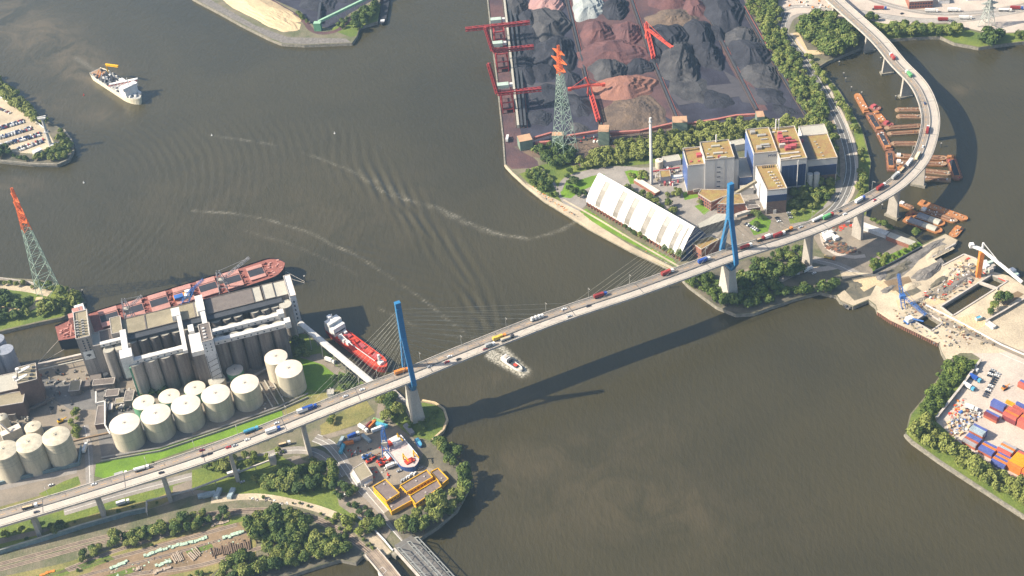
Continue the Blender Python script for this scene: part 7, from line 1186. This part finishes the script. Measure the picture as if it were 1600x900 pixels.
t, F, L, rz = ship('small white harbour vessel moored at the dock mouth', (1576, 420), (1592, 432), 6, 2, 'hull_blue', 'ship_white', cat='boat', name='harbour_boat', bow=.3); bxl(F, rz, 5, 0, 2, 5, 4.5, 3).to('wheelhouse', M['ship_white'], t); bxl(F, rz, 10, 0, 2, 4, 3.6, 1.5).to('casing', M['house_mint'], t)
luffer('tall blue lattice crane in the middle of the construction site', (1412, 482), (1407, 446), (1447, 492), 4, 24, 8, M['blue_paint'], 1.8, lt=.4, body='blue_paint'); t = [o for o in C.objects if o.name.startswith('harbour_crane')][-1]; truss(B(), P(1407, 446, 24), P(1404, 428, 36), 2, 1.8, 5, .45).to('upper_jib', M['blue_paint'], t)
t = thing('crawler_crane', 'white cabin of a blue crawler crane beside the small square dock', 'crane', P(1420, 505, 4)); q = P(1420, 503, 4); B().box(q[0], q[1], 5.5, 6, 5, 4, .4).to('cabin', M['ship_white'], t); B().box(q[0], q[1], 4, 8, 6, 1.5, .4).to('track', M['blue_paint'], t); B().bar((q[0]+2, q[1], 8), P(1443, 502, 16), .9).to('jib', M['blue_paint'], t)
POOLS = [PL(h_) for h_ in ([(1469, 479), (1549, 430), (1575, 441), (1488, 495)], [(1427, 503), (1447, 489), (1473, 505), (1455, 519)])]
def clutter(name, poly, n_, mats_, lb, smax=3., hmax=2.2, z=4., kind='stuff'):
    q = PL(poly, z); x0 = min(p[0] for p in q); x1 = max(p[0] for p in q); y0 = min(p[1] for p in q); y1 = max(p[1] for p in q); b = B(); k = 0; tries = 0
    while k < n_ and tries < n_*30:
        tries += 1; x, y = random.uniform(x0, x1), random.uniform(y0, y1)
        if inpoly(x, y, q) and not any(inpoly(x, y, h_) for h_ in POOLS): b.m(random.randrange(len(mats_))); b.box(x, y, z, random.uniform(.6, smax), random.uniform(.5, smax*.6), random.uniform(.3, hmax), random.random()*3); k += 1
    o = b.to(name, [M[m] for m in mats_], kind=kind); tag(o, lb, 'debris'); return o
mm = ['parapet', 'rust_earth', 'pipe_grey', 'sand', 'steel_dark', 'rock', 'roof_tan', 'barge_rust']
clutter('building_materials', [(1395, 480), (1440, 470), (1500, 505), (1560, 540), (1470, 545), (1440, 525), (1400, 500)], 170, mm, 'scattered building materials on the construction quay', 3, 1.6); clutter('building_materials', [(1440, 462), (1506, 400), (1525, 410), (1545, 427), (1470, 475)], 170, mm+['deck_red', 'ship_white'], 'scattered building materials on the dock island', 4, 1.6); clutter('scrap_metal', [(1492, 690), (1478, 665), (1505, 640), (1540, 640), (1530, 655), (1510, 672)], 130, ['ship_white', 'tarp_grey', 'barge_rust', 'pipe_grey', 'sand', 'blue_paint'], 'mixed scrap heaps beside the container stacks', 3.5, 2.5); clutter('scrap_metal', [(1478, 650), (1500, 618), (1508, 625), (1490, 655)], 40, ['deck_red', 'orange_paint', 'pipe_grey'], 'red steel parts beside the pale wall', 3.5, 1)
clutter('yard_goods', [(540, 700), (600, 690), (615, 725), (600, 760), (560, 735)], 70, ['barge_rust', 'pipe_grey', 'deck_red', 'steel_dark', 'ship_white'], 'scattered goods on the workship yard', 2.4, 1.6); clutter('yard_goods', [(1285, 378), (1300, 372), (1335, 385), (1345, 395), (1310, 396), (1292, 388)], 120, ['barge_rust', 'bark', 'steel_dark'], 'rows of rusty steel stock on the storage yard', 5, .8); clutter('yard_goods', [(1295, 352), (1330, 345), (1340, 352), (1310, 362)], 40, ['barge_rust', 'bark', 'deck_red'], 'rusty steel under the right ramp', 5, .8)
clutter('plant_equipment', [(160, 610), (210, 612), (215, 640), (170, 645)], 90, ['pipe_grey', 'roof_tan', 'steel_dark', 'white_steel', 'roof_dark'], 'dense plant equipment below the grain silos', 4, 4); clutter('plant_equipment', [(40, 580), (135, 568), (140, 600), (110, 640), (80, 650), (60, 610)], 60, ['pipe_grey', 'roof_tan', 'steel_dark', 'barge_rust'], 'equipment and pallets on the mill yard', 4, 3); clutter('plant_equipment', [(0, 640), (40, 640), (60, 655), (20, 675), (0, 670)], 50, ['pipe_grey', 'roof_pale', 'steel_dark'], 'equipment between mill and banded tanks', 4, 4); clutter('plant_equipment', [(1020, 268), (1065, 262), (1062, 290), (1030, 292)], 50, ['panel_grey', 'white_steel', 'steel_red', 'roof_tan'], 'pipes and units left of the boiler house', 4, 5); clutter('plant_equipment', [(395, 600), (450, 610), (430, 640), (400, 640)], 20, ['pipe_grey', 'roof_tan'], 'small fittings between the tanks', 3, 1.5)
clutter('rubble', [(0, 798), (60, 780), (60, 790), (0, 806)], 25, ['rock', 'steel_dark'], 'rubble beside the verge', 2, 1); clutter('rocks', [(822, 290), (880, 330), (905, 340), (880, 322), (835, 292)], 60, ['rock', 'orange_paint', 'sand'], 'stones and fittings on the quay corner', 2, 1); clutter('rocks', [(1316, 472), (1333, 476), (1335, 482), (1318, 484)], 25, ['rock', 'steel_dark'], 'broken stones at the old quay corner', 3, 3, z=1); clutter('machinery', [(905, 213), (950, 212), (960, 222), (905, 224)], 26, ['ship_white', 'steel_dark', 'deck_red'], 'parked machines beside the transfer tower', 3.4, 2.2); clutter('machinery', [(806, 60), (834, 50), (838, 62), (810, 72)], 30, ['steel_dark', 'ship_white', 'barge_rust'], 'machine parts beside the quay conveyors', 4, 2); clutter('machinery', [(1225, 0), (1300, 0), (1300, 14), (1232, 10)], 30, ['ship_white', 'orange_paint', 'house_mint', 'steel_dark'], 'parked vehicles and goods beside the slip road', 3.6, 2.2)
# stacks of track parts in the derelict yard
def stack(p, q, n_, m, lb, w_=3., cross=False):
    A, Q = Vector(P(*p, 4)), Vector(P(*q, 4)); d = Q-A; L = d.length; u = d.normalized(); v = Vector((-u.y, u.x, 0)); t = thing('track_stack', lb, 'stack', A)
    for k in range(n_):
        if cross: c = A+u*(L*(k+.5)/n_); k1, k2 = random.uniform(.5, 1.1), random.uniform(.5, 1.1); s_ = u*random.uniform(-.5, .5); B().bar(c-v*w_*k1+Vector((0, 0, .7)), c+v*w_*k2+s_+Vector((0, 0, .7+random.uniform(0, .6))), random.uniform(.5, 1), random.uniform(.7, 1.3)).to('beam', M[m], t)
        else: c = A+u*(L*(k+.5)/n_)+v*random.uniform(-.8, .8); B().box(c.x, c.y, 4, L/n_*.95, w_*random.uniform(.7, 1.2), random.uniform(.8, 1.8), math.atan2(u.y, u.x)+random.uniform(-.08, .08)).to('bundle', M[m], t)
mat('mint_stack', (.42, .60, .44), (.36, .42, .34), sc=.8, fine=.2); mat('sleeper', (.20, .14, .10)); mat('sleeper_pale', (.45, .38, .30), (.3, .22, .16), sc=.8)
for a in (((225, 871), (262, 857), 9, 'mint_stack', 'mint green stack right of the long middle row'), ((172, 889), (200, 878), 7, 'mint_stack', 'mint green stack at the left of the rail yard'), ((263, 857), (324, 841), 14, 'mint_stack', 'longest mint green stack in the middle of the rail yard'), ((348, 842), (382, 832), 8, 'mint_stack', 'mint green stack nearest the round copse'), ((243, 886), (268, 877), 6, 'mint_stack', 'short mint green stack among the brown stacks'), ((240, 896), (268, 887), 6, 'sleeper_pale', 'pale sleeper stack below the short mint one'), ((208, 892), (222, 888), 5, 'sleeper_pale', 'small pale stack in the rail yard')): stack(*a)
for a in (((330, 866), (362, 856), 12, 'sleeper', 'dark brown row of sleepers laid crosswise'), ((364, 858), (392, 850), 9, 'sleeper', 'rubble-like row of sleepers beside the copse'), ((270, 875), (285, 868), 6, 'sleeper_pale', 'pale crosswise stack left of the brown row'), ((296, 872), (312, 862), 6, 'sleeper_pale', 'second pale crosswise stack with mint pieces')): stack(*a, w_=6, cross=True)
stack((330, 822), (358, 814), 7, 'sleeper_pale', 'low wagon load of rails beside the upper track'); stack((62, 900), (86, 893), 5, 'orange_paint', 'orange wagon in the left corner of the rail yard', w_=2.6)
clutter('garden_rubble', [(375, 778), (400, 776), (455, 786), (450, 790), (400, 782)], 26, ['parapet', 'ship_white', 'rock'], 'white rubble along the sandy path', 2.5, 1.2)
# ---------------------------------------------------------------- north spit and far yards
pile('long pale sand bank on the north spit', (405, 14), (62, 30), (-14, 12), 7, 'sand', 71, name='sand_bank', cat='sand heap'); pile('black coal heap in the basin of the north spit', (500, 2), (24, 6), (-10, 14), 9, 'coal', 73, name='coal_heap', cat='coal heap'); pile('second coal heap beyond the black one at the top edge', (465, -12), (30, 6), (-10, 10), 9, 'coal', 75, name='coal_heap', cat='coal heap'); pile('coal heap right of the dark conveyor on the spit', (540, -8), (22, 4), (-8, 12), 7, 'coal', 79, name='coal_heap', cat='coal heap')
pipe('bright green covered conveyor crossing the north spit', [(498, 34), (568, 0), (640, -34)], 3.2, M['green_mint'], 14, name='conveyor_gallery', cat='conveyor'); pipe('dark conveyor running straight up the north spit', [(497, 34), (503, -10), (508, -50)], 3, M['steel_dark'], 8, name='conveyor_gallery', cat='conveyor'); poly_building('transfer_tower', 'green transfer tower on the north spit', 'transfer tower', [('wall', rect3((489, 37), (500, 37), (500, 33), 15), 4, 15, 'tank_green', 'green_mint', 0)])
def hall(lb, a, b_, c, z, wm, rm, w_=0):
    poly = rect3(a, b_, c, z); t = poly_building('warehouse', lb, 'warehouse', [('wall', poly, 4, z, wm, rm, .5)])
    if w_: wins(t, poly[0], poly[1], 6, 8, w_, 2); wins(t, poly[0], poly[1], 10, 12, w_, 2)
hall('red brick freight building with rows of windows at the top right', (1421, 3), (1458, 1), (1458, -14), 14, 'brick_red', 'roof_pale', 9); hall('small white house right of the red brick freight building', (1467, 1), (1484, 0), (1484, -8), 9, 'ship_white', 'roof_pale'); hall('pale hall at the upper right corner', (1540, -12), (1600, -16), (1598, -40), 10, 'wall_white', 'roof_pale'); hall('turquoise roofed hall behind the lattice pylon', (1512, -4), (1532, -5), (1532, -14), 9, 'wall_white', 'house_mint')
b = B(); o = pipe('concrete overbridge in the upper right corner', [(1585, -20), (1640, 28)], 8, M['concrete'], 10, name='road_bridge', cat='bridge')
hall('mauve cabin near the first pier', (1242, 423), (1250, 420), (1249, 416), 7, 'ship_white', 'white_steel'); hall('turquoise tank cabin beside the pale yard wall', (1527, 499), (1535, 496), (1533, 492), 7, 'house_mint', 'paint_cyan'); hall('white cabins beside the turquoise cabin', (1540, 504), (1552, 512), (1555, 508), 6.5, 'ship_white', 'white_steel')
poly_building('jetty', 'narrow concrete jetty below the western pylon beside the river', 'jetty', [('wall', px_poly([(612, 610), (616, 607), (642, 632), (638, 636)], 3), -2, 3, 'quay_stone', 'parapet', 0)])
poly_building('substation', 'small pale substation box on the lawn beside the ramp', 'substation', [('wall', rect3((511, 616), (521, 615), (519, 608), 8), 4, 8, 'wall_white', 'roof_pale', .2)])
# ---------------------------------------------------------------- more heaps and ground detail
for i, (c, a, b_, H, m, lb) in enumerate((((815, 105), (18, 2), (5, 26), 6, 'coal', 'low coal bank below the middle unloader boom'), ((850, 112), (18, -2), (4, 14), 8, 'coal', 'small coal heap left of the orange mast top'), ((858, 150), (26, 2), (5, 18), 6, 'coal', 'flat coal heap left of the lattice mast shaft'), ((905, 165), (18, 2), (5, 16), 6, 'coal', 'flat coal heap between mast and red stacker'),
    ((1078, 140), (30, 0), (6, 18), 5, 'coal_grey', 'flat grey coal heap in the lower third strip'), ((1118, 155), (24, 2), (6, 14), 4, 'coal', 'flat dark coal heap in the lower third strip'), ((1205, 150), (20, 2), (6, 12), 5, 'coal', 'low coal heap near the end of the fourth strip'), ((1085, 12), (16, -2), (5, 14), 9, 'ore_red', 'red heap right of the brown peak'), ((1120, 52), (12, 0), (5, 12), 8, 'coal', 'small coal heap beside the third conveyor'), ((1024, 84), (12, 0), (5, 16), 9, 'coal', 'dark heap tucked under the red stacker'), ((825, 30), (14, 0), (4, 14), 9, 'coal', 'dark heap between quay conveyor and grey brown heap'))): pile(lb, c, a, b_, H, m, 90+i*3)
LAYER[0] = 46
for q in (((1040, 140), (1150, 130), (1160, 150), (1060, 165)), ((820, 130), (880, 128), (905, 150), (830, 158)), ((1130, 110), (1180, 140), (1200, 165), (1160, 160))): sh('wheel_track_ground', 'wheel_track', *q)
for q in (((150, 905), (210, 886), (215, 892), (160, 912)), ((0, 915), (100, 888), (110, 896), (0, 930)), ((290, 862), (330, 850), (335, 856), (295, 868)), ((120, 884), (170, 868), (180, 874), (130, 890)), ((345, 815), (385, 806), (390, 812), (350, 822))): sh('weedy_ground', 'grass', *q)
belt(0, [(60, 905), (120, 888), (200, 862), (260, 845), (262, 850), (200, 868), (120, 895), (60, 912)], 7, 1., 1.8, 'low weeds along the old tracks', '', far=True, shrub=True, skip=.5)
belt(0, [(300, 895), (400, 865), (402, 872), (330, 900), (250, 925), (240, 918)], 6, 1.4, 2.4, 'scrub along the lower track of the rail yard', '', far=True, shrub=True, skip=.3)
belt(0, [(0, 848), (120, 812), (230, 782), (330, 752), (335, 757), (230, 790), (120, 822), (0, 858)], 8, 1.2, 2.2, 'weeds along the service track', '', far=True, shrub=True, skip=.55)
belt(0, [(500, 800), (560, 832), (600, 862), (596, 868), (556, 842), (500, 808)], 5, 1.4, 2.4, 'scrub between the railway and the sandy path', '', far=True, shrub=True, skip=.4)
belt(0, [(400, 780), (470, 790), (520, 808), (518, 802), (470, 784), (400, 774)], 6, 1.2, 2.2, 'scrub beside the sandy path', '', far=True, shrub=True, skip=.4)
belt(0, [(838, 262), (870, 300), (876, 314), (850, 304), (825, 288), (815, 272)], 6.5, 2, 3.4, 'shrubs on the grassy corner below the coal quay', '', far=True, shrub=True, skip=.45)
clutter('yard_goods', [(160, 895), (230, 874), (320, 848), (380, 832), (385, 850), (300, 878), (200, 905)], 120, ['sleeper', 'rust_earth', 'sleeper_pale', 'mint_stack', 'rock'], 'small scattered pieces of track material in the rail yard', 2.2, .6)
clutter('yard_goods', [(960, 318), (905, 335), (925, 348), (1040, 412), (1050, 404)], 26, ['sand', 'orange_paint', 'rock'], 'small things along the quay path', 1.6, .8)
for q in (((1330, 436), (1352, 432), (1368, 446), (1350, 456)), ((1440, 470), (1462, 462), (1480, 470), (1460, 478)), ((1490, 500), (1520, 490), (1545, 505), (1520, 520)), ((1400, 470), (1425, 462), (1430, 476), (1405, 484))): sh('sandy_patch', 'sand', *q)
for q in (((1380, 440), (1420, 432), (1430, 450), (1395, 455)), ((1560, 470), (1590, 455), (1600, 460), (1570, 480))): sh('bare_earth', 'rust_earth', *q)
for k, (c, a, b_, H, m, lb) in enumerate((((1388, 452), (12, -6), (2, 4), 2.4, 'rock', 'grey rubble mound left of the blue lattice crane'), ((1468, 440), (14, -9), (3, 4), 3.0, 'mud', 'brown mound beside the dock island road'), ((1484, 425), (12, -8), (3, 4), 2.6, 'sand_pale', 'pale mound on the dock island'), ((1415, 412), (16, -9), (3, 4), 3, 'mud', 'brown earth ridge beside the spoil heap'), ((1380, 432), (12, -5), (3, 4), 2.4, 'rock', 'small grey mound where the site road begins'))): pile(lb, c, a, b_, H, m, 200+k*3, name='earth_mound', cat='earth heap')
# ---------------------------------------------------------------- thin summer haze
hb = B(); hb.box(0, 1000, -8, 3600, 3400, 908); hz = hb.to('haze', [], kind='stuff')
hm = bpy.data.materials.new('haze_air'); hm.use_nodes = True; hn = hm.node_tree.nodes
hn.remove(hn['Principled BSDF']); hv = hn.new('ShaderNodeVolumePrincipled'); hv.inputs['Color'].default_value = (.46, .72, 1, 1); hv.inputs['Density'].default_value = .000054
hv.inputs['Anisotropy'].default_value = .2
hm.node_tree.links.new(hv.outputs[0], hn['Material Output'].inputs['Volume']); hz.data.materials.append(hm)
